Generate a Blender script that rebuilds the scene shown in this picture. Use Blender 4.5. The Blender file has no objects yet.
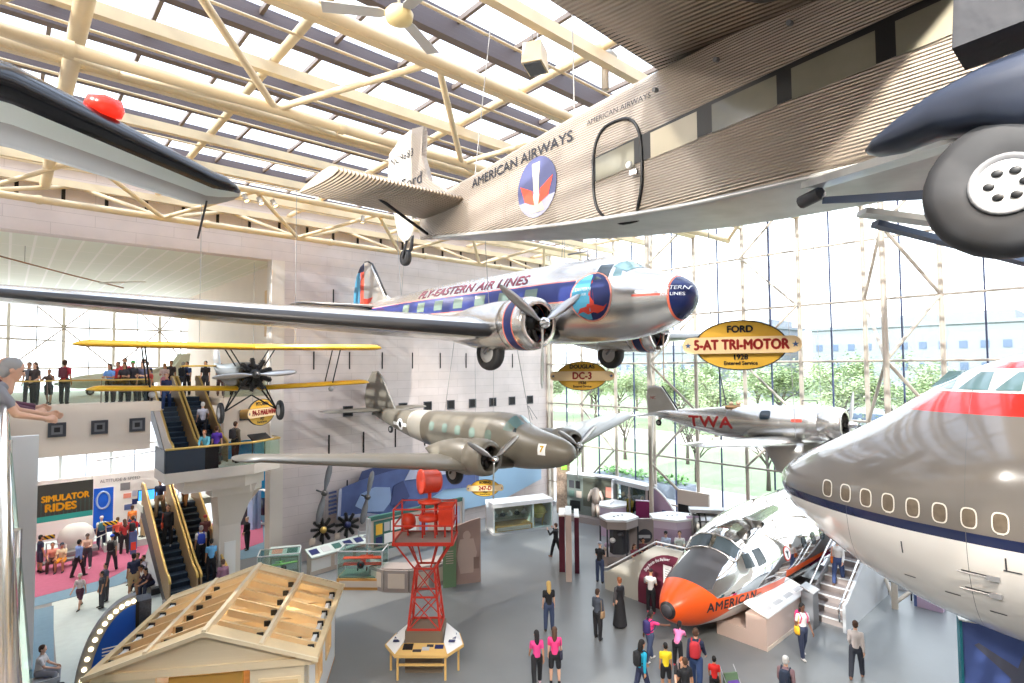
import bpy, bmesh, math, random
from mathutils import Vector, Matrix
C = bpy.context.scene.collection
PI = math.pi
V = Vector
rnd = random.Random(7)

def lin(c):
    """0-255 sRGB triple -> linear rgba"""
    o = []
    for v in c[:3]:
        v = v/255.0
        o.append(v/12.92 if v <= .04045 else ((v+.055)/1.055)**2.4)
    return (o[0], o[1], o[2], 1.0)

# ---------------------------------------------------------------- node expressions
class Ex:
    def __init__(s, nt, v): s.nt = nt; s.v = v
    def op(s, name, *a):
        n = s.nt.nodes.new('ShaderNodeMath'); n.operation = name
        for i, x in enumerate((s,)+a):
            x = x.v if isinstance(x, Ex) else x
            if isinstance(x, (int, float)): n.inputs[i].default_value = x
            else: s.nt.links.new(x, n.inputs[i])
        return Ex(s.nt, n.outputs[0])
    def __add__(s, o): return s.op('ADD', o)
    __radd__ = __add__
    def __sub__(s, o): return s.op('SUBTRACT', o)
    def __rsub__(s, o): return (s*-1)+o
    def __mul__(s, o): return s.op('MULTIPLY', o)
    __rmul__ = __mul__
    def __truediv__(s, o): return s.op('DIVIDE', o)
    def __gt__(s, o): return s.op('GREATER_THAN', o)
    def __lt__(s, o): return s.op('LESS_THAN', o)
    def __and__(s, o): return s.op('MULTIPLY', o)
    def __or__(s, o): return s.op('MAXIMUM', o)
    def abs(s): return s.op('ABSOLUTE')
    def frac(s): return s.op('FRACT')
    def sin(s): return s.op('SINE')
    def sqrt(s): return s.op('SQRT')
    def between(s, a, b): return (s > a) & (s < b)

def mat(name, col, rough=.5, metal=0.0, layers=(), noise=None, bump=None, coat=0.0, emit=None, spec=.5, tex=None, wave=None):
    """layers: (fn(X,Y,Z)->mask, colour, rough, metal); noise: (scale, amount); bump: (scale, strength) noise bump;
       tex: ('brick', scale, w, h, mortar, col2, mortarcol); wave: fn(X,Y,Z)->height for bump"""
    m = bpy.data.materials.new(name); m.use_nodes = True
    nt = m.node_tree; N = nt.nodes; Lk = nt.links
    b = N['Principled BSDF']
    tc = N.new('ShaderNodeTexCoord'); sp = N.new('ShaderNodeSeparateXYZ'); Lk.new(tc.outputs['Object'], sp.inputs[0])
    X, Y, Z = (Ex(nt, sp.outputs[i]) for i in range(3))
    c = N.new('ShaderNodeRGB'); c.outputs[0].default_value = lin(col); cs = c.outputs[0]
    if tex:
        t = N.new('ShaderNodeTexBrick'); mp = N.new('ShaderNodeCombineXYZ')
        u, v = tex[1](X, Y, Z)
        Lk.new(u.v, mp.inputs[0]); Lk.new(v.v, mp.inputs[1]); Lk.new(mp.outputs[0], t.inputs['Vector'])
        t.inputs['Scale'].default_value = 1; t.inputs['Brick Width'].default_value = tex[2]; t.inputs['Row Height'].default_value = tex[3]
        t.inputs['Mortar Size'].default_value = tex[4]; t.inputs['Color1'].default_value = lin(col); t.inputs['Color2'].default_value = lin(tex[5]); t.inputs['Mortar'].default_value = lin(tex[6])
        t.inputs['Mortar Smooth'].default_value = 0.0
        cs = t.outputs['Color']
    def mixc(f, a, bcol):
        n = N.new('ShaderNodeMix'); n.data_type = 'RGBA'; Lk.new(f, n.inputs[0]); Lk.new(a, n.inputs[6])
        if isinstance(bcol, tuple): n.inputs[7].default_value = bcol
        else: Lk.new(bcol, n.inputs[7])
        return n.outputs[2]
    if noise:
        n = N.new('ShaderNodeTexNoise'); n.inputs['Scale'].default_value = noise[0]; n.inputs['Detail'].default_value = 4
        Lk.new(tc.outputs['Object'], n.inputs['Vector'])
        r = N.new('ShaderNodeMapRange'); Lk.new(n.outputs[0], r.inputs[0]); r.inputs[1].default_value = .3; r.inputs[2].default_value = .7
        r.inputs[3].default_value = 1-noise[1]; r.inputs[4].default_value = 1+noise[1]
        h = N.new('ShaderNodeVectorMath'); h.operation = 'SCALE'; Lk.new(cs, h.inputs[0]); Lk.new(r.outputs[0], h.inputs['Scale'])
        cs = h.outputs[0]
    rs, ms = None, None
    for (fn, lc, lr, lm) in layers:
        f = fn(X, Y, Z)
        cs = mixc(f.v, cs, lin(lc))
        rs = (rs if rs is not None else Ex(nt, rough) if False else rs)
        if rs is None:
            one = f*0.0 + rough; rs = one; ms = f*0.0 + metal
        rs = rs + f*(Ex(nt, rs.v)*-1.0 + lr); ms = ms + f*(Ex(nt, ms.v)*-1.0 + lm)
    Lk.new(cs, b.inputs['Base Color'])
    b.inputs['Roughness'].default_value = rough; b.inputs['Metallic'].default_value = metal
    if rs is not None:
        Lk.new(rs.v, b.inputs['Roughness']); Lk.new(ms.v, b.inputs['Metallic'])
    b.inputs['Coat Weight'].default_value = coat; b.inputs['Coat Roughness'].default_value = .08
    b.inputs['Specular IOR Level'].default_value = spec
    if bump or wave:
        bn = N.new('ShaderNodeBump')
        if wave:
            Lk.new(wave[0](X, Y, Z).v, bn.inputs['Height']); bn.inputs['Strength'].default_value = wave[1]; bn.inputs['Distance'].default_value = wave[2]
        else:
            n = N.new('ShaderNodeTexNoise'); n.inputs['Scale'].default_value = bump[0]; n.inputs['Detail'].default_value = 3
            Lk.new(tc.outputs['Object'], n.inputs['Vector']); Lk.new(n.outputs[0], bn.inputs['Height'])
            bn.inputs['Strength'].default_value = bump[1]; bn.inputs['Distance'].default_value = bump[2] if len(bump) > 2 else .02
        Lk.new(bn.outputs[0], b.inputs['Normal'])
    if emit:
        b.inputs['Emission Color'].default_value = lin(emit[0]); b.inputs['Emission Strength'].default_value = emit[1]
    return m

def glassmat(name, tint=(240, 248, 248), gloss=.08, rough=.02):
    m = bpy.data.materials.new(name); m.use_nodes = True; nt = m.node_tree; N = nt.nodes
    N.remove(N['Principled BSDF'])
    t = N.new('ShaderNodeBsdfTransparent'); t.inputs[0].default_value = lin(tint)
    g = N.new('ShaderNodeBsdfGlossy'); g.inputs['Roughness'].default_value = rough
    mx = N.new('ShaderNodeMixShader'); mx.inputs[0].default_value = gloss
    nt.links.new(t.outputs[0], mx.inputs[1]); nt.links.new(g.outputs[0], mx.inputs[2]); nt.links.new(mx.outputs[0], N['Material Output'].inputs[0])
    return m

# ---------------------------------------------------------------- mesh builder
def frame_from(d):
    d = V(d).normalized()
    a = V((0, 0, 1)) if abs(d.z) < .95 else V((1, 0, 0))
    u = d.cross(a).normalized(); v = u.cross(d).normalized()
    return u, v

class MB:
    def __init__(s): s.v = []; s.f = []; s.mi = []; s.sm = []
    def add(s, vs, fs, mi=0, sm=False):
        o = len(s.v); s.v += [tuple(p) for p in vs]
        for f in fs: s.f.append([o+i for i in f]); s.mi.append(mi); s.sm.append(sm)
        return s
    def box(s, a, b, mi=0):
        x0, y0, z0 = (min(p, q) for p, q in zip(a, b)); x1, y1, z1 = (max(p, q) for p, q in zip(a, b))
        vs = [(x0,y0,z0),(x1,y0,z0),(x1,y1,z0),(x0,y1,z0),(x0,y0,z1),(x1,y0,z1),(x1,y1,z1),(x0,y1,z1)]
        return s.add(vs, [(0,3,2,1),(4,5,6,7),(0,1,5,4),(1,2,6,5),(2,3,7,6),(3,0,4,7)], mi)
    def cbox(s, c, d, mi=0, rz=0.0, tilt=0.0):
        """box centred at c, size d, rotated tilt about its x then rz about z"""
        M = Matrix.Rotation(rz, 3, 'Z') @ Matrix.Rotation(tilt, 3, 'X'); c = V(c)
        vs = [c + M @ V((sx*d[0]/2, sy*d[1]/2, sz*d[2]/2)) for sz in (-1, 1) for sx, sy in ((-1,-1),(1,-1),(1,1),(-1,1))]
        return s.add(vs, [(0,3,2,1),(4,5,6,7),(0,1,5,4),(1,2,6,5),(2,3,7,6),(3,0,4,7)], mi)
    def bar(s, p, q, w, h, mi=0, up=None):
        """rectangular bar from p to q; w across, h along up"""
        p, q = V(p), V(q); d = (q-p).normalized()
        up = V(up) if up else (V((0,0,1)) if abs(d.z) < .95 else V((0,1,0)))
        u = d.cross(up).normalized(); v = u.cross(d).normalized()
        vs = [e + u*(a*w/2) + v*(b*h/2) for e in (p, q) for a, b in ((-1,-1),(1,-1),(1,1),(-1,1))]
        return s.add(vs, [(0,3,2,1),(4,5,6,7),(0,1,5,4),(1,2,6,5),(2,3,7,6),(3,0,4,7)], mi)
    def tube(s, p, q, r, r2=None, n=10, mi=0, caps=True, sm=True):
        p, q = V(p), V(q); r2 = r if r2 is None else r2; u, v = frame_from(q-p)
        vs = []
        for e, rr in ((p, r), (q, r2)):
            for i in range(n):
                a = 2*PI*i/n; vs.append(e + u*(rr*math.cos(a)) + v*(rr*math.sin(a)))
        s.add(vs, [(i, (i+1) % n, n+(i+1) % n, n+i) for i in range(n)], mi, sm)
        if caps:
            s.add(vs[:n], [tuple(range(n))[::-1]], mi); s.add(vs[n:], [tuple(range(n))], mi)
        return s
    def path(s, pts, r, n=8, mi=0, caps=True, closed=False):
        pts = [V(p) for p in pts]; rings = []; u = None
        L = len(pts)
        for i, p in enumerate(pts):
            a = pts[i-1] if (i or closed) else p; b = pts[(i+1) % L] if (i < L-1 or closed) else p
            d = (b-a).normalized()
            if u is None: u, v = frame_from(d)
            else:
                u = (u - d*u.dot(d)).normalized(); v = u.cross(d).normalized()
            rr = r[i] if isinstance(r, (list, tuple)) else r
            rings.append([p + u*(rr*math.cos(2*PI*k/n)) + v*(rr*math.sin(2*PI*k/n)) for k in range(n)])
        return s.loft(rings, mi, caps=caps and not closed, sm=True, closed=closed)
    def loft(s, rings, mi=0, caps=True, sm=True, closed=False, ring_closed=True, mfn=None):
        n = len(rings[0]); vs = [p for r in rings for p in r]; fs = []; o = len(s.v)
        s.v += [tuple(p) for p in vs]
        R = len(rings)
        for i in range(R if closed else R-1):
            j = (i+1) % R
            for k in range(n if ring_closed else n-1):
                l = (k+1) % n
                s.f.append([o+i*n+k, o+i*n+l, o+j*n+l, o+j*n+k]); s.mi.append(mfn(i, k) if mfn else mi); s.sm.append(sm)
        if caps and ring_closed and not closed:
            s.f.append([o+k for k in range(n)][::-1]); s.mi.append(mi); s.sm.append(False)
            s.f.append([o+(R-1)*n+k for k in range(n)]); s.mi.append(mi); s.sm.append(False)
        return s
    def lathe(s, prof, c=(0,0,0), axis=(0,0,1), n=24, mi=0, sm=True, a0=0, a1=2*PI, mfn=None, caps=False):
        """prof: [(r, h)] along axis from c"""
        c = V(c); d = V(axis).normalized(); u, v = frame_from(d); rings = []
        for (r, h) in prof:
            rings.append([c + d*h + u*(r*math.cos(2*PI*k/n)) + v*(r*math.sin(2*PI*k/n)) for k in range(n)])
        return s.loft(rings, mi, caps=caps, sm=sm, mfn=mfn)
    def ell(s, c, r, n=16, m=10, mi=0, R=None):
        c = V(c); r = (r, r, r) if isinstance(r, (int, float)) else r; rings = []
        for i in range(m+1):
            t = -PI/2 + PI*i/m; t = max(min(t, PI/2-1e-3), -PI/2+1e-3)
            ring = [V((r[0]*math.cos(t)*math.cos(2*PI*k/n), r[1]*math.cos(t)*math.sin(2*PI*k/n), r[2]*math.sin(t))) for k in range(n)]
            if R is not None: ring = [R @ p for p in ring]
            rings.append([c + p for p in ring])
        return s.loft(rings, mi, caps=True, sm=True)
    def prism(s, poly, d, mi=0, sm=False, mi_side=None):
        """planar polygon (3d points) extruded by vector d"""
        d = V(d); n = len(poly); p = [V(q) for q in poly]; nn = V((0,0,0))
        for i in range(n): nn += p[i].cross(p[(i+1) % n])
        if nn.dot(d) < 0: p = p[::-1]
        vs = p + [q+d for q in p]
        s.add(vs, [tuple(range(n))[::-1], tuple(range(n, 2*n))], mi)
        s.add(vs, [(i, (i+1) % n, n+(i+1) % n, n+i) for i in range(n)], mi if mi_side is None else mi_side, sm)
        return s
    def mesh(s, name, mats):
        me = bpy.data.meshes.new(name); me.from_pydata(s.v, [], s.f); me.update()
        for m in (mats if isinstance(mats, (list, tuple)) else [mats]): me.materials.append(m)
        me.polygons.foreach_set('material_index', s.mi); me.polygons.foreach_set('use_smooth', s.sm)
        bm = bmesh.new(); bm.from_mesh(me); bmesh.ops.recalc_face_normals(bm, faces=bm.faces); bm.to_mesh(me); bm.free()
        return me
    def obj(s, name, mats, parent=None, loc=(0,0,0), rz=0.0, **kw):
        o = bpy.data.objects.new(name, s.mesh(name, mats)); C.objects.link(o)
        o.location = loc; o.rotation_euler = (0, 0, rz)
        if parent: o.parent = parent
        if kw: tag(o, **kw)
        return o

def tag(o, label=None, cat=None, group=None, kind=None):
    if label: o['label'] = label
    if cat: o['category'] = cat
    if group: o['group'] = group
    if kind: o['kind'] = kind
    return o

def thing(name, label, cat, loc=(0,0,0), rot=(0,0,0), group=None, kind=None, scale=1.0):
    o = bpy.data.objects.new(name, None); C.objects.link(o); o.empty_display_size = .2
    o.location = loc; o.rotation_euler = rot; o.scale = (scale,)*3
    return tag(o, label, cat, group, kind)

def copy_tree(o, parent=None, top=True):
    c = o.copy(); C.objects.link(c)
    if not top: c.parent = parent
    for ch in list(o.children): copy_tree(ch, c, False)
    return c

def struct(o, label=None, cat=None):
    o['kind'] = 'structure'
    if label: o['label'] = label
    if cat: o['category'] = cat
    return o

FONT_CACHE = {}
def text_mesh(txt, size, depth=0.0, sx=1.0, bold=0.0, align='CENTER', spacing=1.0):
    """vertices of a flat text: x right, y up, returns (verts, faces)"""
    key = (txt, size, depth, sx, bold, align, spacing)
    if key in FONT_CACHE: return FONT_CACHE[key]
    cu = bpy.data.curves.new('lettering', 'FONT'); cu.body = txt; cu.size = size; cu.extrude = depth; cu.offset = 0.0
    cu.align_x = align; cu.align_y = 'CENTER'; cu.space_character = spacing; cu.resolution_u = 3
    o = bpy.data.objects.new('lettering', cu); C.objects.link(o)
    dg = bpy.context.evaluated_depsgraph_get(); me = bpy.data.meshes.new_from_object(o.evaluated_get(dg))
    v0 = [(v.co.x*sx, v.co.y, v.co.z) for v in me.vertices]; f0 = [tuple(p.vertices) for p in me.polygons]; vs, fs = [], []
    for dx, dy in (((0, 0), (bold, 0), (-bold, 0), (0, bold), (0, -bold)) if bold else ((0, 0),)):
        n0 = len(vs); vs += [(a+dx, b+dy, c) for a, b, c in v0]; fs += [tuple(i+n0 for i in f) for f in f0]
    bpy.data.objects.remove(o); bpy.data.curves.remove(cu); bpy.data.meshes.remove(me)
    FONT_CACHE[key] = (vs, fs); return vs, fs

def text_on(fn, txt, size, m, parent, sx=1.0, bold=0.0, align='CENTER', name='lettering', spacing=1.0):
    """text with every vertex mapped through fn(u, v) -> point"""
    vs, fs = text_mesh(txt, size, 0.0, sx, bold, align, spacing)
    me = bpy.data.meshes.new(name); me.from_pydata(vs, [], fs); me.materials.append(m)
    bm = bmesh.new(); bm.from_mesh(me); bmesh.ops.triangulate(bm, faces=bm.faces)
    for _ in range(4):
        es = [e for e in bm.edges if e.calc_length() > size*.22]
        if not es: break
        bmesh.ops.subdivide_edges(bm, edges=es, cuts=1); bmesh.ops.triangulate(bm, faces=bm.faces)
    for v in bm.verts: v.co = fn(v.co.x, v.co.y)
    bm.to_mesh(me); bm.free()
    o = bpy.data.objects.new(name, me); C.objects.link(o); o.parent = parent
    return o

def plane_fn(o, u, v):
    o, u, v = V(o), V(u), V(v)
    return lambda a, b: o + u*a + v*b

def spline(tab, x):
    """monotone-ish cubic through rows of tab (first col = x ascending)"""
    n = len(tab)
    if x <= tab[0][0]: return tab[0][1:]
    if x >= tab[-1][0]: return tab[-1][1:]
    i = max(k for k in range(n-1) if tab[k][0] <= x)
    a, b = tab[i], tab[i+1]; h = b[0]-a[0]; t = (x-a[0])/h
    out = []
    for j in range(1, len(a)):
        dl = (b[j]-a[j])/h
        def slope(k):
            if k == 0 or k == n-1:
                kk = 0 if k == 0 else n-2
                return (tab[kk+1][j]-tab[kk][j])/(tab[kk+1][0]-tab[kk][0])
            s0 = (tab[k][j]-tab[k-1][j])/(tab[k][0]-tab[k-1][0]); s1 = (tab[k+1][j]-tab[k][j])/(tab[k+1][0]-tab[k][0])
            if s0*s1 <= 0: return 0
            return 2*s0*s1/(s0+s1)
        m0, m1 = slope(i), slope(i+1)
        t2, t3 = t*t, t*t*t
        out.append((2*t3-3*t2+1)*a[j] + (t3-2*t2+t)*h*m0 + (-2*t3+3*t2)*b[j] + (t3-t2)*h*m1)
    return out
# ================================================================ materials
M = {}
def mk(n, *a, **k): M[n] = mat(n, *a, **k); return M[n]
mk('cream_steel', (226, 204, 166), .45, noise=(3, .04))
mk('white_steel', (186, 174, 158), .4)
mk('curb_brown', (88, 76, 76), .6, wave=(lambda X, Y, Z: (Z*7).frac(), .4, .02))
mk('dark_mullion', (56, 66, 100), .45)
mk('bronze_bar', (120, 104, 92), .5)
mk('granite', (216, 203, 198), .55, noise=(1.2, .06), tex=('brick', lambda X, Y, Z: (X+Y, Z), 2.73, .455, .006, (212, 199, 193), (180, 166, 160)))
mk('granite_side', (206, 192, 186), .55, noise=(1.2, .06), tex=('brick', lambda X, Y, Z: (Y+X*.0, Z), 2.73, .455, .006, (212, 199, 193), (180, 166, 160)))
mk('slot_dark', (30, 27, 26), .8)
mk('pale_wall', (222, 212, 200), .6, noise=(.8, .02))
mk('cream_wall', (224, 208, 190), .6, noise=(.8, .02))
mk('white_wall', (236, 234, 230), .6)
mk('floor_grey', (124, 126, 126), .34, noise=(.45, .07), spec=.4)
mk('carpet_plum', (172, 92, 118), .95, noise=(6, .06))
mk('carpet_teal', (110, 140, 158), .9, noise=(6, .05))
mk('carpet_pale', (196, 206, 200), .85, noise=(4, .04))
mk('ceil_white', (232, 232, 222), .6)
mk('blue_wall', (40, 150, 208), .6)
mk('brass', (206, 172, 96), .35, metal=.55)
mk('black', (22, 22, 24), .5)
mk('black_gloss', (16, 16, 20), .18)
mk('rubber', (46, 46, 48), .6, noise=(8, .1))
mk('dark_grey', (62, 62, 66), .5)
mk('mid_grey', (128, 128, 130), .5)
mk('light_grey', (190, 190, 190), .5)
mk('white', (240, 238, 234), .45)
mk('chrome', (232, 230, 228), .12, metal=1.0)
mk('red', (200, 36, 30), .45)
mk('bulb_warm_0', (255, 226, 160), .4, emit=((255, 214, 140), 3)); mk('glass', (255, 255, 255)); M['glass'] = glassmat('pane_glass', (246, 250, 252), .05)
M['case_glass'] = glassmat('case_glass', (240, 249, 247), .06)
M['sky_glass'] = glassmat('skylight_glass', (238, 243, 250), .04)
M['green_glass'] = glassmat('green_glass', (228, 238, 233), .06)

# ================================================================ camera
cd = bpy.data.cameras.new('camera'); cam = bpy.data.objects.new('camera', cd); C.objects.link(cam)
cd.sensor_width = 36; cd.lens = 36*563.773/1024; cd.clip_start = .05; cd.clip_end = 2000
Rc = ((0.74393564, 0.02309991, 0.6678519), (-0.66820432, 0.03756178, 0.743029), (-0.0079218, -0.99902728, 0.04337901))
Mc = Matrix(((Rc[0][0], -Rc[0][1], -Rc[0][2], 0), (Rc[1][0], -Rc[1][1], -Rc[1][2], 0), (Rc[2][0], -Rc[2][1], -Rc[2][2], 9.4), (0, 0, 0, 1)))
cam.matrix_world = Mc
sc = bpy.context.scene; sc.camera = cam
sc.view_settings.view_transform = 'Standard'; sc.view_settings.look = 'None'; sc.view_settings.gamma = 1; sc.view_settings.use_curve_mapping = False
sc.view_settings.exposure = 1.38
sc.cycles.max_bounces = 10; sc.cycles.diffuse_bounces = 6; sc.cycles.glossy_bounces = 4; sc.cycles.transparent_max_bounces = 16
sc.cycles.sample_clamp_indirect = 6; sc.cycles.caustics_reflective = False; sc.cycles.caustics_refractive = False
sc.cycles.use_denoising = True

# ================================================================ sky and sun
w = bpy.data.worlds.new('sky'); sc.world = w; w.use_nodes = True; nt = w.node_tree
bg = nt.nodes['Background']; tcw = nt.nodes.new('ShaderNodeTexCoord'); sp = nt.nodes.new('ShaderNodeSeparateXYZ'); nt.links.new(tcw.outputs['Generated'], sp.inputs[0])
rp = nt.nodes.new('ShaderNodeValToRGB'); nt.links.new(sp.outputs[2], rp.inputs[0])
rp.color_ramp.elements[0].position = 0.0; rp.color_ramp.elements[0].color = (1.0, 1.0, 1.0, 1)
rp.color_ramp.elements[1].position = 1.0; rp.color_ramp.elements[1].color = (.80, .88, 1.0, 1)
nt.links.new(rp.outputs[0], bg.inputs[0]); bg.inputs[1].default_value = 1.9
sl = bpy.data.lights.new('sun', 'SUN'); so = bpy.data.objects.new('sun', sl); C.objects.link(so)
sl.energy = 3.0; sl.angle = math.radians(.6); sl.color = (1, .93, .82)
so.rotation_euler = V((-.84, -.10, .50)).to_track_quat('Z', 'Y').to_euler()

# ================================================================ floor and walls
b = MB().box((-9, -6, -.3), (28.2, 27.5, 0)); struct(b.obj('floor', M['floor_grey']), 'grey smooth floor of the museum hall', 'floor')
b = MB().box((-9, 27.5, -.3), (16, 48, 0)); struct(b.obj('floor_gallery', M['floor_grey']))
# granite wall with the opening on its left
b = MB().box((9.95, 27.5, 0), (28.2, 28.1, 17.6)).box((-9, 27.5, 14.55), (9.95, 28.1, 17.6))
struct(b.obj('wall_back', M['granite']), 'pinkish granite block wall across the back of the hall', 'wall')
b = MB().box((9.35, 27.44, 0), (9.95, 28.1, 14.55)); struct(b.obj('trim_1', M['pale_wall']), 'pale pilaster at the edge of the granite wall opening')
b = MB().box((9.95, 28.1, 0), (10.35, 47, 14.6)); struct(b.obj('wall_gallery_right', M['pale_wall']))
b = MB().box((-9.4, -6, 0), (-9, 48, 17.6)); struct(b.obj('wall_left', M['pale_wall']))
b = MB().box((-9, -6.4, 0), (28.2, -6, 17.6)); struct(b.obj('wall_front', M['pale_wall']))
b = MB()
for i in range(-1, 21):
    b.box((i*1.36+.1, 27.47, 15.85), (i*1.36+.22, 27.52, 16.65))
for i in range(8):
    b.box((12.2+i*1.9, 27.47, 5.0-(i % 2)*.1), (12.28+i*1.9, 27.52, 6.0)); b.box((13.2+i*1.9, 27.47, 2.9), (13.26+i*1.9, 27.52, 3.6))
    b.box((11.4+i*1.9, 27.47, 9.3), (11.46+i*1.9, 27.52, 10.2)); b.box((12.4+i*2, 27.47, 12.6), (12.46+i*2, 27.52, 13.4))
struct(b.obj('trim_2', M['slot_dark']), 'dark upright slots let into the granite wall')
for i in range(9):
    x = 13.25+i*1.63
    t = thing('wall_vent', 'small dark square vent in the row across the granite wall', 'vent', (x, 27.5, 7.13), group='dark square vents along the granite wall')
    f = MB(); 
    for a, c in (((-.27,-.05,-.27),(.27,0,-.21)), ((-.27,-.05,.21),(.27,0,.27)), ((-.27,-.05,-.21),(-.21,0,.21)), ((.21,-.05,-.21),(.27,0,.21))): f.box(a, c)
    f.obj('frame', M['dark_grey'], t)
    MB().box((-.21,-.02,-.21), (.21,0,.21)).obj('opening', M['slot_dark'], t)

# ================================================================ window wall (X = 28)
ZL = [1.55, 4.2, 6.85, 9.5, 12.15, 14.8, 17.4]
YC = [10.72+2.73*k for k in range(-6, 7)]          # main columns
struct(MB().box((27.8, -6, 0), (28.2, 27.5, .25)).obj('baseboard_window', M['light_grey']), 'low kerb under the glass wall')
for k in range(len(YC)):
    y0 = YC[k]; y1 = min(y0+2.73, 27.5)
    if k == 12: y1 = 27.5
    t = thing('window_%d' % (k+1), None, None, (28, y0, 0)); t['kind'] = 'structure'
    c = MB().tube((0, 0, 0), (0, 0, 17.5), .1, n=10); c.obj('column', M['white_steel'], t)
    if y1-y0 > 2:
        MB().box((-.03, 1.335, 0), (.05, 1.395, 17.5)).obj('mullion', M['dark_mullion'], t)
    r = MB()
    for z in ZL: r.tube((-.02, 0, z), (-.02, y1-y0, z), .055, n=8)
    r.obj('rail', M['white_steel'], t)
    MB().box((.055, 0, .25), (.075, y1-y0, 17.5)).obj('pane', M['glass'], t)
# first (off-frame) bay toward the near wall is plain wall
struct(MB().box((27.9, 27.4, 0), (28.2, 27.5, 17.6)).obj('trim_3', M['white_steel']))
def column_truss(yc, label):
    t = thing('window_truss', label, 'truss', (25.6, yc, 0)); t['kind'] = 'structure'
    MB().tube((0,0,0), (0,0,17.0), .115, n=12).obj('front_chord', M['white_steel'], t)
    d = MB()
    for s in (-1.365, 1.365):
        for i in range(len(ZL)-1):
            if i % 2 == 0: d.tube((2.4, s, ZL[i]), (0, 0, ZL[i+1]), .07, n=8)
            else: d.tube((0, 0, ZL[i]), (2.4, s, ZL[i+1]), .07, n=8)
        d.tube((0, 0, .2), (2.4, s, 1.55), .07, n=8)
    d.obj('web', M['white_steel'], t)
column_truss(6.63, 'pale steel truss standing before the glass wall, beyond the grey airliner nose')
column_truss(17.55, 'pale steel truss standing before the glass wall, behind the small yellow oval sign')
def brace(y0, y1, s, label):
    t = MB()
    for i in range(s, len(ZL)-1):
        a, c = (y0, y1) if (i-s) % 2 == 0 else (y1, y0)
        t.tube((27.75, a, ZL[i]), (27.75, c, ZL[i+1]), .06, n=8)
    struct(t.obj('window_brace', M['white_steel']), label, 'brace')
brace(13.45, 10.72, 1, 'zigzag steel brace on the glass wall behind the yellow oval sign')
brace(24.37, 21.64, 0, 'zigzag steel brace on the glass wall near the granite wall')
brace(2.53, 5.26-5.46, 1, 'zigzag steel brace at the near end of the glass wall')

# ================================================================ roof
RZ = 17.6
YK = [13.45+2.73*k for k in range(-7, 6)]
for k, y in enumerate(YK):
    y1 = YK[k+1] if k < len(YK)-1 else 27.5
    t = thing('skylight', 'long roof skylight of white panes between dark curbs', 'skylight', (0, y, RZ), group='parallel roof skylights'); t['kind'] = 'structure'
    MB().box((-9, -.12, -.42), (28.2, .12, .2)).obj('curb', M['curb_brown'], t)
    MB().box((-9, -.05, -1.25), (28.2, .16, -.98)).obj('purlin', M['cream_steel'], t)
    if y1-y > 1:
        m = MB(); x = -8.5
        while x < 28: m.box((x-.045, .1, 0), (x+.045, y1-y-.1, .12)); x += 1.82
        m.obj('mullion', M['bronze_bar'], t)
        MB().box((-9, .1, .13), (28.2, y1-y-.1, .15)).obj('pane', M['sky_glass'], t)
        n = MB().tube((-9, 1.3, -.95), (28, 1.3, -.95), .035, n=6); n.obj('conduit', M['cream_steel'], t)
b = MB()
x = -6.3
while x < 28: b.tube((x, -6, 16.75), (x, 27.4, 16.75), .11, n=8); x += 5.46
struct(b.obj('roof_crossbeams', M['cream_steel']), 'cream cross tubes tying the roof trusses together', 'beam')
def roof_truss(yb, label, r=.13):
    t = thing('roof_truss', label, 'truss', (0, yb, 15.5)); t['kind'] = 'structure'
    c = MB().tube((-9, 0, 0), (26.5, 0, 0), r, n=14)
    x = -6.3+2.73
    while x < 26: c.tube((x-1.2, 0, 0), (x-1.05, 0, 0), r*1.25, n=14); x += 5.46
    c.obj('bottom_chord', M['cream_steel'], t)
    for s in (-2.73, 2.73):
        if yb+s > 27.3: s = 1.15
        MB().tube((-9, s, 1.0), (28, s, 1.0), .13, n=12).obj('top_chord', M['cream_steel'], t)
        d = MB(); x = -.86-5.46*2
        while x < 26:
            d.tube((x, 0, 0), (x+2.73, s, 1.0), .085, n=8); d.tube((x+2.73, s, 1.0), (x+5.46, 0, 0), .085, n=8); x += 5.46
        d.obj('web', M['cream_steel'], t)
roof_truss(26.2, 'cream tube roof truss running along the granite wall')
roof_truss(13.4, 'cream tube roof truss over the middle of the hall')
roof_truss(.6, 'cream tube roof truss over the near side of the hall')
# thick pipes with hooked ends under the roof
def pipe(x, y0, y1, z, r, label, hooks):
    b = MB().tube((x, y0, z), (x, y1, z), r, n=12)
    for y in hooks:
        b.path([(x-.05, y, z+.02), (x-.5, y+.05, z), (x-.62, y+.2, z), (x-.62, y+.9, z), (x-.5, y+1.05, z), (x-.05, y+1.1, z)], .07, n=8)
    struct(b.obj('roof_pipe', M['cream_steel']), label, 'pipe')
pipe(.95, 5, 27, 16.3, .17, 'thick cream pipe with hooked loops above the black-edged wing', [9.3, 11.0, 22])
# ================================================================ neighbouring gallery behind the opening
mk('gallery_ceiling', (230, 234, 222), .7, layers=[(lambda X, Y, Z: (X/.74).frac() < .12, (246, 246, 240), .6, 0), (lambda X, Y, Z: (Y/3.1).frac() < .04, (240, 240, 232), .6, 0)])
struct(MB().box((-9, 28.1, 14.6), (10.35, 47, 14.8)).obj('ceiling_gallery', M['gallery_ceiling']), 'pale panelled ceiling of the next gallery', 'ceiling')
struct(MB().box((9.95, 28.1, 6.1), (10.35, 47, 14.6)).obj('wall_gallery_side', M['cream_wall'])); bpy.data.objects.remove(bpy.data.objects['wall_gallery_right'])
struct(MB().box((10, 38, 0), (16.2, 38.3, 7.0)).obj('wall_blue', M['blue_wall']), 'bright blue partition wall in the next gallery')
struct(MB().box((16, 28.1, 0), (16.3, 38, 7.0)).box((10.35, 28.1, 7.0), (16.3, 38.3, 7.2)).obj('wall_gallery_end', M['pale_wall']))
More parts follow.
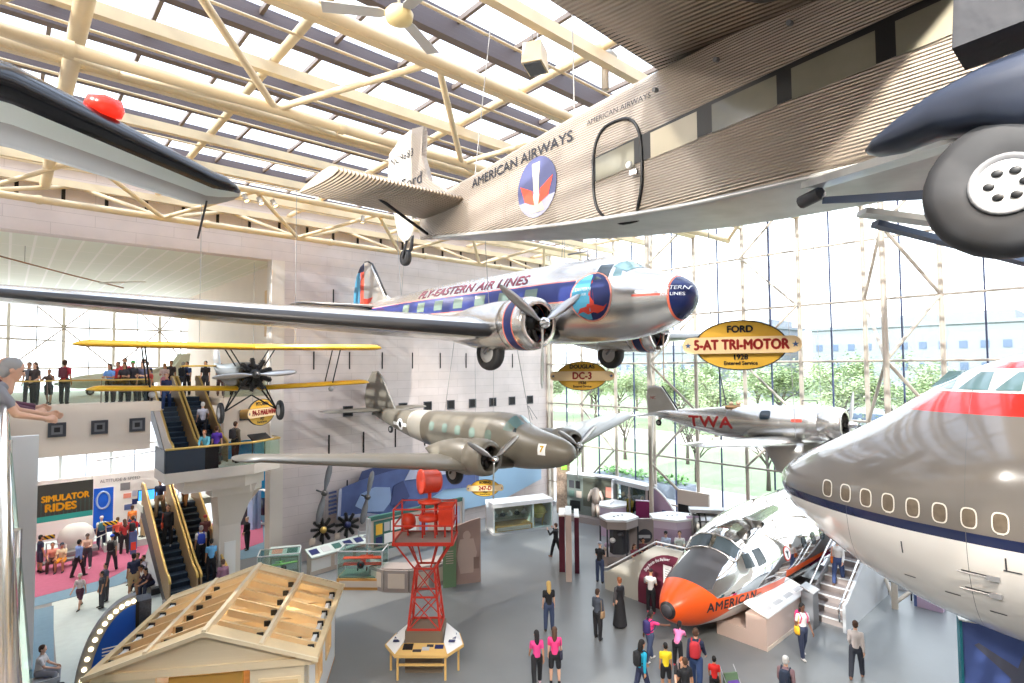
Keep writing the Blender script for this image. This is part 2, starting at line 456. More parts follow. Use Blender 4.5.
# mezzanine: slab and fascia
b = MB().box((-9, 28.0, 7.62), (5.0, 47, 8.0)).box((5.0, 32.0, 7.62), (7.5, 47, 8.0)).box((7.5, 28.0, 7.62), (10.0, 47, 8.0))
struct(b.obj('floor_mezzanine', M['cream_wall']))
struct(MB().box((-9, 27.55, 6.1), (4.55, 28.05, 8.05)).obj('wall_fascia_left', M['cream_wall']), 'cream fascia of the upper floor left of the escalator')
struct(MB().box((7.35, 27.55, 6.1), (9.36, 28.05, 8.05)).obj('wall_fascia_right', M['cream_wall']), 'cream fascia of the upper floor right of the escalator')
def frame_niche(x, z, label, s=.27):
    t = thing('fascia_grille', label, 'grille', (x, 27.55, z), group=None)
    f = MB()
    for a, c in (((-s,-.06,-s),(s,0,-s+.1)), ((-s,-.06,s-.1),(s,0,s)), ((-s,-.06,-s+.1),(-s+.1,0,s-.1)), ((s-.1,-.06,-s+.1),(s,0,s-.1))): f.box(a, c)
    f.obj('frame', M['dark_grey'], t)
    MB().box((-s+.1,-.03,-s+.1), (s-.1,0,s-.1)).obj('louvre', M['mid_grey'], t)
    MB().box((-.09,-.05,-.09), (.09,-.02,.09)).obj('core', M['black'], t)
frame_niche(1.52, 7.12, 'dark framed square grille, farthest from the escalator on the cream fascia')
frame_niche(2.83, 7.12, 'dark framed square grille, middle one left of the escalator')
frame_niche(4.08, 7.12, 'dark framed square grille just left of the upper escalator')
frame_niche(8.25, 7.25, 'dark framed square grille beside the hanging round sign', .24)
def railing(name, x0, x1, y, z, label):
    t = thing(name, label, 'railing', (x0, y, z))
    MB().bar((0, 0, .92), (x1-x0, 0, .92), .09, .06).obj('handrail', M['brass'], t)
    MB().box((0, -.006, .04), (x1-x0, .006, .88)).obj('glass_panel', M['green_glass'], t)
    n = max(1, int((x1-x0)/1.6))
    for i in range(n+1): MB().box((i*(x1-x0)/n-.015, -.02, 0), (i*(x1-x0)/n+.015, .02, .9)).obj('post', M['bronze_bar'], t)
    return t
railing('mezzanine_railing', -8.8, 4.55, 27.8, 8.05, 'glass railing with brass handrail on the upper floor left of the escalator')
railing('mezzanine_railing', 7.4, 9.3, 27.8, 8.05, 'short glass railing with brass handrail on the upper floor right of the escalator')
# far window wall
for k in range(7):
    x0 = -8.0+2.7*k
    t = thing('window_%d' % (20+k), None, None, (x0, 47, 0)); t['kind'] = 'structure'
    MB().box((-.09, -.1, 0), (.09, .1, 14.6)).obj('column', M['white_wall'], t)
    x1 = min(2.7, 9.95-x0)
    MB().box((1.32, -.03, 0), (1.38, .03, 14.6)).obj('mullion', M['mid_grey'], t)
    r = MB()
    for z in (1.55, 4.2, 6.85, 9.5, 12.15): r.tube((0, 0, z), (x1, 0, z), .06, n=8)
    if k % 2 == 0:
        for i, z in enumerate((4.2, 6.85, 9.5, 12.15)):
            a, c = (0, x1) if i % 2 else (x1, 0)
            r.tube((a, -.15, z), (c, -.15, z+2.6), .05, n=6)
    else:
        for i, z in enumerate((9.5, 12.15)):
            a, c = (0, x1) if i % 2 == 0 else (x1, 0)
            r.tube((a, -.15, z), (c, -.15, z+2.6), .05, n=6)
    r.obj('rail', M['white_steel'], t)
    MB().box((0, .1, 0), (x1, .12, 14.6)).obj('pane', M['glass'], t)
# lit display niche high on the gallery wall
t = thing('lit_niche', 'tall amber niche with small bulbs high on the cream gallery wall', 'niche', (9.93, 29.3, 12.0)); t['kind'] = 'structure'
MB().box((-.12, -.55, -1.0), (0, .55, 1.35)).obj('back', mat('amber_panel', (216, 178, 124), .6), t)
MB().box((-.16, -.55, -.9), (-.12, -.05, 1.2)).obj('opening', M['dark_grey'], t)
for i in range(6): MB().ell((-.2, -.45+.02*i, -.7+i*.36), .05, 8, 6).obj('bulb', M['bulb_warm_0'], t)
# carpets on the gallery floor
def slab(name, pts, m, z=.012, **k):
    return struct(MB().prism([(x, y, 0) for x, y in pts], (0, 0, z), ).obj(name, m), **k)
slab('floor_teal_band', [(-6, 29.2), (1.57, 29.75), (3.94, 30.1), (5.0, 31.0), (5.0, 33), (-6, 33)], M['carpet_teal'], .008)
slab('floor_teal_strip', [(.7, 20), (1.2, 20), (1.66, 29.3), (.9, 29.3)], M['carpet_teal'], .008)
slab('floor_pale_walk', [(1.35, 20.5), (3.5, 20), (7.0, 26), (7.0, 30), (3.94, 30.05), (1.62, 29.7)], M['carpet_pale'], .006)
slab('floor_plum_carpet', [(-6, 30.4), (1.2, 30.85), (3.74, 31.35), (5.3, 33.1), (6.2, 36.8), (2.6, 43), (-6, 43)], M['carpet_plum'], .016)
slab('floor_plum_carpet_right', [(8.9, 31.2), (10.6, 32.0), (12.0, 36.5), (11.5, 37.9), (8.5, 37.9)], M['carpet_plum'], .016)
slab('floor_teal_right', [(8.6, 29.9), (11.5, 29.6), (14, 33), (14, 37.9), (8.6, 37.9)], M['carpet_teal'], .008)
slab('floor_pale_far', [(-6, 38.5), (9.9, 38.5), (9.9, 46.9), (-6, 46.9)], M['carpet_pale'], .02)
# ================================================================ escalators
mk('step_dark', (26, 44, 62), .6, wave=(lambda X, Y, Z: (X*25).frac(), .5, .01))
mk('step_edge', (60, 84, 104), .5)
mk('tan_side', (150, 124, 92), .5)
def escalator(loc, run, rise, width, label, under=True):
    t = thing('escalator', label, 'escalator', loc)
    n = int(rise/.2); st = MB()
    for i in range(n):
        y = run*i/n; z = rise*i/n
        st.box((-width/2, y, z-.25), (width/2, y+run/n+.02, z+rise/n)); st.box((-width/2, y-.012, z+rise/n-.03), (width/2, y+.02, z+rise/n+.004), 1)
    st.obj('steps', [M['step_dark'], M['step_edge']], t)
    for sx in (-1, 1):
        x = sx*(width/2+.055)
        p = [(x, -.45, .92), (x, -.2, 1.0), (x, .1, 1.05), (x, run, rise+1.0), (x, run+.55, rise+1.0)]
        MB().path([(x, -.62, .75)]+p+[(x, run+.7, rise+.8)], .05, n=8).obj('handrail', M['brass'], t)
        b = MB().prism([(x-.03, -.55, 0), (x-.03, .1, 0), (x-.03, run, rise), (x-.03, run+.6, rise), (x-.03, run+.6, rise+.95), (x-.03, run, rise+.95), (x-.03, .1, 1.0), (x-.03, -.55, .85)], (.06, 0, 0))
        b.obj('balustrade', M['tan_side'], t)
        MB().prism([(x-.045, y_, z_) for y_, z_ in ((-.6, -.32), (.2, -.32), (run+.6, rise-.55), (run+.6, rise+.02), (run, rise+.02), (.1, .02), (-.6, .02))], (.09, 0, 0)).obj('skirt', M['brass'] if sx > 0 else M['dark_grey'], t)
    return t
escalator((5.72, 27.35, 5.3), 4.5, 2.7, .85, 'left lane of the upper escalator rising to the upper floor')
escalator((6.84, 27.35, 5.3), 4.5, 2.7, .85, 'right lane of the upper escalator with a grey-shirted man climbing')
escalator((5.42, 26.0, .33), 5.0, 2.7, .85, 'left lane of the lower escalator rising from the ground floor')
escalator((6.52, 26.0, .33), 5.0, 2.7, .85, 'right lane of the lower escalator behind the cottage')
struct(MB().box((4.8, 25.2, 0), (7.1, 26.0, .33)).obj('floor_escalator_foot', M['mid_grey']))
struct(MB().box((4.86, 31.0, 2.75), (8.0, 32.4, 3.05)).obj('floor_landing', M['carpet_pale']), 'pale landing at the head of the lower escalator')
# landing pod carrying the upper escalator
t = thing('escalator_landing', 'cream landing pod with dark glass front under the upper escalator', 'landing', (6.8, 26.4, 4.3)); t['kind'] = 'structure'
MB().prism([(-2.1, -1.0, .6), (1.2, -1.0, .6), (2.5, -.3, .6), (2.5, 1.1, .6), (-2.1, 1.1, .6)], (0, 0, .42)).prism([(-1.4, -.8, .1), (.9, -.8, .1), (1.9, -.1, .1), (1.9, 1.0, .1), (-1.4, 1.0, .1)], (0, 0, .5)).obj('soffit', M['pale_wall'], t)
MB().prism([(-.3, -.5, .1), (1.2, -.5, .1), (1.9, .2, .1), (.9, .5, -1.2), (.9, -.4, -1.2), (.1, -.4, -1.2)][:4]+[(.9, .5, .1), (-.3, .5, .1)], (0, 0, -.35)).obj('bracket', M['pale_wall'], t)
MB().loft([[V(p) for p in ((-.1, -.45, .1), (1.5, -.45, .1), (1.5, .8, .1), (-.1, .8, .1))], [V(p) for p in ((.1, -.1, -1.6), (.95, -.1, -1.6), (.95, .9, -1.6), (.1, .9, -1.6))], [V(p) for p in ((.1, -.1, -4.3), (.95, -.1, -4.3), (.95, .9, -4.3), (.1, .9, -4.3))]], sm=False).obj('pier', M['pale_wall'], t)
MB().box((.3, -.13, -4.3), (.75, -.1, -2.3)).obj('pier_door', M['white_wall'], t)
t = thing('landing_parapet', 'dark glass parapet with brass handrail around the escalator landing', 'parapet', (6.8, 26.4, 5.32))
MB().box((-2.1, -1.0, 0), (-.7, -.96, .9)).obj('dark_panel', mat('navy_panel', (40, 52, 66), .35), t)
MB().box((-.7, -1.0, 0), (-.2, -.96, .9)).obj('dark_panel', M['black_gloss'], t)
MB().prism([(-.2, -1.0, 0), (1.2, -1.0, 0), (1.22, -.97, 0), (-.2, -.97, 0)], (0, 0, .9)).prism([(1.2, -1.0, 0), (2.5, -.3, 0), (2.48, -.27, 0), (1.2, -.97, 0)], (0, 0, .9)).obj('glass_panel', M['green_glass'], t)
MB().path([(-2.1, -.98, .92), (1.2, -.98, .92), (2.5, -.3, .92), (2.5, .6, .92)], .05).obj('handrail', M['brass'], t)
MB().box((-2.12, -.95, 0), (-2.08, .9, .9)).obj('side_panel', M['dark_grey'], t)
# ---------------------------------------------------------------- balcony at the left edge with the chrome rail
struct(MB().box((-9, -6, 7.3), (.05, 27.5, 8.0)).obj('floor_balcony', M['pale_wall']))
t = thing('balcony_railing', 'chrome handrail on steel posts running along the near balcony', 'railing', (0, 0, 8.0))
MB().tube((-.01, -1.5, 1.03), (-.01, 26.5, 1.03), .034, n=14).obj('handrail', M['chrome'], t)
MB().box((.03, -1.5, -.05), (.042, 26.5, .93)).obj('glass_panel', M['green_glass'], t)
for i in range(11): MB().tube((.02, 1.9+2.4*i, 0), (.02, 1.9+2.4*i, 1.0), .022, n=8).obj('post', M['chrome'], t)
struct(MB().box((.05, -6, 5.9), (.11, 26.5, 8.06)).obj('trim_balcony', M['light_grey']), 'pale steel edge of the near balcony')
struct(MB().box((-.2, 23.6, 0), (.86, 24.0, 7.3)).obj('wall_balcony_pier', M['white_wall']))
# ================================================================ outside
mk('lawn', (140, 158, 120), .9, noise=(.15, .12)); mk('paving', (196, 194, 196), .8, noise=(.5, .04)); mk('gravel_path', (222, 212, 196), .9)
mk('hedge', (112, 158, 84), .9, noise=(2, .3)); mk('leaf', (150, 168, 122), .8, noise=(3, .2)); mk('leaf_b', (168, 182, 142), .8, noise=(3, .2)); mk('bark', (96, 84, 78), .9)
mk('stone_white', (128, 134, 142), .7); mk('window_blue', (84, 100, 126), .3)
b = MB().box((28.2, -120, -.6), (420, 260, -.35)); struct(b.obj('lawn_outside', M['lawn'])); 
struct(MB().box((28.2, -40, -.35), (40, 60, -.05)).obj('path_terrace', M['paving']))
struct(MB().box((62, -120, -.35), (72, 260, -.3)).box((88, -120, -.35), (96, 260, -.3)).obj('path_gravel', M['gravel_path']))
struct(MB().box((-60, 47.5, -.6), (28, 200, -.35)).obj('path_street_side', M['paving']))
def planter(x, y, L, label):
    t = thing('planter', label, 'planter', (x, y, -.05))
    MB().box((-.9, -L/2, 0), (.9, L/2, .9)).obj('box', M['stone_white'], t)
    h = MB(); r = random.Random(int(y*10))
    for i in range(int(L*26)):
        c = V((r.uniform(-.75, .75), r.uniform(-L/2+.15, L/2-.15), .9+r.uniform(0, .45)))
        for q in range(3):
            a = r.uniform(0, 6.28); d = V((math.cos(a), math.sin(a), r.uniform(-.2, .9)))*.2; u = V((-d.y, d.x, .05))*.5
            h.add([c-u, c+u, c+d+u*.3, c+d-u*.3], [(0, 1, 2, 3)])
    h.obj('shrubs', M['hedge'], t)
planter(36, 11.5, 9, 'stone planter of green shrubs outside, left of the grey airliner')
planter(36, 25.5, 8, 'stone planter of green shrubs outside near the granite wall')
def tree_mesh(seed, h, rad, nleaf, lm):
    r = random.Random(seed); tr = MB(); tips = []
    tr.path([(0,0,0), (.05,0,h*.2), (-.05,.1,h*.42)], [.22*h/8, .16*h/8, .12*h/8], n=7)
    for i in range(9):
        a = i*2.4+r.random(); z0 = h*(.22+.2*r.random()); e = V((math.cos(a)*rad*r.uniform(.5,.95), math.sin(a)*rad*r.uniform(.5,.95), h*r.uniform(.5,.95)))
        m1 = V((e.x*.35, e.y*.35, z0+(e.z-z0)*.5)); tr.path([(0,0,z0), m1, e], [.09*h/8, .06*h/8, .015], n=5); tips.append(e); tips.append((m1+e)/2)
        for q in range(3):
            f = m1 + (e-m1)*r.uniform(.1,.8); g = f + V((r.uniform(-1,1), r.uniform(-1,1), r.uniform(.1,1)))*rad*.35
            tr.path([f, g], [.03*h/8, .01], n=4); tips.append(g)
    lf = MB()
    for i in range(nleaf):
        c = tips[i % len(tips)] + V((r.gauss(0, .3), r.gauss(0, .3), r.gauss(0, .25)))*rad*.5
        a = r.uniform(0, 6.28); d = V((math.cos(a), math.sin(a), r.uniform(-.6, .6)))*h*.021; u = V((-d.y, d.x, r.uniform(-.1,.1)))*.6
        lf.add([c-d, c+u, c+d, c-u], [(0, 1, 2, 3)])
    return tr.mesh('trunk', M['bark']), lf.mesh('crown', lm)
TREES = [tree_mesh(3, 10.5, 4.6, 4200, M['leaf']), tree_mesh(8, 9.5, 4.2, 3800, M['leaf_b']), tree_mesh(5, 7.0, 3.0, 260, M['leaf_b'])]
def tree(x, y, k, s, rz, label):
    t = thing('tree', label, 'tree', (x, y, -.4), (0, 0, rz), group='trees beyond the glass wall', scale=s)
    for me, nm in zip(TREES[k], ('trunk', 'crown')):
        o = bpy.data.objects.new(nm, me); C.objects.link(o); o.parent = t
r2 = random.Random(11)
for i in range(18):
    y = 6+i*6.6+r2.uniform(-1, 1); x = 74+r2.uniform(-3, 6)
    tree(x, y, i % 2, r2.uniform(.85, 1.15), r2.uniform(0, 6), 'leafy pale green tree in the row across the lawn')
for i in range(10):
    y = -6+i*13; x = 102+r2.uniform(-3, 3)
    tree(x, y, (i+1) % 2, r2.uniform(1.1, 1.4), r2.uniform(0, 6), 'leafy tree in the farther row before the white buildings')
for i, (x, y) in enumerate([(44, 19.5), (46, 15.2), (43, 25), (50, 30), (52, 10.5), (56, 23), (48, 36)]):
    tree(x, y, 2, r2.uniform(.8, 1.0), i*1.3, 'bare-branched young tree just beyond the terrace')
def building(x, y0, y1, h, label, rows):
    t = thing('museum_building', label, 'building', (x, (y0+y1)/2, -.4)); L = y1-y0
    b = MB().box((0, -L/2, 0), (20, L/2, h)).box((-.6, -L/2-.6, h), (20.6, L/2+.6, h+.8)).box((2, -L/3, h+.8), (18, L/3, h+3)); b.obj('walls', M['stone_white'], t)
    for z in rows:
        m = MB(); n = int(L/4)
        for i in range(n): m.box((-.15, -L/2+1.2+i*4, z), (.1, -L/2+2.8+i*4, z+1.8))
        m.obj('window_band', M['window_blue'], t)
building(170, 10, 62, 19, 'long white museum building with window bands across the lawn', (3, 8, 13.2))
building(165, 70, 84, 20, 'square pale block seen right of the large yellow oval sign', (4, 9, 14))
building(180, 95, 140, 14, 'low white building in the distance left of the square block', (3, 8))
building(175, -30, 4, 20, 'white museum wing at the far right across the lawn', (5, 12))
mk('bus_white', (170, 178, 190), .3)
def bus(x, y, label):
    t = thing('bus', label, 'bus', (x, y, -.35))
    MB().box((-1.2, -5.5, .5), (1.2, 5.5, 3.2)).obj('body', M['bus_white'], t)
    MB().box((-1.25, -5.2, 1.7), (1.25, 5.3, 2.6)).obj('window_band', M['window_blue'], t)
    for yy in (-3.4, 3.2): 
        for xx in (-1.1, 1.1): MB().tube((xx-.14, yy, .5), (xx+.14, yy, .5), .5, n=14).obj('wheel', M['rubber'], t)
bus(92, 24, 'white coach parked beyond the trees, behind the thick truss column')
bus(92, 37, 'white coach parked beyond the trees, left of the thick truss column')
bus(92, 11, 'white coach parked beyond the trees, nearest to the airliner cockpit')

# recessed fill lamps added under the upper floor slab to brighten the gallery
for (x, y) in ((-1.5, 31.5), (1.5, 32), (4.0, 33), (1.5, 35.5), (4.2, 36), (7.5, 34.5), (1, 40), (5, 41), (11.5, 34), (9.3, 31.0), (3.0, 29.2)):
    t = thing('ceiling_fill_lamp', 'round recessed lamp added as fill under the upper floor slab', 'lamp', (x, y, 7.62 if x < 10 else 7.0), group='recessed fill lamps added under the upper floor slab')
    MB().lathe([(.16, 0), (.2, -.03), (.13, -.03)], n=20).obj('ring', M['white_wall'], t); MB().lathe([(.13, -.02), (.001, -.021)], n=20).obj('lens', M['bulb_warm_0'], t)
    l = bpy.data.lights.new('fill_downlight', 'SPOT'); o = bpy.data.objects.new('fill_downlight', l); C.objects.link(o); o.parent = t; o.location = (0, 0, -.06)
    l.energy = 230; l.spot_size = math.radians(125); l.spot_blend = .6; l.color = (1, .96, .9); l.shadow_soft_size = .13
# ================================================================ aircraft toolkit (local axes: x forward, y left, z up)
def panel_wave(a, b): return (lambda X, Y, Z: ((X/a).frac() < .03) | ((Z/b).frac() < .05), .25, .01)
mk('aluminium', (214, 210, 204), .24, metal=.92, noise=(1.3, .06), wave=panel_wave(1.1, .55))
mk('aluminium_dull', (188, 184, 178), .38, metal=.75, noise=(2, .07), wave=panel_wave(.9, .6))
mk('mirror_metal', (232, 230, 228), .07, metal=1.0, wave=(lambda X, Y, Z: (X*2.3).sin()*(Z*3.1+Y*2).sin(), .10, .05))
mk('boot_black', (44, 42, 42), .38)
mk('blade_metal', (190, 186, 182), .3, metal=.8); mk('blade_tan', (196, 160, 132), .5)
mk('engine_dark', (52, 50, 48), .45, metal=.5); mk('cylinder_metal', (96, 92, 88), .4, metal=.7)
mk('win_dark', (58, 66, 70), .1); mk('win_green', (120, 136, 126), .12); mk('win_teal', (104, 132, 134), .1)
mk('navy', (36, 46, 96), .35); mk('navy_dark', (28, 34, 62), .3); mk('sky_blue', (92, 176, 206), .4); mk('logo_red', (222, 72, 52), .4)
mk('text_maroon', (120, 44, 60), .5); mk('text_white', (240, 240, 238), .5); mk('text_black', (34, 36, 44), .5); mk('text_red', (196, 42, 42), .5); mk('salmon', (232, 150, 130), .45)
mk('cable_grey', (150, 148, 146), .5)
DOWN = -PI/2

class Fus:
    def __init__(s, tab, NA=52, NX=80):
        s.tab = sorted(tab); s.NA = NA; s.NX = NX
    def p(s, x): return spline(s.tab, x)
    def pt(s, x, a, off=0.0):
        zc, hw, ht, hb, n = s.p(x); c, q = math.cos(a), math.sin(a); e = 2.0/n
        return V((x, (hw+off)*math.copysign(abs(c)**e, c), zc + ((ht if q >= 0 else hb)+off)*math.copysign(abs(q)**e, q)))
    def side(s, x, z, sgn, off=.006):
        zc, hw, ht, hb, n = s.p(x); h = ht if z >= zc else hb; t = min(abs(z-zc)/max(h, 1e-4), .999)
        return V((x, sgn*(hw*(1-t**n)**(1/n)+off), z))
    def mesh(s, xs=None):
        x0, x1 = s.tab[0][0], s.tab[-1][0]; b = MB()
        if xs is None:
            xs = []
            for i in range(s.NX+1):
                t = i/s.NX; xs.append(x0+(x1-x0)*(1-(1-t)**1.7) if False else x0+(x1-x0)*math.sin(t*PI/2)**.9)
        b.loft([[s.pt(x, 2*PI*k/s.NA) for k in range(s.NA)] for x in xs]); return b
    def patch(s, cs, sgn, off=.006, n=8, mi=0, b=None):
        """cs: 4 (x,z) corners in order"""
        b = b or MB(); vs = []
        for i in range(n+1):
            for j in range(n+1):
                u, v = i/n, j/n
                x = (cs[0][0]*(1-u)+cs[1][0]*u)*(1-v)+(cs[3][0]*(1-u)+cs[2][0]*u)*v; z = (cs[0][1]*(1-u)+cs[1][1]*u)*(1-v)+(cs[3][1]*(1-u)+cs[2][1]*u)*v
                vs.append(s.side(x, z, sgn, off))
        return b.add(vs, [(i*(n+1)+j, (i+1)*(n+1)+j, (i+1)*(n+1)+j+1, i*(n+1)+j+1) for i in range(n) for j in range(n)], mi, True)
    def blob(s, c, w, h, sgn, off=.006, e=2.0, r0=0.0, n=28, mi=0, b=None):
        """superellipse patch on the side (ring if r0>0)"""
        b = b or MB(); rs = [r0, (1+r0)/2, 1.0] if r0 > 0 else [.02, .5, 1.0]; rings = []
        for r in rs:
            ring = []
            for k in range(n):
                a = 2*PI*k/n; q, t = math.cos(a), math.sin(a)
                ring.append(s.side(c[0]+r*w/2*math.copysign(abs(q)**(2/e), q), c[1]+r*h/2*math.copysign(abs(t)**(2/e), t), sgn, off))
            rings.append(ring)
        b.loft(rings, mi, caps=False)
        if r0 == 0: b.add(rings[0], [tuple(range(n))], mi)
        return b
    def text(s, txt, x, z, size, sgn, m, parent, sx=1.0, off=.008, align='CENTER', slope=0.0, name='lettering', bold=0.0, spacing=1.0):
        d = 1 if sgn < 0 else -1
        return text_on(lambda u, v: s.side(x+d*u, z+v+slope*d*u, sgn, off), txt, size, m, parent, sx, bold, align, name, spacing)

AIR = [(1, .0), (.9, .022), (.75, .05), (.55, .082), (.35, .1), (.2, .095), (.1, .074), (.04, .048), (.01, .022), (0, 0), (.01, -.014), (.04, -.026), (.1, -.036), (.2, -.042), (.35, -.044), (.55, -.036), (.75, -.02), (.9, -.008)]
def wing(secs, name, mats, parent, boot=0, mfn=None):
    """secs: (y, xLE, chord, z, thickness 1=15%)"""
    b = MB(); rings = [[V((xl-c*ch, y, z+t*k*ch)) for c, k in AIR] for (y, xl, ch, z, t) in secs]
    n = len(AIR)
    b.loft(rings, 0, mfn=(lambda i, k: 1 if 9-boot <= k < 9+boot else 0) if boot else mfn)
    return b.obj(name, mats, parent)
def tip(secs, side):
    """append rounded end sections after the last one (towards side)"""
    y, xl, ch, z, t = secs[-1]; out = list(secs)
    for k in (.35, .65, .87, .97, 1.0):
        f = math.sqrt(max(0, 1-k*k)); f = max(f, .06); out.append((y+side*k*ch*.32, xl-ch*(1-f)*.42, ch*f, z+.004*k, t*max(f, .2)))
    return out
def fin(poly, th, name, mats, parent, y=0.0, mfn=None):
    """vertical surface from an (x,z) outline, softly thick"""
    n = len(poly); cx = sum(p[0] for p in poly)/n; cz = sum(p[1] for p in poly)/n
    rings = []
    for s, sh in ((-1, .86), (-.55, 1.0), (.55, 1.0), (1, .86)):
        rings.append([V((cx+(x-cx)*sh, y+s*th/2, cz+(z-cz)*sh)) for x, z in poly])
    b = MB().loft(rings, 0, sm=False); return b.obj(name, mats, parent)
def blade_mesh(R, w, m, tw=.5):
    rings = []
    for t, ww, th in ((.06, .35, .35), (.15, .4, .28), (.3, .85, .16), (.5, 1.0, .11), (.75, .85, .08), (.92, .6, .05), (1.0, .2, .03)):
        a = tw*(1-t)+.25; r = R*t
        rings.append([V((math.sin(a)*q*ww*w/2 + math.cos(a)*h*th*w, math.cos(a)*q*ww*w/2-math.sin(a)*h*th*w, r)) for q, h in ((-1, 0), (-.4, .5), (.4, .5), (1, 0), (.4, -.5), (-.4, -.5))])
    return MB().loft(rings).mesh('blade', m)
def propeller(parent, loc, R, n, rot0, bm, hubm, w=.24, spin=.16):
    h = MB().lathe([(.001, .26), (spin*.6, .22), (spin, .08), (spin*1.05, -.02), (spin*.8, -.16)], (0,0,0), (1,0,0), 18).obj('propeller', hubm, parent, loc)
    me = blade_mesh(R, w, bm)
    for k in range(n):
        o = bpy.data.objects.new('blade', me); C.objects.link(o); o.parent = h; o.rotation_euler = (rot0+2*PI*k/n, 0, 0)
    return h
def radial(parent, loc, r, n=9, ml='cylinder_metal', name='engine'):
    b = MB().lathe([(.001, .12), (r*.28, .1), (r*.36, 0), (r*.36, -.3)], (0,0,0), (1,0,0), 16, mi=1); e = b.obj(name, [M[ml], M['engine_dark']], parent, loc)
    c = MB(); c.tube((0, 0, r*.3), (0, 0, r*.95), r*.1, n=9)
    for q in range(5): c.lathe([(r*.1, r*(.42+q*.1)), (r*.165, r*(.43+q*.1)), (r*.165, r*(.46+q*.1)), (r*.1, r*(.47+q*.1))], (0, 0, 0), (0, 0, 1), 10)
    c.tube((.06, .05, r*.3), (.06, .05, r*.92), r*.03, n=5)
    me = c.mesh('cylinder', M[ml])
    for k in range(n):
        o = bpy.data.objects.new('cylinder', me); C.objects.link(o); o.parent = e; o.rotation_euler = (2*PI*k/n+.17, 0, 0)
    return e
def wheel(parent, loc, r, w, name='wheel', hub='light_grey', hr=.56):
    b = MB().lathe([(r*(hr-.01), -w*.42), (r*.8, -w*.5), (r*.95, -w*.38), (r, -w*.15), (r, w*.15), (r*.95, w*.38), (r*.8, w*.5), (r*(hr-.01), w*.42)], (0,0,0), (0,1,0), 28)
    o = b.obj(name, M['rubber'], parent, loc)
    MB().lathe([(.001, -w*.36), (r*hr*.55, -w*.4), (r*hr, -w*.42), (r*hr, w*.42), (r*hr*.55, w*.4), (.001, w*.36)], (0,0,0), (0,1,0), 20).obj('wheel_hub', M[hub], o)
    return o
def cables(parent, pts, top):
    for p in pts:
        MB().tube(p[:3], (p[0]+p[3], p[1]+p[4], top), .012, n=5).obj('cable', M['cable_grey'], parent)

# ================================================================ silver airliner with blue window band (starboard side towards the balcony)
A = thing('airliner', 'silver twin-engined airliner with blue window band, nose right, hung mid-air', 'airplane', (13.4, 7.69, 11.23), (0, math.radians(1.29), DOWN))
F3 = Fus([(-19.3, .55, .05, .12, .08, 2), (-18.6, .5, .22, .34, .2, 2), (-17, .38, .5, .58, .42, 2), (-15, .22, .8, .84, .66, 2), (-13, .12, 1.02, 1.04, .9, 2), (-10.5, .05, 1.18, 1.22, 1.14, 2), (-7, .02, 1.22, 1.3, 1.24, 2), (-4, .0, 1.22, 1.36, 1.24, 2), (-2.75, .0, 1.18, 1.36, 1.2, 2), (-2.2, .0, 1.12, 1.22, 1.16, 2), (-1.65, 0, 1.03, .92, 1.08, 2), (-1.1, 0, .9, .74, .95, 2), (-.6, 0, .72, .6, .75, 2), (-.25, 0, .5, .42, .5, 2), (-.07, 0, .28, .24, .28, 2), (0, 0, .03, .03, .03, 2)])
mk('silver_airliner', (214, 210, 205), .25, metal=.9, noise=(1.1, .06), wave=panel_wave(1.15, .5), layers=[
    (lambda X, Y, Z: (Z*.0+X).between(-17.4, -3.2) & ((Z-.02*X*0) .between(-.02, .56)), (44, 56, 118), .35, .1),
    (lambda X, Y, Z: X.between(-17.4, -3.2) & (Z.between(-.06, -.02) | Z.between(.56, .6)), (226, 140, 128), .4, .1),
    (lambda X, Y, Z: X > -.42-.3*0, (30, 40, 84), .25, .1),
    (lambda X, Y, Z: X.between(-.47, -.42), (230, 110, 80), .4, .1),
    (lambda X, Y, Z: (X.between(-1.35, -.42) & (Z.abs() < .03)), (226, 90, 70), .4, .1)])
fus = F3.mesh().obj('fuselage', M['silver_airliner'], A)
for sgn in (-1, 1):
    for k in range(7):
        x = -5.0-1.28*k
        if sgn < 0 or k < 7: F3.patch([(x-.28, .08), (x+.28, .08), (x+.28, .46), (x-.28, .46)], sgn, .008, 4).obj('window', M['win_green'], fus)
    F3.patch([(-2.0, .6), (-1.78, .6), (-1.86, .86), (-2.04, .94)], sgn, .008, 5).obj('cockpit_window', M['win_teal'], fus)
    F3.patch([(-2.55, .52), (-2.12, .55), (-2.16, .98), (-2.52, .98)], sgn, .008, 5).obj('cockpit_window', M['win_dark'], fus)
    b = MB(); vs = []
    for i in range(7):
        for j in range(5):
            a = PI/2-sgn*(.06+.66*i/6); x = -1.5-.42*j/4-.2*(i/6)
            vs.append(F3.pt(x, a if sgn > 0 else a, .012))
    b.add(vs, [(i*5+j, (i+1)*5+j, (i+1)*5+j+1, i*5+j+1) for i in range(6) for j in range(4)], 0, True).obj('windshield', M['win_teal'], fus)
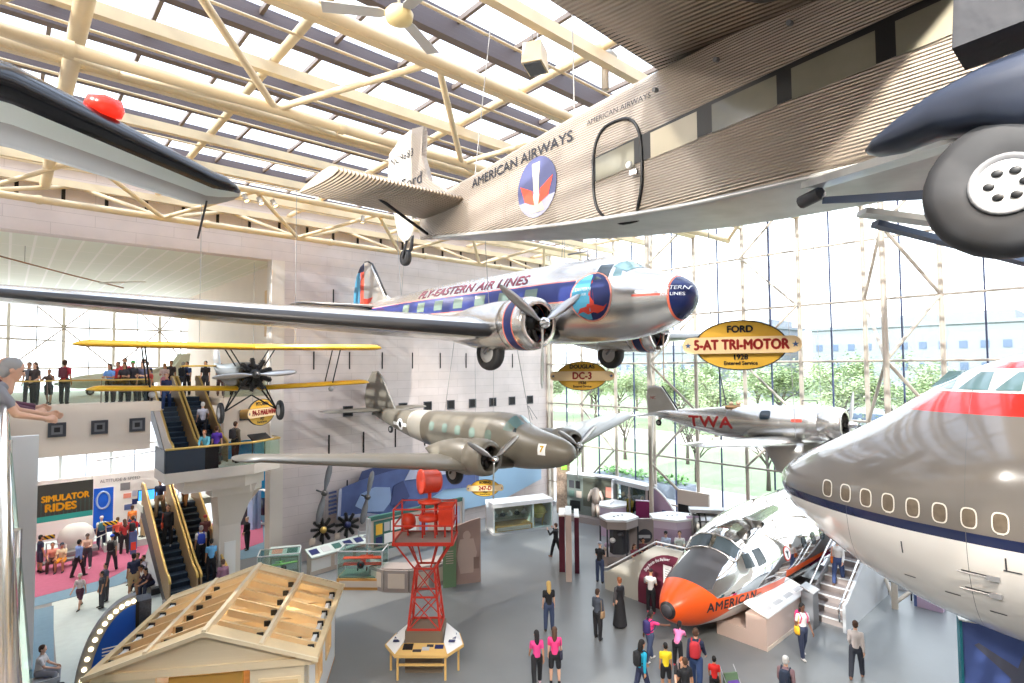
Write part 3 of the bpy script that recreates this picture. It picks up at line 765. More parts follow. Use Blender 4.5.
# emblem on the nose side: light and dark blue halves with a red bird
for sgn in (-1,):
    F3.blob((-2.62, .05), 1.42, 1.42, sgn, .012).obj('emblem_ring', M['salmon'], fus)
    F3.blob((-2.62, .05), 1.32, 1.32, sgn, .016).obj('emblem_disc', M['navy'], fus)
    b = MB(); vs = []
    for i in range(9):
        zz = -.64+1.28*i/8; hw = math.sqrt(max(0, .66**2-zz*zz))
        for j in range(5): vs.append(F3.side(-2.62-hw+(hw)*j/4, .05+zz, sgn, .02))
    b.add(vs, [(i*5+j, (i+1)*5+j, (i+1)*5+j+1, i*5+j+1) for i in range(8) for j in range(4)]).obj('emblem_half', M['sky_blue'], fus)
    bird = [(-3.42, -.48), (-3.3, -.32), (-3.06, -.28), (-2.98, .1), (-2.92, .5), (-2.84, .05), (-2.8, -.22), (-2.5, -.3), (-2.38, -.22), (-2.52, -.4), (-2.72, -.48), (-2.86, -.44), (-3.05, -.5), (-3.2, -.42)]
    b = MB(); b.add([F3.side(x+.33, z+.05, sgn, .026) for x, z in bird], [tuple(range(len(bird)))]).obj('emblem_bird', M['logo_red'], fus)
    F3.text('EASTERN', -2.87, .27, .14, sgn, M['text_white'], fus, off=.028); F3.text('AIR', -2.82, .12, .12, sgn, M['text_white'], fus, off=.028)
F3.text('FLY-EASTERN AIR LINES', -8.6, .8, .44, -1, M['text_maroon'], fus, sx=1.35, off=.012, spacing=1.05, bold=.012)
F3.text('EASTERN', -.36, .17, .15, -1, M['text_white'], fus, off=.012); F3.text('AIR LINES', -.36, .0, .12, -1, M['text_white'], fus, off=.012)
F3.text('NC18124', -15.4, .42, .2, -1, M['text_maroon'], fus, off=.012)
finp = [(-15.4, .75), (-16.2, 1.2), (-17.2, 2.4), (-17.6, 2.85), (-18.0, 3.0), (-18.35, 3.02)]
fin(finp+[(-18.35, .6)], .16, 'fin', mat('fin_metal', (206, 204, 198), .35, metal=.7), A)
MB().path([(x+.03, 0, z+.02) for x, z in finp[1:]], .05, 8).obj('fin_boot', M['boot_black'], A)
rud = fin([(-18.37, 3.02), (-18.8, 2.85), (-19.2, 2.4), (-19.45, 1.6), (-19.5, .8), (-19.35, .3), (-18.37, .45)], .12, 'rudder', mat('rudder_blue', (86, 164, 200), .45, layers=[(lambda X, Y, Z: (X > -18.7) & (Z < 2.75), (224, 92, 70), .45, 0), (lambda X, Y, Z: Z > 2.55+(X+18.6)*.0, (44, 50, 80), .45, 0)]), A)
MB().add([(x, -.085, z) for x, z in [(-18.2, .75), (-17.6, .95), (-17.3, 1.2), (-17.9, 1.15), (-18.3, 1.2)]], [(0, 1, 2, 3, 4)]).obj('fin_bird_wing', M['logo_red'], A)
for s in (-1, 1):
    wing(tip([(s*.1, -16.4, 2.3, .62, .8), (s*3.4, -17.1, 1.5, .66, .8)], s), 'stabilizer', [M['aluminium_dull'], M['boot_black']], A, boot=2)
    wing(tip([(s*.9, -4.0, 4.7, -1.0, 1.1), (s*3.9, -4.15, 4.4, -.98, 1.1), (s*9.2, -5.6, 3.1, -.76, 1.1), (s*(13.0 if s > 0 else 14.6), -6.7, 2.0, -.5, 1.0)], s), 'wing', [M['aluminium'], M['boot_black']], A, boot=2)
    n = MB().lathe([(.62, -3.3+0), (.70, -3.9), (.71, -4.6), (.64, -5.6), (.46, -6.6), (.2, -7.5), (.02, -7.9)], (0, s*2.82, -.78), (1, 0, 0), 30).obj('nacelle', M['aluminium'], A)
    cw = MB().lathe([(.52, -.02), (.62, .0), (.69, -.08), (.735, -.3), (.73, -.8), (.70, -1.02), (.6, -1.02), (.56, -.3), (.52, -.02)], (-2.95, s*2.82, -.76), (1, 0, 0), 36)
    cw.obj('cowling', mat('cowl_%d' % (s+1), (214, 210, 205), .22, metal=.9, layers=[(lambda X, Y, Z: X.between(-3.6, -3.3), (40, 50, 100), .3, .1), (lambda X, Y, Z: X.between(-3.3, -3.26) | X.between(-3.64, -3.6), (226, 120, 90), .3, .1)]), A)
    radial(A, (-3.35, s*2.82, -.76), .56, 9)
    propeller(A, (-2.85, s*2.82, -.76), 1.74, 3, PI if s < 0 else PI+.05, M['blade_metal'] if s < 0 else M['blade_tan'], M['chrome'], .26)
    wheel(A, (-5.0, s*2.82, -1.55), .52, .34)
    for q in (-.25, .25): MB().tube((-4.6, s*2.82+q, -1.2), (-5.0, s*2.82+q, -1.55), .05).obj('gear_strut', M['mid_grey'], A)
MB().path([(-3.4, -.35, 1.3), (-3.4, -.35, 1.55), (-4.2, -.35, 1.55)], .03).obj('antenna', M['mid_grey'], A)
wheel(A, (-17.6, 0, -.35), .2, .14, 'tail_wheel')
cables(A, [(-14.8, 0, 1.0, 1.6, -.6), (-14.8, 0, 1.0, -1.6, .6), (-6.5, -1.6, -.5, 0, -.5), (-6.5, 1.6, -.5, 0, .5)], 5.2)

# ================================================================ olive-grey twin-engined airliner below it
B = thing('transport_plane', 'olive-grey twin-engined transport plane with blunt rounded nose, hung lowest', 'airplane', (14.82, 13.27, 6.32), (0, math.radians(1.2), math.radians(-87.6)), scale=.87)
mk('olive', (114, 108, 96), .42, noise=(1.0, .07), wave=panel_wave(.8, .5), coat=.25, layers=[(lambda X, Y, Z: X.between(-10.75, -9.45), (186, 182, 172), .5, 0)])
mk('olive_plain', (118, 112, 100), .42, noise=(1.0, .06), coat=.25)
F2 = Fus([(-16.0, .75, .04, .15, .1, 2), (-15, .62, .2, .3, .3, 2), (-13, .42, .5, .5, .55, 2.1), (-11, .3, .74, .7, .8, 2.2), (-9, .24, .88, .84, .98, 2.3), (-6, .2, .95, 1.04, 1.12, 2.4), (-4.2, .18, .95, 1.18, 1.14, 2.4), (-3.35, .15, .93, 1.18, 1.12, 2.3), (-2.75, .12, .9, .86, 1.08, 2.2), (-2, .1, .84, .68, .98, 2.1), (-1.2, .06, .7, .58, .8, 2), (-.6, .03, .53, .47, .6, 2), (-.2, 0, .33, .32, .36, 2), (-.05, 0, .17, .17, .18, 2), (0, 0, .02, .02, .02, 2)])
fb = F2.mesh().obj('fuselage', M['olive'], B)
for sgn in (-1, 1):
    for x in (-4.15, -5.25, -6.3, -7.3, -8.4): F2.blob((x, .42), .42, .44, sgn, .008, 3).obj('window', M['win_green'], fb)
    F2.patch([(-3.3, .72), (-2.85, .68), (-2.85, .92), (-3.25, 1.12)], sgn, .008, 4).obj('cockpit_window', M['win_green'], fb)
    F2.patch([(-2.8, .68), (-2.62, .66), (-2.75, .86), (-2.82, .94)], sgn, .008, 4).obj('cockpit_window', M['win_dark'], fb)
    b = MB(); vs = []
    for i in range(6):
        for j in range(4): vs.append(F2.pt(-2.72-.5*j/3, PI/2-sgn*(.08+.6*i/5), .012))
    b.add(vs, [(i*4+j, (i+1)*4+j, (i+1)*4+j+1, i*4+j+1) for i in range(5) for j in range(3)], 0, True).obj('windshield', M['win_teal'], fb)
    F2.blob((-11.5, .22), .62, .62, sgn, .01).obj('insignia_disc', M['text_white'], fb)
    F2.blob((-11.5, .22), .34, .34, sgn, .014).obj('insignia_star', M['black'], fb)
    F2.patch([(-12.3, .13), (-10.8, .13), (-10.8, .31), (-12.3, .31)], sgn, .008, 6).obj('insignia_bar', M['text_white'], fb)
F2.patch([(-1.35, -.12), (-1.0, -.12), (-1.0, .34), (-1.35, .34)], -1, .01, 4).obj('nose_plate', M['text_white'], fb)
F2.text('7', -1.17, .12, .34, -1, mat('plate_gold', (206, 166, 40), .5), fb, off=.02, bold=.015)
fin([(-13.0, .85), (-13.9, 1.9), (-14.5, 2.7), (-15.0, 3.0), (-15.5, 2.95), (-16.1, 2.3), (-16.4, 1.4), (-16.2, .7), (-15, .5)], .18, 'fin', M['olive_plain'], B)
for s in (-1, 1):
    wing(tip([(s*.2, -13.9, 2.2, .72, .8), (s*3.0, -14.5, 1.4, .74, .8)], s), 'stabilizer', M['olive_plain'], B)
    wing(tip([(s*.7, -2.7, 4.6, -.75, 1.05), (s*3.2, -2.95, 4.2, -.62, 1.0), (s*10.6, -4.3, 1.9, .42, .8)], s), 'wing', M['olive_plain'], B)
    MB().lathe([(.66, -2.9), (.74, -3.4), (.7, -4.2), (.5, -5.2), (.2, -6.1), (.02, -6.5)], (0, s*2.6, -.25), (1, 0, 0), 28).obj('nacelle', M['olive_plain'], B)
    MB().lathe([(.5, .0), (.6, .04), (.69, -.08), (.75, -.4), (.73, -.95), (.66, -1.0), (.56, -.4), (.5, 0)], (-2.15, s*2.6, -.16), (1, 0, 0), 34).obj('cowling', M['olive_plain'], B)
    radial(B, (-2.6, s*2.6, -.16), .54)
    propeller(B, (-1.95, s*2.6, -.14), 1.58, 3, PI, M['blade_metal'], M['chrome'], .24, .14)
    wheel(B, (-4.4, s*2.6, -1.05), .48, .32)
    for q in (-.24, .24): MB().tube((-4.2, s*2.6+q, -.7), (-4.4, s*2.6+q, -1.05), .05).obj('gear_strut', M['dark_grey'], B)
    MB().tube((-2.2, s*.15, 1.2), (-2.6, s*.02, 1.75), .012, n=5).obj('antenna', M['mid_grey'], B)
wheel(B, (-13.5, 0, -.3), .2, .14, 'tail_wheel'); MB().tube((-13.5, 0, -.25), (-13.3, 0, .1), .04).obj('tail_strut', M['dark_grey'], B)
cables(B, [(-8.5, 0, 1.0, .8, .0), (-2.4, .0, .8, -.9, -.2)], 5.0)

# ================================================================ silver single-engined mail plane near the glass
D = thing('mail_plane', 'silver single-engined low-wing mail plane with red letters before the glass wall', 'airplane', (22.97, 7.27, 7.18), (0, math.radians(-2.0), DOWN))
F1 = Fus([(-8.45, .2, .03, .1, .06, 2), (-7.6, .15, .16, .24, .2, 2), (-6, .02, .38, .44, .48, 2), (-4.5, -.06, .58, .64, .68, 2), (-2.8, -.08, .68, .72, .74, 2), (-1.2, -.06, .66, .7, .7, 2), (-.55, -.03, .58, .62, .62, 2)])
fd = F1.mesh(xs=[-8.45+.158*i for i in range(51)]).obj('fuselage', M['aluminium'], D)
F1.text('TWA', -5.15, -.08, .66, -1, M['text_red'], fd, sx=1.35, off=.012, bold=.02, spacing=1.1)
F1.blob((-2.72, .3), .42, .34, -1, .01, 4).obj('window', M['win_dark'], fd)
F1.blob((-1.5, .12), .4, .12, -1, .01, 4).obj('placard', M['logo_red'], fd)
MB().lathe([(.44, .06), (.54, .1), (.6, .02), (.645, -.25), (.64, -.7), (.6, -.74), (.5, -.2), (.44, .06)], (-.1, 0, -.03), (1, 0, 0), 34).obj('cowling', M['aluminium'], D)
radial(D, (-.3, 0, -.03), .46); propeller(D, (.12, 0, -.03), 1.35, 2, PI/2+1.1, M['blade_metal'], M['chrome'], .2, .13)
fin([(-7.0, .35), (-7.35, .9), (-7.75, 1.45), (-8.05, 1.55), (-8.5, 1.5), (-8.62, 1.0), (-8.55, .2), (-8.2, .1)], .12, 'fin', M['aluminium_dull'], D)
MB().path([(-6.95, 0, .42), (-7.32, 0, .95), (-7.72, 0, 1.5)], .04).obj('fin_boot', M['boot_black'], D)
text_on(lambda u, v: V((-8.2+u, -.08, .95+v)), 'NC', .2, M['text_red'], D)
for s in (-1, 1):
    wing(tip([(s*.1, -7.3, 1.2, .2, .8), (s*1.7, -7.5, .9, .22, .8)], s), 'stabilizer', M['aluminium_dull'], D)
    wing(tip([(s*.4, -1.35, 2.5, -.78, 1.1), (s*1.4, -1.4, 2.4, -.7, 1.05), (s*5.6, -1.95, 1.5, -.38, .9)], s), 'wing', M['aluminium'], D)
    b = MB(); rings = []
    for z, l, w_, c in ((-.7, 1.5, .3, -1.9), (-1.1, 1.25, .3, -1.85), (-1.5, 1.05, .28, -1.75), (-1.75, .95, .25, -1.72), (-1.86, .7, .2, -1.7)):
        rings.append([V((c+math.cos(2*PI*k/16)*l/2*(1.0 if math.cos(2*PI*k/16) > 0 else 1.15), s*.95+math.sin(2*PI*k/16)*w_/2, z)) for k in range(16)])
    b.loft(rings).obj('gear_fairing', M['aluminium_dull'], D)
    wheel(D, (-1.72, s*.95, -1.72), .33, .16)
wheel(D, (-8.0, 0, -.22), .14, .1, 'tail_wheel'); MB().tube((-8.0, 0, -.2), (-7.8, 0, .05), .03).obj('tail_strut', M['mid_grey'], D)
MB().tube((-4.6, 0, .62), (-4.85, 0, 2.3), .025, n=6).obj('antenna', M['dark_grey'], D)
hd = MB().lathe([(.12, 0), (.3, .02), (.34, .08), (.26, .12)], (-4.3, 0, .52), (0, 0, 1), 18).obj('cockpit_coaming', mat('leather_tan', (168, 128, 84), .6), D)
MB().ell((-4.1, .1, .72), .1).ell((-4.35, -.05, .7), .09).obj('headrest', M['blade_tan'], D)
MB().path([(-.95, 0, .72), (-.95, 0, .84), (-1.5, 0, .84), (-1.5, 0, .7)], .02).obj('antenna_rail', M['dark_grey'], D)
MB().bar((-1.2, -.95, -1.15), (-.35, -.35, -.55), .08, .14).obj('gear_brace', M['black'], D); MB().bar((-1.2, .95, -1.15), (-.35, .35, -.55), .08, .14).obj('gear_brace', M['black'], D)
cables(D, [(-6.6, 0, .5, .2, -.2), (-1.3, -1.3, -.45, .1, -.2), (-1.3, 1.3, -.45, .1, .2)], 9.0)

# ================================================================ yellow-winged biplane head-on
mk('yellow_wing', (238, 184, 34), .4, noise=(2, .04)); mk('wing_under', (196, 148, 96), .55)
E_ = thing('biplane', 'yellow-winged black biplane seen nose-on before the escalators', 'airplane', (6.45, 20.45, 9.17), (0, 0, math.radians(-92.6)))
Fm = Fus([(-6.2, .3, .06, .2, .1, 2), (-5, .12, .2, .3, .25, 2.2), (-3.5, 0, .36, .42, .4, 2.4), (-2, -.05, .44, .5, .5, 2.4), (-.9, -.06, .46, .5, .5, 2.2), (-.45, -.04, .4, .42, .42, 2)])
Fm.mesh(xs=[-6.2+.144*i for i in range(41)]).obj('fuselage', mat('fabric_black', (52, 54, 52), .35, layers=[(lambda X, Y, Z: Z > .24, (104, 112, 118), .3, .4)]), E_)
MB().lathe([(.3, -.06), (.42, -.3), (.44, -.75)], (-.2, 0, -.03), (1, 0, 0), 24).obj('cowl_ring', M['black_gloss'], E_)
radial(E_, (-.12, 0, 0), .62, 9, 'engine_dark')
propeller(E_, (.08, 0, 0), 1.38, 2, PI/2+.06, M['blade_metal'], M['cylinder_metal'], .24, .12)
for s in (-1, 1):
    yw = [M['yellow_wing'], M['wing_under']]
    mf = lambda i, k: 1 if k > 10 else 0
    wing(tip([(s*.01, -.15, 1.4, .93, 1.1), (s*4.6, -.2, 1.4, .98, 1.1)], s), 'upper_wing', yw, E_, mfn=mf)
    wing(tip([(s*.4, -.55, 1.15, -.52, 1.1), (s*4.3, -.62, 1.15, -.4, 1.1)], s), 'lower_wing', yw, E_, mfn=mf)
    for (y0, y1, xx) in ((3.2, 3.0, -.4), (3.2, 3.0, -1.2)):
        MB().tube((xx, s*y0, .94), (xx-.3, s*y1, -.42), .025, n=6).obj('strut', M['black'], E_)
    for xx in (-.35, -1.1):
        MB().tube((xx, s*.75, .92), (xx, s*.38, .3), .022, n=6).obj('strut', M['black'], E_)
    MB().tube((-.3, s*.38, -.4), (-.5, s*.85, -1.25), .03, n=6).tube((-1.1, s*.38, -.4), (-.5, s*.85, -1.25), .03, n=6).tube((-.5, s*.85, -1.25), (-.5, 0, -.72), .028, n=6).obj('gear_strut', M['black'], E_)
    wheel(E_, (-.5, s*.98, -1.3), .36, .14)
    wing(tip([(s*.05, -5.3, .9, .32, .6), (s*1.2, -5.4, .75, .32, .6)], s), 'stabilizer', yw, E_)
    MB().ell((-.72, s*2.95, -.6), .1).obj('wing_light', M['light_grey'], E_)
fin([(-5.2, .4), (-5.6, 1.0), (-6.0, 1.25), (-6.35, 1.1), (-6.5, .6), (-6.2, .25)], .07, 'fin', M['light_grey'], E_)
cables(E_, [(-.8, -1.6, .98, 0, 0), (-.8, 1.6, .98, 0, 0)], 7.0)

# ================================================================ black-edged wing over the balcony
G = thing('aircraft_wing', 'grey wing with black leading edge and red tip light at the upper left', 'airplane', (.0, 7.75, 11.8), (0, 0, DOWN))
secs = [(-6.5, 1.5, 3.4, .75, 1.6), (0, .75, 2.1, .3, 1.7), (1.95, -.05, 1.35, .0, 1.5)]
mk('wing_grey', (142, 138, 132), .4, noise=(1.5, .05)); mk('light_edge', (206, 216, 212), .35)
b = MB(); rings = [[V((xl-c*ch, y, z+t*k*ch)) for c, k in AIR] for (y, xl, ch, z, t) in tip(secs, 1)]
b.loft(rings, 0, mfn=lambda i, k: 2 if k in (12, 13) else (1 if 3 <= k <= 11 else 0)); b.obj('wing_panel', [M['wing_grey'], M['black_gloss'], M['light_edge']], G)
MB().lathe([(.02, 0), (.16, .02), (.19, .1), (.16, .2), (.02, .24)], (.2, .75, .38), (.25, 0, 1), 16).obj('tip_light', mat('red_lens', (226, 40, 30), .2, emit=((255, 50, 30), .35)), G)
MB().tube((-.9, 2.05, -.05), (-1.15, 2.0, -.55), .015, n=5).obj('static_probe', M['dark_grey'], G)
# ================================================================ corrugated trimotor overhead (local x forward = -Y)
T = thing('trimotor', 'corrugated silver high-wing transport hung overhead with oval cabin door', 'airplane', (7.1, 3.0, 12.0), (0, 0, DOWN))
def corr(ax, p): return (lambda X, Y, Z: ((Z if ax == 'z' else Y)*(6.2832/p)).sin(), .9, p*.25)
def groove_shade(ax, p): return (lambda X, Y, Z: ((Z if ax == 'z' else Y)*(6.2832/p)).sin() < -.35)  # mask darkening the grooves in colour, partly standing for their shade
mk('corrugated', (190, 177, 162), .42, metal=.55, noise=(1.5, .06), wave=corr('z', .036), layers=[(groove_shade('z', .036), (172, 158, 146), .5, .4)])
mk('corrugated_wing', (186, 170, 152), .5, metal=.35, noise=(1.5, .06), wave=corr('y', .075), layers=[(groove_shade('y', .075), (166, 150, 132), .5, .3)])
mk('belly', (190, 190, 188), .4, metal=.5, noise=(2.5, .12))
TF = Fus([(-8.0, .74, .05, .36, .41, 6), (-7.35, .74, .14, .4, .49, 6), (-5.16, .62, .47, .56, .71, 8), (-2.1, .5, .73, .84, .98, 9), (-.4, .4, .78, 1.0, 1.0, 10), (1, .4, .8, 1.05, 1.02, 10), (4, .4, .82, 1.05, 1.04, 10), (6.2, .4, .75, .85, 1.0, 8), (7.2, .3, .55, .6, .8, 5)], NA=64)
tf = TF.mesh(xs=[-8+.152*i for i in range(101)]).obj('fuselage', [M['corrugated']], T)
def winpatch(y0, y1, zb0, zb1, h, m, nm='window'):
    TF.patch([(3-y0, zb0-12), (3-y1, zb1-12), (3-y1, zb1-12+h), (3-y0, zb0-12+h)], -1, .012, 5).obj(nm, m, tf)
mk('cabin_glass', (126, 122, 108), .12, noise=(1.2, .25)); mk('cabin_glass_pale', (190, 180, 158), .2, noise=(1.2, .1))
TF.patch([(3-5.3, .09), (3-.2, .42), (3-.2, .86), (3-5.3, .44)], -1, .008, 10).obj('window_band', M['black'], tf)
for (a, c, m) in ((5.22, 4.52, 'cabin_glass'), (4.25, 3.56, 'cabin_glass_pale'), (3.36, 2.58, 'cabin_glass'), (2.42, 1.62, 'cabin_glass'), (1.45, .75, 'cabin_glass')):
    zb = lambda y: 12.11+(4.42-y)*.067
    winpatch(a, c, zb(a)+.02, zb(c)+.02, .35, M[m])
# oval door frame
pts = []
for k in range(40):
    a = 2*PI*k/40; q, t = math.cos(a), math.sin(a)
    pts.append(TF.side(3-4.83+.44*math.copysign(abs(q)**.7, q), .15+.70*math.copysign(abs(t)**.7, t)-.02*q, -1, .012))
MB().path(pts, .022, 6, closed=True).obj('door_frame', M['black'], tf)
MB().box((3-4.5-.06, -.83, -.02), (3-4.5+.06, -.79, .05)).obj('door_handle', M['chrome'], tf)
MB().ell((3-4.55, -.85, .12), (.05, .03, .05)).obj('door_lamp', M['white'], tf)
TF.text('AMERICAN AIRWAYS', 3-7.1, .92, .24, -1, M['text_black'], tf, sx=1.25, off=.02, bold=.004)
TF.text('AMERICAN AIRWAYS', 3-4.8, 1.0, .11, -1, M['text_black'], tf, sx=1.1, off=.02)
# round emblem: blue disc with spread eagle and stripes
TF.blob((3-6.55, .35), 1.0, 1.0, -1, .014).obj('emblem_disc', mat('emblem_blue', (70, 74, 110), .5, layers=[(lambda X, Y, Z: Z < .15, (150, 150, 170), .5, 0)]), tf)
for pl, c in (([(-.42, .1), (-.1, -.05), (-.05, -.3), (-.3, -.2)], 'logo_red'), ([(.42, .1), (.1, -.05), (.05, -.3), (.3, -.2)], 'logo_red'), ([(-.1, .4), (.1, .4), (.06, -.1), (.2, -.42), (-.2, -.42), (-.06, -.1)], 'cabin_glass_pale')):
    MB().add([TF.side(3-6.55+x, .35+z, -1, .02) for x, z in pl], [tuple(range(len(pl)))]).obj('emblem_mark', M[c], tf)
for k in range(5):
    yy = 4.1-.85*k
    MB().tube((3-yy, -.82, 1.0+.05*k), (3-yy, -.9, .98+.05*k), .03, n=6).obj('vent_tube', M['mid_grey'], tf)
# belly fairing plates with stains
TF2 = Fus([(-7.35, .26, .13, .04, .03, 4), (-5.16, -.09, .46, .06, .04, 4), (-2.1, -.48, .72, .06, .04, 4), (-.4, -.6, .77, .06, .04, 4), (1, -.62, .79, .06, .05, 4), (4, -.64, .8, .06, .05, 4)], NA=32)
TF2.mesh(xs=[-7.35+.28*i for i in range(41)]).obj('belly_skin', M['belly'], T)
# tail
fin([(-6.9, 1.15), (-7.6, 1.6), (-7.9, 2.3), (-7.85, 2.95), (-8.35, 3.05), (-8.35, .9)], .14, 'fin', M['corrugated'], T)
fin([(-8.4, 3.05), (-8.9, 3.0), (-9.45, 2.75), (-9.5, 2.2), (-9.2, 1.6), (-9.15, 1.0), (-9.0, .6), (-8.7, .35), (-8.4, .5)], .1, 'rudder', mat('rudder_pale', (226, 216, 204), .5), T)
text_on(lambda u, v: V((-8.75+u, -.08, 2.45+v)), 'NC9683', .26, M['text_black'], T, 1.2)
text_on(lambda u, v: V((-8.3+u, -.09, 1.75+v)), 'Ford', .4, M['text_black'], T, 1.2)
for s in (-1, 1):
    ssec = [(s*.12, -5.9, 1.85, .75, .8), (s*3.0, -5.95, 1.75, .75, .8)]
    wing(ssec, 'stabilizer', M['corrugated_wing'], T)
    MB().tube((-6.9, s*1.7, .72), (-7.6, s*.1, .38), .035, n=8).obj('tail_strut', M['black'], T)
    # thick cantilever wing
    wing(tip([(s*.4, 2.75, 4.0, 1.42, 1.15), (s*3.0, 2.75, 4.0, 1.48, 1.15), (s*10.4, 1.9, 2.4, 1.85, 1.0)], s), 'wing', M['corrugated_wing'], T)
    # outrigged engine nacelle, gear leg, wheel and fender
    MB().lathe([(.005, .4), (.14, .62), (.3, 1.2), (.42, 2.0), (.45, 2.6), (.4, 2.9), (.02, 2.95)], (.32, s*2.4, .62), (1, 0, 0), 26).obj('nacelle', M['black'], T)
    radial(T, (3.3, s*2.4, .62), .6, 9); propeller(T, (3.6, s*2.4, .62), 1.4, 2, .4, M['blade_metal'], M['chrome'])
    for xx in (1.5, 2.6): MB().tube((xx, s*2.4, .9), (xx, s*2.4, 1.4), .04).obj('nacelle_strut', M['black'], T)
mk('canvas_black', (24, 26, 34), .7, bump=(4, .25, .04)); mk('fender_blue', (38, 44, 58), .35, noise=(3, .06))
for s in (-1, 1):
    cv = [V(p) for p in ((2.28, -.2, -.62), (2.95, -.2, -.58), (2.95, .2, -.58), (2.28, .2, -.62))]
    MB().loft([cv, [p+V((.03, 0, .5)) for p in cv], [V((p.x*.98-.0, p.y*1.05, .75)) for p in cv]], sm=False).obj('leg_cover', M['canvas_black'], T, (0, s*2.5, 0))
    rings = []
    for (x, zt, zb, hw) in ((1.74, -1.06, -1.09, .05), (1.8, -1.01, -1.12, .12), (1.95, -.92, -1.13, .17), (2.15, -.82, -1.1, .19), (2.4, -.74, -1.14, .2), (2.65, -.7, -1.25, .2), (2.95, -.7, -1.35, .19), (3.25, -.8, -1.3, .15), (3.4, -1.0, -1.15, .06)):
        rings.append([V((x, hw*math.copysign(abs(math.cos(a))**.7, math.cos(a)), (zt+zb)/2+(zt-zb)/2*math.copysign(abs(math.sin(a))**.8, math.sin(a)))) for a in [2*PI*k/20 for k in range(20)]])
    MB().loft(rings).obj('fender', M['fender_blue'], T, (0, s*2.5, 0))
    o = wheel(T, (2.5, s*2.5, -1.52), .44, .26, hub='white', hr=.44)
    for k in range(6):
        a = k*PI/3; MB().ell((.085*math.cos(a), -.107, .085*math.sin(a)), (.03, .01, .024), R=None).obj('hub_hole', M['black'], o)
    MB().lathe([(.15, 0), (.17, -.012), (.188, -.012), (.19, 0)], (0, -.108, 0), (0, 1, 0), 28).obj('hub_rim', M['mid_grey'], o)
    MB().bar((2.4, s*2.4, -1.5), (.9, s*.75, -.9), .14, .07).obj('axle_strut', mat('strut_blue_%d' % (s+1), (70, 86, 112), .4), T)
    MB().bar((2.4, s*2.4, -1.1), (.75, s*.8, -.72), .22, .07).obj('gear_fairing', M['belly'], T)
    if s < 0: MB().tube((.62, s*.74, -.86), (.85, s*.84, -.83), .07).obj('strut_end', M['dark_grey'], T)
wheel(T, (-8.7, 0, .02), .2, .14, 'tail_wheel', 'dark_grey'); MB().path([(-8.7, 0, .02), (-8.6, .1, .25), (-8.4, 0, .5)], .045).tube((-8.7, -.09, 0), (-8.55, -.06, .4), .03).obj('tail_leg', M['dark_grey'], T)
radial(T, (7.3, 0, .3), .6); propeller(T, (7.6, 0, .3), 1.4, 2, .9, M['blade_metal'], M['chrome'])
cables(T, [(-6.0, .0, 1.3, .4, .2), (2.0, -2.4, 2.1, 0, 0), (2.0, 2.4, 2.1, 0, 0), (-3.0, -.3, 1.35, .3, -.4)], 5.0)

# ================================================================ jumbo nose section on the right
J = thing('jumbo_nose', 'huge grey and white airliner nose with red cockpit band at the right', 'airplane', (18.95, 7.9, 5.75), (0, 0, PI/2))
JF = Fus([(-12.5, 0, 3.25, 4.1, 3.2, 1.95), (-8, 0, 3.25, 4.1, 3.2, 1.95), (-6, 0, 3.22, 3.85, 3.1, 1.95), (-5, 0, 3.12, 3.5, 2.95, 1.95), (-4, 0, 2.93, 2.9, 2.7, 2), (-3, 0, 2.6, 2.2, 2.35, 2), (-2, 0, 2.12, 1.6, 1.85, 2), (-1, 0, 1.45, 1.02, 1.22, 2), (-.5, 0, .98, .7, .84, 2), (-.2, 0, .58, .44, .5, 2), (-.05, 0, .28, .22, .25, 2), (0, 0, .03, .03, .03, 2)], NA=80, NX=90)
mk('jumbo_paint', (116, 110, 104), .16, coat=.8, wave=(lambda X, Y, Z: (X*1.9).sin()*(Z*2.6+Y).sin(), .12, .03), layers=[
    (lambda X, Y, Z: Z < -.2, (236, 231, 224), .25, 0), (lambda X, Y, Z: Z.between(-.31, -.08), (30, 38, 72), .25, 0),
    (lambda X, Y, Z: (Z > 2.45) & (X < -2.6), (205, 44, 36), .22, 0), (lambda X, Y, Z: Z.between(2.94, 3.5), (226, 222, 216), .3, 0),
    (lambda X, Y, Z: ((X/2.6).frac() < .004), (90, 88, 84), .3, 0)])
jf = JF.mesh().obj('fuselage', M['jumbo_paint'], J)
mk('cabin_window', (112, 100, 86), .1, noise=(5, .2)); mk('window_rim', (226, 220, 208), .3)
for k in range(15):
    x = -2.05-.535*k
    f = JF.blob((x, .24), .3, .455, 1, .012, 3.2).obj('window_rim', M['window_rim'], jf)
    JF.blob((x, .24), .245, .395, 1, .018, 3.2).obj('window_pane', M['cabin_window'], f)
    if k % 4 == 3: JF.patch([(x-.06, .0), (x+.06, .0), (x+.06, .02), (x-.06, .02)], 1, .016, 2).obj('mark', M['window_rim'], jf)
for sgn in (1, -1):
    for (x0, x1) in ((-4.05, -4.75), (-4.85, -5.5), (-5.6, -6.1)):
        JF.patch([(x0-.02, 3.0), (x1, 3.0), (x1-.05, 3.42), (min(x0-.42, x0), 3.42)], sgn, .02, 6).obj('cockpit_window', M['win_teal'], jf)
for (x, z, w_, h) in ((-3.9, -.78, .03, .3), (-3.95, -1.55, .25, .03), (-4.8, -1.7, .3, .03), (-5.6, -1.9, .3, .03), (-5.85, -.62, .03, .28), (-5.95, -.76, .3, .03), (-5.3, -.98, .5, .03), (-5.3, -1.4, .45, .03)):
    JF.patch([(x-w_/2, z-h/2), (x+w_/2, z-h/2), (x+w_/2, z+h/2), (x-w_/2, z+h/2)], 1, .01, 2).obj('panel_mark', M['dark_grey'], jf)
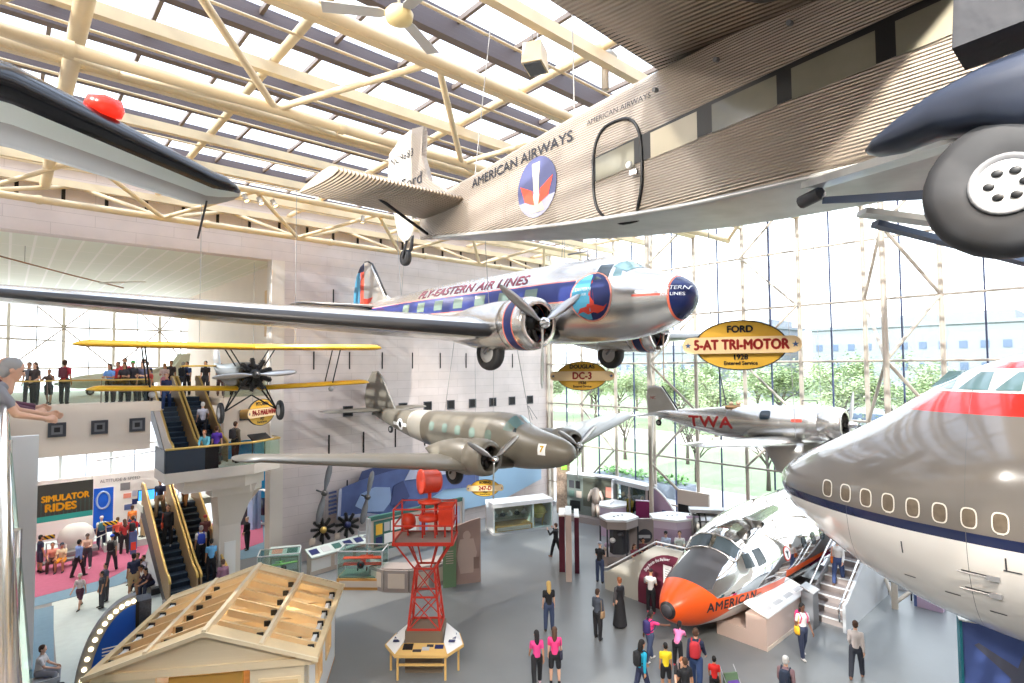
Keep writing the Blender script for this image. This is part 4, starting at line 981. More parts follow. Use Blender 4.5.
for z in (-1.0, -1.42):
    q = JF.side(-5.62, z, 1, .05); MB().cbox(q, (.22, .05, .1)).obj('probe_mount', M['mid_grey'], jf)
    MB().tube(q, q+V((.62, .02, .02)), .018, n=6).obj('probe', M['blade_metal'], jf)
for i, x in enumerate((-3.3, -3.55)): MB().bar(JF.pt(x, PI/2+.1), JF.pt(x, PI/2+.1)+V((-.05, 0, .12)), .05, .03).obj('antenna', M['black'], jf)

# ================================================================ polished airliner nose standing on the floor
K = thing('airliner_nose', 'polished airliner nose with orange front standing on the hall floor', 'airplane', (16.2, 10.6, 1.4), (0, 0, PI))
KF = Fus([(-11.1, .5, 1.62, 1.95, 1.5, 2), (-7, .48, 1.62, 1.95, 1.48, 2), (-5, .44, 1.6, 1.85, 1.45, 2), (-3.9, .4, 1.54, 1.66, 1.4, 2), (-3.3, .36, 1.47, 1.5, 1.35, 2), (-2.85, .32, 1.39, 1.12, 1.3, 2), (-2.3, .26, 1.27, .95, 1.2, 2), (-1.6, .18, 1.07, .78, 1.03, 2), (-.9, .08, .8, .64, .8, 2), (-.4, .03, .54, .48, .54, 2), (-.12, 0, .34, .32, .34, 2), (0, 0, .2, .2, .2, 2)], NA=64)
def org(X, Y, Z):
    lo = (X*-.42-1.1).op('MINIMUM', X*0-.1); hi = (X*1.15+1.95).op('MAXIMUM', X*.03+.33)
    step = (X < -5.4)*.22
    return (Z > lo+step) & (Z < hi+step)
mk('polished', (236, 234, 232), .06, metal=1.0, wave=(lambda X, Y, Z: (X*2.1).sin()*(Z*2.7+Y*1.7).sin(), .16, .05), layers=[
    (lambda X, Y, Z: (Z > X*.05+.62) & (X > -2.85) & (Y.abs() < .98+X*.1), (66, 64, 66), .45, 0),
    (lambda X, Y, Z: (Z < -.1) & (X > -6), (226, 222, 218), .3, .2),
    (org, (232, 88, 26), .3, 0),
    (lambda X, Y, Z: X > -.07, (36, 36, 38), .5, 0)])
kf = KF.mesh().obj('fuselage', M['polished'], K)
MB().lathe([(.2, -.03), (.2, .03), (.16, .07), (.01, .09)], (0, 0, 0), (1, 0, 0), 20).obj('radome', M['dark_grey'], K)
KF.text('AMERICAN', -2.15, .04, .42, 1, M['text_black'], kf, sx=1.0, off=.014, bold=.01, slope=-.015, spacing=1.12)
for sgn in (1, -1):
    KF.patch([(-3.0, .95), (-3.4, .95), (-3.4, 1.38), (-3.14, 1.34)], sgn, .014, 6).obj('cockpit_window', M['win_dark'], kf)
    KF.patch([(-3.6, .92), (-4.1, .97), (-4.02, 1.45), (-3.6, 1.42)], sgn, .014, 6).obj('side_window', M['win_dark'], kf)
    b = MB(); vs = []
    for i in range(7):
        for j in range(4): vs.append(KF.pt(-2.82-.36*j/3-.06*(i/6), PI/2-sgn*(.06+.62*i/6), .016))
    b.add(vs, [(i*4+j, (i+1)*4+j, (i+1)*4+j+1, i*4+j+1) for i in range(6) for j in range(3)], 0, True).obj('windshield', M['win_dark'], kf)
    vs = [KF.pt(-2.78, PI/2-sgn*t, .03) for t in (0, .2, .45, .74)]+[KF.pt(-2.98, PI/2-sgn*.76, .03), KF.pt(-3.24, PI/2-sgn*.72, .03), KF.pt(-3.24, PI/2-sgn*.4, .03), KF.pt(-3.22, PI/2, .03)]
    MB().path(vs, .035, 6).obj('windshield_frame', M['aluminium'], kf)
    for k in range(5): KF.blob((-7.2-.9*k, 1.0), .4, .46, sgn, .012, 3).obj('window', M['win_dark'], kf)
    KF.blob((-5.6, .95), .52, .52, sgn, .014).obj('roundel_rim', M['logo_red'], kf)
    KF.blob((-5.6, .95), .42, .42, sgn, .018).obj('roundel', M['text_white'], kf)
    MB().add([KF.side(-5.6+x, .95+z, sgn, .024) for x, z in ((-.03, -.16), (.03, -.16), (.05, 0), (.14, .12), (.02, .08), (-.02, .16), (-.05, .06), (-.14, .1), (-.05, -.02))], [tuple(range(9))]).obj('roundel_eagle', M['text_black'], kf)
MB().path([(-3.6, 0, 2.25), (-3.6, 0, 2.5), (-3.9, 0, 2.55)], .02).obj('antenna', M['mid_grey'], kf)
MB().path([KF.side(-1.9, -.15, 1, .03)]+[KF.side(x, z, 1, .02) for x, z in ((-2.6, -.1), (-3.2, -.05), (-3.6, .02))], .025).obj('seam', M['aluminium_dull'], kf)
# ================================================================ hanging oval signs
mk('sign_gold', (236, 186, 62), .45, noise=(2, .05)); mk('sign_cream', (248, 216, 164), .5); mk('sign_rim', (58, 50, 40), .5); mk('sign_red', (176, 44, 36), .5); mk('sign_blue', (66, 92, 140), .5); mk('sign_end', (150, 112, 52), .5)
def oval_sign(loc, W, lines, label, rz=None, cable=4.0):
    rz = -math.atan2(loc[0], loc[1]) if rz is None else rz
    t = thing('oval_sign', label, 'sign', loc, (0, 0, rz)); k = W/2.0
    ell = lambda a, b, y, n=40: [(a*math.cos(2*PI*i/n), y, b*math.sin(2*PI*i/n)) for i in range(n)]
    MB().prism(ell(.78*k, .45*k, 0), (0, .06*k, 0), mi=0, mi_side=1).obj('disc', [M['sign_gold'], M['sign_rim']], t)
    MB().path(ell(.78*k, .45*k, -.005), .012*k, 6, closed=True).obj('rim', M['sign_rim'], t)
    bar = [(x*k, -.12*k, z*k) for x, z in [(.86+.14*math.cos(a), .15*math.sin(a)) for a in [-PI/2+PI*i/10 for i in range(11)]]+[(-.86+.14*math.cos(a), .15*math.sin(a)) for a in [PI/2+PI*i/10 for i in range(11)]]]
    MB().prism(bar, (0, .3*k, 0), mi=0, mi_side=1).obj('name_bar', [M['sign_cream'], M['sign_end']], t)
    pf = lambda z, y: plane_fn((0, y*k, z*k), (1, 0, 0), (0, 0, 1))
    text_on(pf(.29, -.01), lines[0], .17*k, M['text_black'], t, 1.0, .008*k)
    text_on(pf(0, -.128), lines[1], (.25 if len(lines[1]) > 8 else .3)*k, M['sign_red'], t, (.82 if len(lines[1]) > 12 else .9), .012*k)
    text_on(pf(-.22, -.01), lines[2], .13*k, M['text_black'], t, 1.0, .006*k)
    text_on(pf(-.33, -.01), lines[3], .1*k, M['text_black'], t, .9, .003*k)
    for s in (-1, 1):
        st = [(s*.9*k+(.06 if i % 2 == 0 else .025)*k*math.sin(i*PI/5), -.126*k, (.06 if i % 2 == 0 else .025)*k*math.cos(i*PI/5)) for i in range(10)]
        MB().add(st, [tuple(range(10))]).obj('star', M['sign_blue'], t)
        MB().tube((s*.5*k, .03*k, .3*k), (s*.5*k, .03*k, .3*k+cable), .008, n=5).obj('cable', M['cable_grey'], t)
oval_sign((10.08, 4.92, 9.75), 2.02, ('FORD', '5-AT TRI-MOTOR', '1928', 'Entered Service'), 'large yellow oval sign with red tri-motor name, before the glass wall', cable=5)
oval_sign((13.86, 12.05, 9.06), 2.05, ('DOUGLAS', 'DC-3', '1936', 'Entered Service'), 'yellow oval sign hung under the silver airliner', cable=5)
oval_sign((19.47, 23.94, 2.82), 2.0, ('BOEING', '247-D', '1933', 'Entered Service'), 'small yellow oval sign low beside the blue mural', cable=7)
oval_sign((8.28, 25.37, 7.5), 2.5, ('PITCAIRN', 'PA-5 MAILWING', '1927', 'Entered Service'), 'small pale oval sign hung before the cream fascia beside the biplane wheels', rz=.7, cable=6)
# ================================================================ ceiling fan, loudspeaker, spot lamps
t = thing('ceiling_fan', 'white three-bladed ceiling fan on a long rod under the roof', 'fan', (5.19, 8.78, 15.8))
MB().lathe([(.02, .12), (.2, .1), (.26, .02), (.24, -.1), (.12, -.16), (.01, -.17)], n=24).obj('motor', mat('fan_hub', (226, 206, 150), .4), t)
MB().tube((0, 0, .1), (0, 0, 1.3), .03).obj('rod', M['white_steel'], t)
for k in range(3):
    a = 2.6+k*2*PI/3; d = V((math.cos(a), math.sin(a), 0)); u = V((-d.y, d.x, .1))
    MB().prism([d*.22-u*.06, d*.35-u*.12, d*1.35-u*.14, d*1.35+u*.14, d*.35+u*.12, d*.22+u*.06], (0, 0, .02)).obj('blade', M['light_grey'], t)
t = thing('loudspeaker', 'boxy cream loudspeaker with dark grille hanging under the roof tubes', 'loudspeaker', (8.31, 8.43, 16.0), (0, 0, .5))
MB().loft([[V(p) for p in ((-.3, -.22, -.22), (.3, -.22, -.22), (.3, .22, -.22), (-.3, .22, -.22))], [V(p) for p in ((-.24, -.2, .24), (.24, -.2, .24), (.24, .2, .24), (-.24, .2, .24))]], sm=False).obj('cabinet', M['cream_steel'], t)
MB().box((-.25, -.18, -.25), (.25, .18, -.22)).obj('grille', M['dark_grey'], t)
for s in (-1, 1): MB().tube((s*.2, 0, .22), (s*.2, 0, .75), .012, n=5).obj('cable', M['cable_grey'], t)
t = thing('air_horn_pipe', 'pale pipe stub with bent top above the trimotor fuselage', 'pipe', (10.4, 8.2, 16.4)); t['kind'] = 'structure'
MB().path([(0, 0, -.5), (0, 0, .35), (.25, .05, .5), (.5, .1, .5)], .09).obj('stub', M['white_steel'], t)
def spot(loc, aim, label, W=0):
    t = thing('spot_or_fill_lamp', label, 'lamp', loc, group='white spot lamps clamped to the roof trusses')
    d = (V(aim)-V(loc)).normalized()
    MB().lathe([(.02, -.16), (.09, -.15), (.1, .08), (.12, .16), (.1, .16), (.06, .05)], (0, 0, -.2), d, 14).obj('can', M['white_steel'], t)
    MB().tube((0, 0, 0), (0, 0, -.2), .02).obj('bracket', M['white_steel'], t)
    MB().lathe([(.09, .14), (.001, .145)], (0, 0, -.2), d, 14).obj('lens', M['bulb_warm_0'], t)
    if W:
        l = bpy.data.lights.new('spot_beam', 'SPOT'); o = bpy.data.objects.new('spot_beam', l); C.objects.link(o); o.parent = t
        l.energy = W; l.spot_size = math.radians(75); l.spot_blend = .8; l.color = (1, .93, .83); l.shadow_soft_size = .12
        o.location = V((0, 0, -.2))+d*.22; o.rotation_euler = (-d).to_track_quat('Z', 'Y').to_euler()
SPOTL = 'small white spot lamp clamped high on a roof truss, most of them added as fill'
for i in range(4): spot((6.4+i*.55, 23.5, 16.35), (8+i, 20, 9), SPOTL, 900)
for i in range(4): spot((-3.5, 1.5+i*3.0, 15.9), (8+i, 4.5+i*2.4, 10.5), SPOTL, 1300)  # unseen fill spots, added to brighten the left-facing aircraft sides
for i in range(5): spot((-2+i*2.6, -2.2, 16.2), (6+i*3.2, 15.5-i*1.6, 0), SPOTL, 3200)  # unseen fill spots, added behind the viewpoint to brighten surfaces facing it
spot((17.5, 23.5, 16.35), (17, 24.5, 0), SPOTL, 1500); spot((12.0, 23.5, 16.35), (11, 24, 0), SPOTL, 1500)
# ================================================================ timber cottage with open rafters
mk('timber', (236, 208, 160), .6, noise=(3, .06)); mk('timber_light', (246, 226, 190), .55); mk('clapboard', (238, 222, 192), .55, wave=(lambda X, Y, Z: (Z*6).frac(), .5, .02)); mk('clap_white', (240, 238, 232), .5, wave=(lambda X, Y, Z: (Z*6).frac(), .5, .02)); mk('plank_floor', (196, 140, 78), .5, noise=(4, .15))
Ct = thing('cottage', 'timber cottage with open rafter roof, cut off at the bottom', 'building', (4.99, 17.27, 0), (0, 0, math.radians(-33)))
Lh, Wh, ez, rz_ = 2.38, 2.6, 2.22, 3.05; wl = Wh-.22; wf = Lh-.22
def zr(x): return rz_-(rz_-ez)*abs(x)/Wh
MB().box((-wl, -wf, 0), (wl, wf, .08)).obj('floor_boards', M['plank_floor'], Ct)
# front gable wall with wide door opening
MB().box((-wl, -wf, .08), (-1.15, -wf+.1, ez-.05)).box((1.0, -wf, .08), (wl, -wf+.1, ez-.05)).box((-1.15, -wf, 1.98), (1.0, -wf+.1, ez-.05)).obj('front_wall', M['clapboard'], Ct)
MB().prism([(-Wh+.1, -wf-.02, ez-.06), (Wh-.1, -wf-.02, ez-.06), (0, -wf-.02, rz_-.06)], (0, .1, 0)).obj('gable', M['clapboard'], Ct)
MB().box((-Wh+.05, -wf-.08, ez-.2), (Wh-.05, -wf+.0, ez-.02)).obj('gable_beam', M['timber_light'], Ct)
for x0, x1 in ((-2.2, -1.3), (1.2, 2.2)):
    f = MB().box((x0, -wf-.03, .7), (x1, -wf, 1.75)).obj('front_window', M['timber_light'], Ct)
    MB().box((x0+.06, -wf-.045, .76), (x1-.06, -wf-.03, 1.69)).obj('window_pane', M['timber'], f)
MB().box((-.9, -wf+.12, 1.0), (.8, -wf+.2, 1.9)).obj('glazed_screen', mat('amber_glass', (206, 160, 80), .2), Ct)
for sx in (-1, 1):
    w_ = MB().box((sx*wl, -wf, .08), (sx*(wl-.1), wf, .85)).box((sx*wl, -wf, 1.75), (sx*(wl-.1), wf, ez-.02))
    for y0, y1 in ((-wf, -1.25), (-.35, .3), (1.15, wf)): w_.box((sx*wl, y0, .85), (sx*(wl-.1), y1, 1.75))
    w_.obj('side_wall', M['clap_white'], Ct)
    for y0, y1 in ((-1.25, -.35), (.3, 1.15)):
        f = MB()
        for a, c in (((0, y0, .85), (.06, y0+.06, 1.75)), ((0, y1-.06, .85), (.06, y1, 1.75)), ((0, y0, .85), (.06, y1, .91)), ((0, y0, 1.69), (.06, y1, 1.75)), ((0, (y0+y1)/2-.02, .85), (.06, (y0+y1)/2+.02, 1.75))):
            f.box((sx*wl+sx*(a[0]-.02), a[1], a[2]), (sx*wl+sx*(c[0]-.02), c[1], c[2]))
        f.obj('side_window', M['timber'], Ct)
MB().box((-wl, wf-.1, .08), (wl, wf, ez)).obj('back_wall', M['clapboard'], Ct)
MB().prism([(-Wh+.1, wf-.08, ez-.06), (Wh-.1, wf-.08, ez-.06), (0, wf-.08, rz_-.06)], (0, .1, 0)).obj('back_gable', M['clapboard'], Ct)
for sx in (-1, 1):
    # bargeboards and eave boards
    for y0, y1 in ((-Lh, -Lh+.5), (Lh-.4, Lh)):
        MB().prism([(0, y0, rz_), (sx*Wh, y0, ez), (sx*Wh, y0, ez-.09), (0, y0, rz_-.09)], (0, y1-y0, 0)).obj('gable_boards', M['timber'], Ct)
    for y0 in (-Lh-.03, Lh):
        MB().prism([(0, y0, rz_+.03), (sx*(Wh+.05), y0, ez+.02), (sx*(Wh+.05), y0, ez-.08), (0, y0, rz_-.07)], (0, .05, 0)).obj('bargeboard', M['timber_light'], Ct)
    MB().box((sx*(Wh-.12), -Lh, ez-.1), (sx*(Wh+.02), Lh, ez+.03)).obj('eave_board', M['timber'], Ct)
    MB().bar((sx*Wh*.5, -Lh, zr(Wh*.5)), (sx*Wh*.5, Lh, zr(Wh*.5)), .09, .16).obj('purlin', M['timber_light'], Ct)
    n = 6
    for i in range(n):
        y = -Lh+.78+i*(2*Lh-1.35)/(n-1)
        for a, c in ((.03, .49), (.52, .97)):
            xa, xc = sx*Wh*a, sx*Wh*c
            MB().bar((xa, y, zr(xa)-.1), (xc, y, zr(xc)-.1), .06, .18).obj('rafter', M['timber'], Ct)
            xb = sx*Wh*(c-.07); q = MB().cbox((xb, y-.05, zr(xb)-.13), (.16, .05, .14)); q.obj('bracket', M['black'], Ct)
MB().bar((0, -Lh, rz_-.02), (0, Lh, rz_-.02), .1, .18).obj('ridge_beam', M['timber_light'], Ct)
for y in (-.9, .5, 1.5): MB().box((-wl, y-.05, 1.9), (wl, y+.05, 2.05)).obj('tie_beam', M['timber'], Ct)
MB().box((-1.6, -.6, .08), (-.7, .2, .85)).obj('cabinet', M['dark_grey'], Ct); MB().box((.6, .6, .08), (1.5, 1.4, 1.1)).obj('machine', M['black'], Ct)
for x, y in ((1.2, -.6), (1.3, 1.0), (-1.0, .7)):
    o = MB().ell((x, y, 1.86), .07, 10, 8).obj('bulb', mat('bulb_glow_%d%d' % (x*10, y*10), (255, 220, 150), .4, emit=((255, 215, 140), 5)), Ct)
    l = bpy.data.lights.new('bulb_light', 'POINT'); lo = bpy.data.objects.new('bulb_light', l); C.objects.link(lo); lo.parent = Ct; lo.location = (x, y, 1.72); l.energy = 9; l.color = (1, .82, .55); l.shadow_soft_size = .08
# ================================================================ red airway beacon tower
mk('beacon_red', (214, 62, 34), .42, noise=(5, .06)); mk('tower_red', (196, 52, 36), .45); mk('grate', (150, 132, 122), .7, wave=(lambda X, Y, Z: (X*18).frac(), .6, .01)); mk('plinth_brown', (124, 108, 90), .6); mk('table_yellow', (226, 184, 112), .5)
R_ = thing('beacon_tower', 'red steel airway beacon tower with railed platform on a brown plinth', 'tower', (10.1, 15.4, 0), (0, 0, math.radians(-43)))
MB().box((-.58, -.45, .0), (.58, .45, 1.25)).obj('plinth', M['plinth_brown'], R_)
MB().box((-.12, -.47, .78), (.12, -.45, .86)).obj('plaque', M['brass'], R_)
lv = [(1.25, .5, .42), (2.2, .4, .34), (3.05, .3, .26)]
for sx in (-1, 1):
    for sy in (-1, 1):
        MB().bar((sx*lv[0][1], sy*lv[0][2], 1.25), (sx*.3, sy*.26, 3.1), .06, .06).obj('leg', M['tower_red'], R_)
        MB().bar((sx*.3, sy*.26, 3.05), (sx*.86, sy*.56, 3.92), .05, .05).obj('platform_bracket', M['tower_red'], R_)
        MB().bar((sx*.18, sy*.2, 3.1), (sx*.4, sy*.4, 3.9), .035, .035).obj('platform_brace', M['tower_red'], R_)
for i in range(3):
    z, a, b_ = lv[i]
    for s in (-1, 1):
        MB().bar((-a, s*b_, z+.03), (a, s*b_, z+.03), .05, .05).obj('girt', M['tower_red'], R_); MB().bar((s*a, -b_, z+.03), (s*a, b_, z+.03), .05, .05).obj('girt', M['tower_red'], R_)
        if i < 2:
            z2, a2, b2 = lv[i+1]
            for q in (-1, 1):
                MB().bar((q*a, s*b_, z), (-q*a2, s*b2, z2), .03, .03).obj('cross_brace', M['tower_red'], R_); MB().bar((s*a, q*b_, z), (s*a2, -q*b2, z2), .03, .03).obj('cross_brace', M['tower_red'], R_)
MB().box((-.9, -.62, 3.92), (.9, .62, 3.98)).obj('platform', M['grate'], R_)
for s in (-1, 1):
    MB().bar((-.92, s*.64, 3.95), (.92, s*.64, 3.95), .06, .1).obj('platform_edge', M['tower_red'], R_); MB().bar((s*.92, -.64, 3.95), (s*.92, .64, 3.95), .06, .1).obj('platform_edge', M['tower_red'], R_)
    for z in (4.5, 5.0):
        MB().bar((-.9, s*.62, z), (.9, s*.62, z), .04, .04).obj('guard_rail', M['tower_red'], R_); MB().bar((s*.9, -.62, z), (s*.9, .62, z), .04, .04).obj('guard_rail', M['tower_red'], R_)
    for q in (-1, 1): MB().bar((s*.9, q*.62, 3.95), (s*.9, q*.62, 5.02), .05, .05).obj('rail_post', M['tower_red'], R_)
for x, y in ((-.1, -.1), (.3, -.1), (-.1, .25), (.3, .25)): MB().tube((x, y, 3.98), (x, y, 5.05), .03).obj('lamp_stand_leg', M['tower_red'], R_)
MB().lathe([(.02, 0), (.34, 0), (.36, .08), (.3, .2), (.02, .22)], (.1, .08, 4.5), n=24).obj('turntable', M['beacon_red'], R_)
MB().lathe([(.02, 0), (.36, 0), (.38, .06), (.02, .1)], (.1, .08, 5.05), n=24).obj('lamp_table', M['beacon_red'], R_)
bl = MB().lathe([(.01, -.36), (.3, -.33), (.36, -.24), (.37, .26), (.39, .27), (.39, .31), (.33, .31), (.01, .26)], (.1, .08, 5.72), (-.85, -.5, .05), 30).obj('beacon_lamp', M['beacon_red'], R_)
MB().tube((.1, .08, 5.1), (.1, .08, 5.4), .06).obj('lamp_neck', M['beacon_red'], R_)
MB().lathe([(.01, -.22), (.2, -.2), (.26, -.05), (.26, .14), (.01, .2)], (-.62, .2, 4.42), (-.7, -.4, 0), 22).obj('course_lamp', M['beacon_red'], R_)
MB().tube((-.62, .2, 3.98), (-.62, .2, 4.25), .03).obj('course_lamp_stand', M['tower_red'], R_)
MB().box((.42, -.2, 4.35), (.88, .3, 5.0)).box((.40, -.22, 4.98), (.9, .32, 5.02)).obj('control_box', M['beacon_red'], R_)
MB().tube((.6, 0, 3.98), (.6, 0, 4.36), .03).obj('control_box_leg', M['tower_red'], R_)
tb = thing('info_table', 'yellow-edged angled information table wrapped around the tower plinth', 'table', (10.1, 15.4, 0), (0, 0, math.radians(-43)))
MB().prism([(-.8, -.95, .74), (.8, -.95, .74), (.62, -.46, .86), (-.62, -.46, .86)], (0, 0, .04)).obj('table_top', M['table_yellow'], tb)
for s in (-1, 1):
    MB().prism([(s*.8, -.95, .76), (s*1.2, -.35, .76), (s*1.0, .35, .8), (s*.6, .35, 1.12), (s*.62, -.46, .9)], (0, 0, .04)).obj('side_panel', M['white'], tb)
    MB().bar((s*.8, -.95, .77), (s*1.2, -.35, .77), .05, .07).bar((s*1.2, -.35, .77), (s*1.0, .35, .8), .05, .07).obj('panel_edge', M['table_yellow'], tb)
    for x, y in ((.72, -.85), (1.05, -.3)): MB().box((s*x-.03, y-.03, 0), (s*x+.03, y+.03, .74)).obj('leg', M['table_yellow'], tb)
    for k in range(3): MB().cbox((s*.86, -.38+k*.22, .93+.0*k), (.2, .14, .012)).obj('picture_plate', M[('mural_blue', 'black', 'light_grey')[k]] if 'mural_blue' in M else M['navy'], tb)
MB().box((-.72, -.88, .42), (.72, -.82, .47)).obj('stretcher', M['table_yellow'], tb); MB().box((-.8, -.97, .7), (.8, -.93, .78)).obj('table_edge', M['table_yellow'], tb)
for i, (x, y, w_, h, m) in enumerate(((-.45, -.62, .3, .26, 'black'), (-.15, -.78, .26, .1, 'dark_grey'), (.1, -.7, .22, .14, 'light_grey'), (.22, -.58, .2, .1, 'dark_grey'), (.5, -.62, .26, .16, 'navy'))):
    MB().cbox((x, y, .785+(y+.95)*.245), (w_, h, .012), tilt=.24).obj('picture_plate', M[m], tb)
# ================================================================ glass show cases and exhibits by the mural
def show_case(loc, rz, L, Dp, z0, z1, label, basem='light_grey', framem='light_grey', stripe=None):
    t = thing('glass_case', label, 'display case', loc, (0, 0, rz))
    MB().box((-L/2, -Dp/2, 0), (L/2, Dp/2, z0)).obj('base', M[basem], t)
    if stripe: MB().box((-L/2+.12, -Dp/2-.012, .12), (L/2-.12, -Dp/2, z0-.1)).obj('base_panel', M[stripe], t)
    f = MB()
    for x in (-L/2, L/2-.04):
        for y in (-Dp/2, Dp/2-.04): f.box((x, y, z0), (x+.04, y+.04, z1))
    f.box((-L/2, -Dp/2, z1-.04), (L/2, -Dp/2+.04, z1)).box((-L/2, Dp/2-.04, z1-.04), (L/2, Dp/2, z1)).box((-L/2, -Dp/2, z1-.04), (-L/2+.04, Dp/2, z1)).box((L/2-.04, -Dp/2, z1-.04), (L/2, Dp/2, z1))
    f.obj('frame', M[framem], t)
    g = MB().box((-L/2+.01, -Dp/2+.01, z0), (L/2-.01, -Dp/2+.016, z1-.01)).box((-L/2+.01, Dp/2-.016, z0), (L/2-.01, Dp/2-.01, z1-.01)).box((-L/2+.01, -Dp/2, z0), (-L/2+.016, Dp/2, z1-.01)).box((L/2-.016, -Dp/2, z0), (L/2-.01, Dp/2, z1-.01)).box((-L/2, -Dp/2, z1-.016), (L/2, Dp/2, z1-.01))
    g.obj('glass', M['case_glass'], t)
    return t
mk('amber_base', (206, 148, 78), .5); mk('case_green', (96, 122, 110), .6); mk('orange_red', (222, 70, 40), .45); mk('stone_beige', (208, 192, 176), .6); mk('taupe', (158, 146, 140), .6); mk('mauve', (190, 164, 184), .6); mk('mauve_pale', (214, 196, 210), .6); mk('maroon', (92, 28, 48), .55); mk('magenta', (134, 34, 92), .55); mk('slate_green', (116, 124, 116), .6); mk('panel_green', (112, 140, 104), .6); mk('board_teal', (60, 106, 96), .6)
show_case((11.7, 22.75, 0), math.radians(-44), 1.95, 1.05, .48, 1.62, 'glass case on amber base holding a red model plane', 'amber_base', 'light_grey', 'stone_beige')
MB().box((-.9, -.47, 0), (.9, .47, .06)).obj('case_floor', M['case_green'], bpy.data.objects['glass_case'], (0, 0, .48))
def model_plane(loc, rz, m, label, s=1.0, bi=True):
    t = thing('model_plane', label, 'model plane', loc, (0, 0, rz), scale=s)
    MB().lathe([(.01, -.75), (.05, -.6), (.12, .1), (.13, .4), (.09, .52), (.01, .55)], (0, 0, 0), (0, -1, 0), 16).obj('fuselage', M[m], t)
    for z in ((-.1, .17) if bi else (.1,)): MB().box((-.85, -.36, z), (.85, -.06, z+.035)).obj('wing', M[m], t)
    MB().lathe([(.1, 0), (.16, .02), (.16, .12), (.05, .14)], (0, -.5, 0), (0, -1, 0), 16).obj('engine', M['black'], t)
    MB().box((-.3, .55, 0), (.3, .72, .02)).obj('tailplane', M[m], t); MB().prism([(0, .5, 0), (0, .75, 0), (0, .75, .25), (0, .65, .25)], (.02, 0, 0)).obj('fin', M[m], t)
    MB().tube((0, -.1, -.1), (0, -.1, -.4), .025).obj('stand', M['light_grey'], t)
    for s_ in (-1, 1): MB().lathe([(.07, -.02), (.09, 0), (.07, .02)], (s_*.2, -.3, -.28), (1, 0, 0), 14).obj('wheel', M['black'], t)
model_plane((11.7, 22.7, 1.08), math.radians(-40), 'orange_red', 'red biplane model inside the amber-based glass case', .95)
show_case((9.0, 25.1, 0), math.radians(-25), 1.7, 1.0, .12, 1.5, 'low glass case holding a yellow-green model plane beside the pilaster', 'carpet_teal', 'light_grey')
model_plane((9.1, 25.1, .9), math.radians(-10), 'hedge', 'small green and yellow model plane in the low glass case', .7, False)
def desk(loc, rz, L, label, n, h=.95, d=.6):
    t = thing('info_desk', label, 'information desk', loc, (0, 0, rz))
    MB().prism([(-L/2, -d/2, h-.12), (-L/2, d/2, h+.14), (-L/2, d/2, h+.2), (-L/2, -d/2, h-.06)], (L, 0, 0)).obj('sloped_top', M['carpet_pale'], t)
    MB().box((-L/2+.05, -.1, 0), (L/2-.05, .2, h-.02)).obj('body', M['stone_beige'], t)
    r = random.Random(int(L*100))
    for i in range(n):
        x = -L/2+L*(i+.5)/n; c = V((x, 0, h+.075)); MB().cbox(c, (L/n*.7, d*.6, .012), tilt=math.atan2(.26, d)).obj('plate', M[r.choice(['white', 'light_grey', 'navy', 'board_teal', 'salmon'])], t)
    for i in range(int(n/2)): MB().box((-L/2+.1+i*L/(n/2), -.12, .2), (-L/2+.02+(i+.9)*L/(n/2), -.1, h-.25)).obj('front_panel', M['white_wall'], t)
    return t
desk((12.1, 25.6, 0), .12, 3.5, 'long sloped information desk before the two radial engines', 6)
desk((9.75, 26.55, 0), -.5, 1.3, 'short sloped reading desk beside the pilaster', 2)
for i, (x, lab) in enumerate(((11.65, 'gold-hubbed radial engine on a stand below the left mounted propeller'), (12.9, 'blue-hubbed radial engine on a stand left of the notice board'))):
    t = thing('display_engine', lab, 'engine', (x, 26.75, .02), (0, 0, -PI/2-.35))
    e = radial(t, (0, 0, 1.55), .62, 9, 'engine_dark'); MB().tube((-.25, 0, 0), (-.25, 0, 1.5), .06).obj('stand', M['dark_grey'], t); MB().box((-.5, -.3, 0), (.0, .3, .05)).obj('stand_foot', M['dark_grey'], t)
    MB().ell((.13, 0, 1.55), .16).obj('hub', M['brass'] if i == 0 else M['navy'], t)
    q = thing('label_card', 'pale caption card beside the %s engine' % ('gold-hubbed' if i == 0 else 'blue-hubbed'), 'card', (x-.62+i*1.0*0, 26.55, 1.0)); MB().box((-.15, 0, 0), (.15, .02, .3)).obj('card', M['stone_beige'], q); MB().tube((0, .03, -.98), (0, .03, .1), .015, n=6).obj('card_post', M['mid_grey'], q)
def wall_prop(p, q, label):
    p, q = V(p), V(q); c = (p+q)/2; t = thing('mounted_propeller', label, 'propeller', c)
    for e in (p-c, q-c):
        d = e.normalized(); u = V((d.z, 0, -d.x)); rings = []
        for k, w_ in ((.02, .09), (.15, .08), (.4, .15), (.7, .17), (.92, .12), (1, .03)): rings.append([e*k+u*w_+V((0, .02, 0)), e*k+V((0, -.04, 0)), e*k-u*w_+V((0, -.02, 0)), e*k+V((0, .03, 0))])
        MB().loft(rings).obj('blade', M['mid_grey'], t)
    MB().lathe([(.01, -.12), (.13, -.1), (.13, .1), (.01, .14)], (0, 0, 0), (0, -1, 0), 16).obj('hub', M['cylinder_metal'], t)
    MB().tube((0, .1, 0), (0, .9, 0), .04).obj('mount', M['dark_grey'], t)
wall_prop((11.95, 26.6, 4.75), (11.3, 26.6, 1.9), 'grey propeller mounted upright at the left end of the blue mural')
wall_prop((14.15, 26.5, 4.1), (13.55, 26.5, 1.5), 'grey propeller mounted upright across the middle of the blue mural')
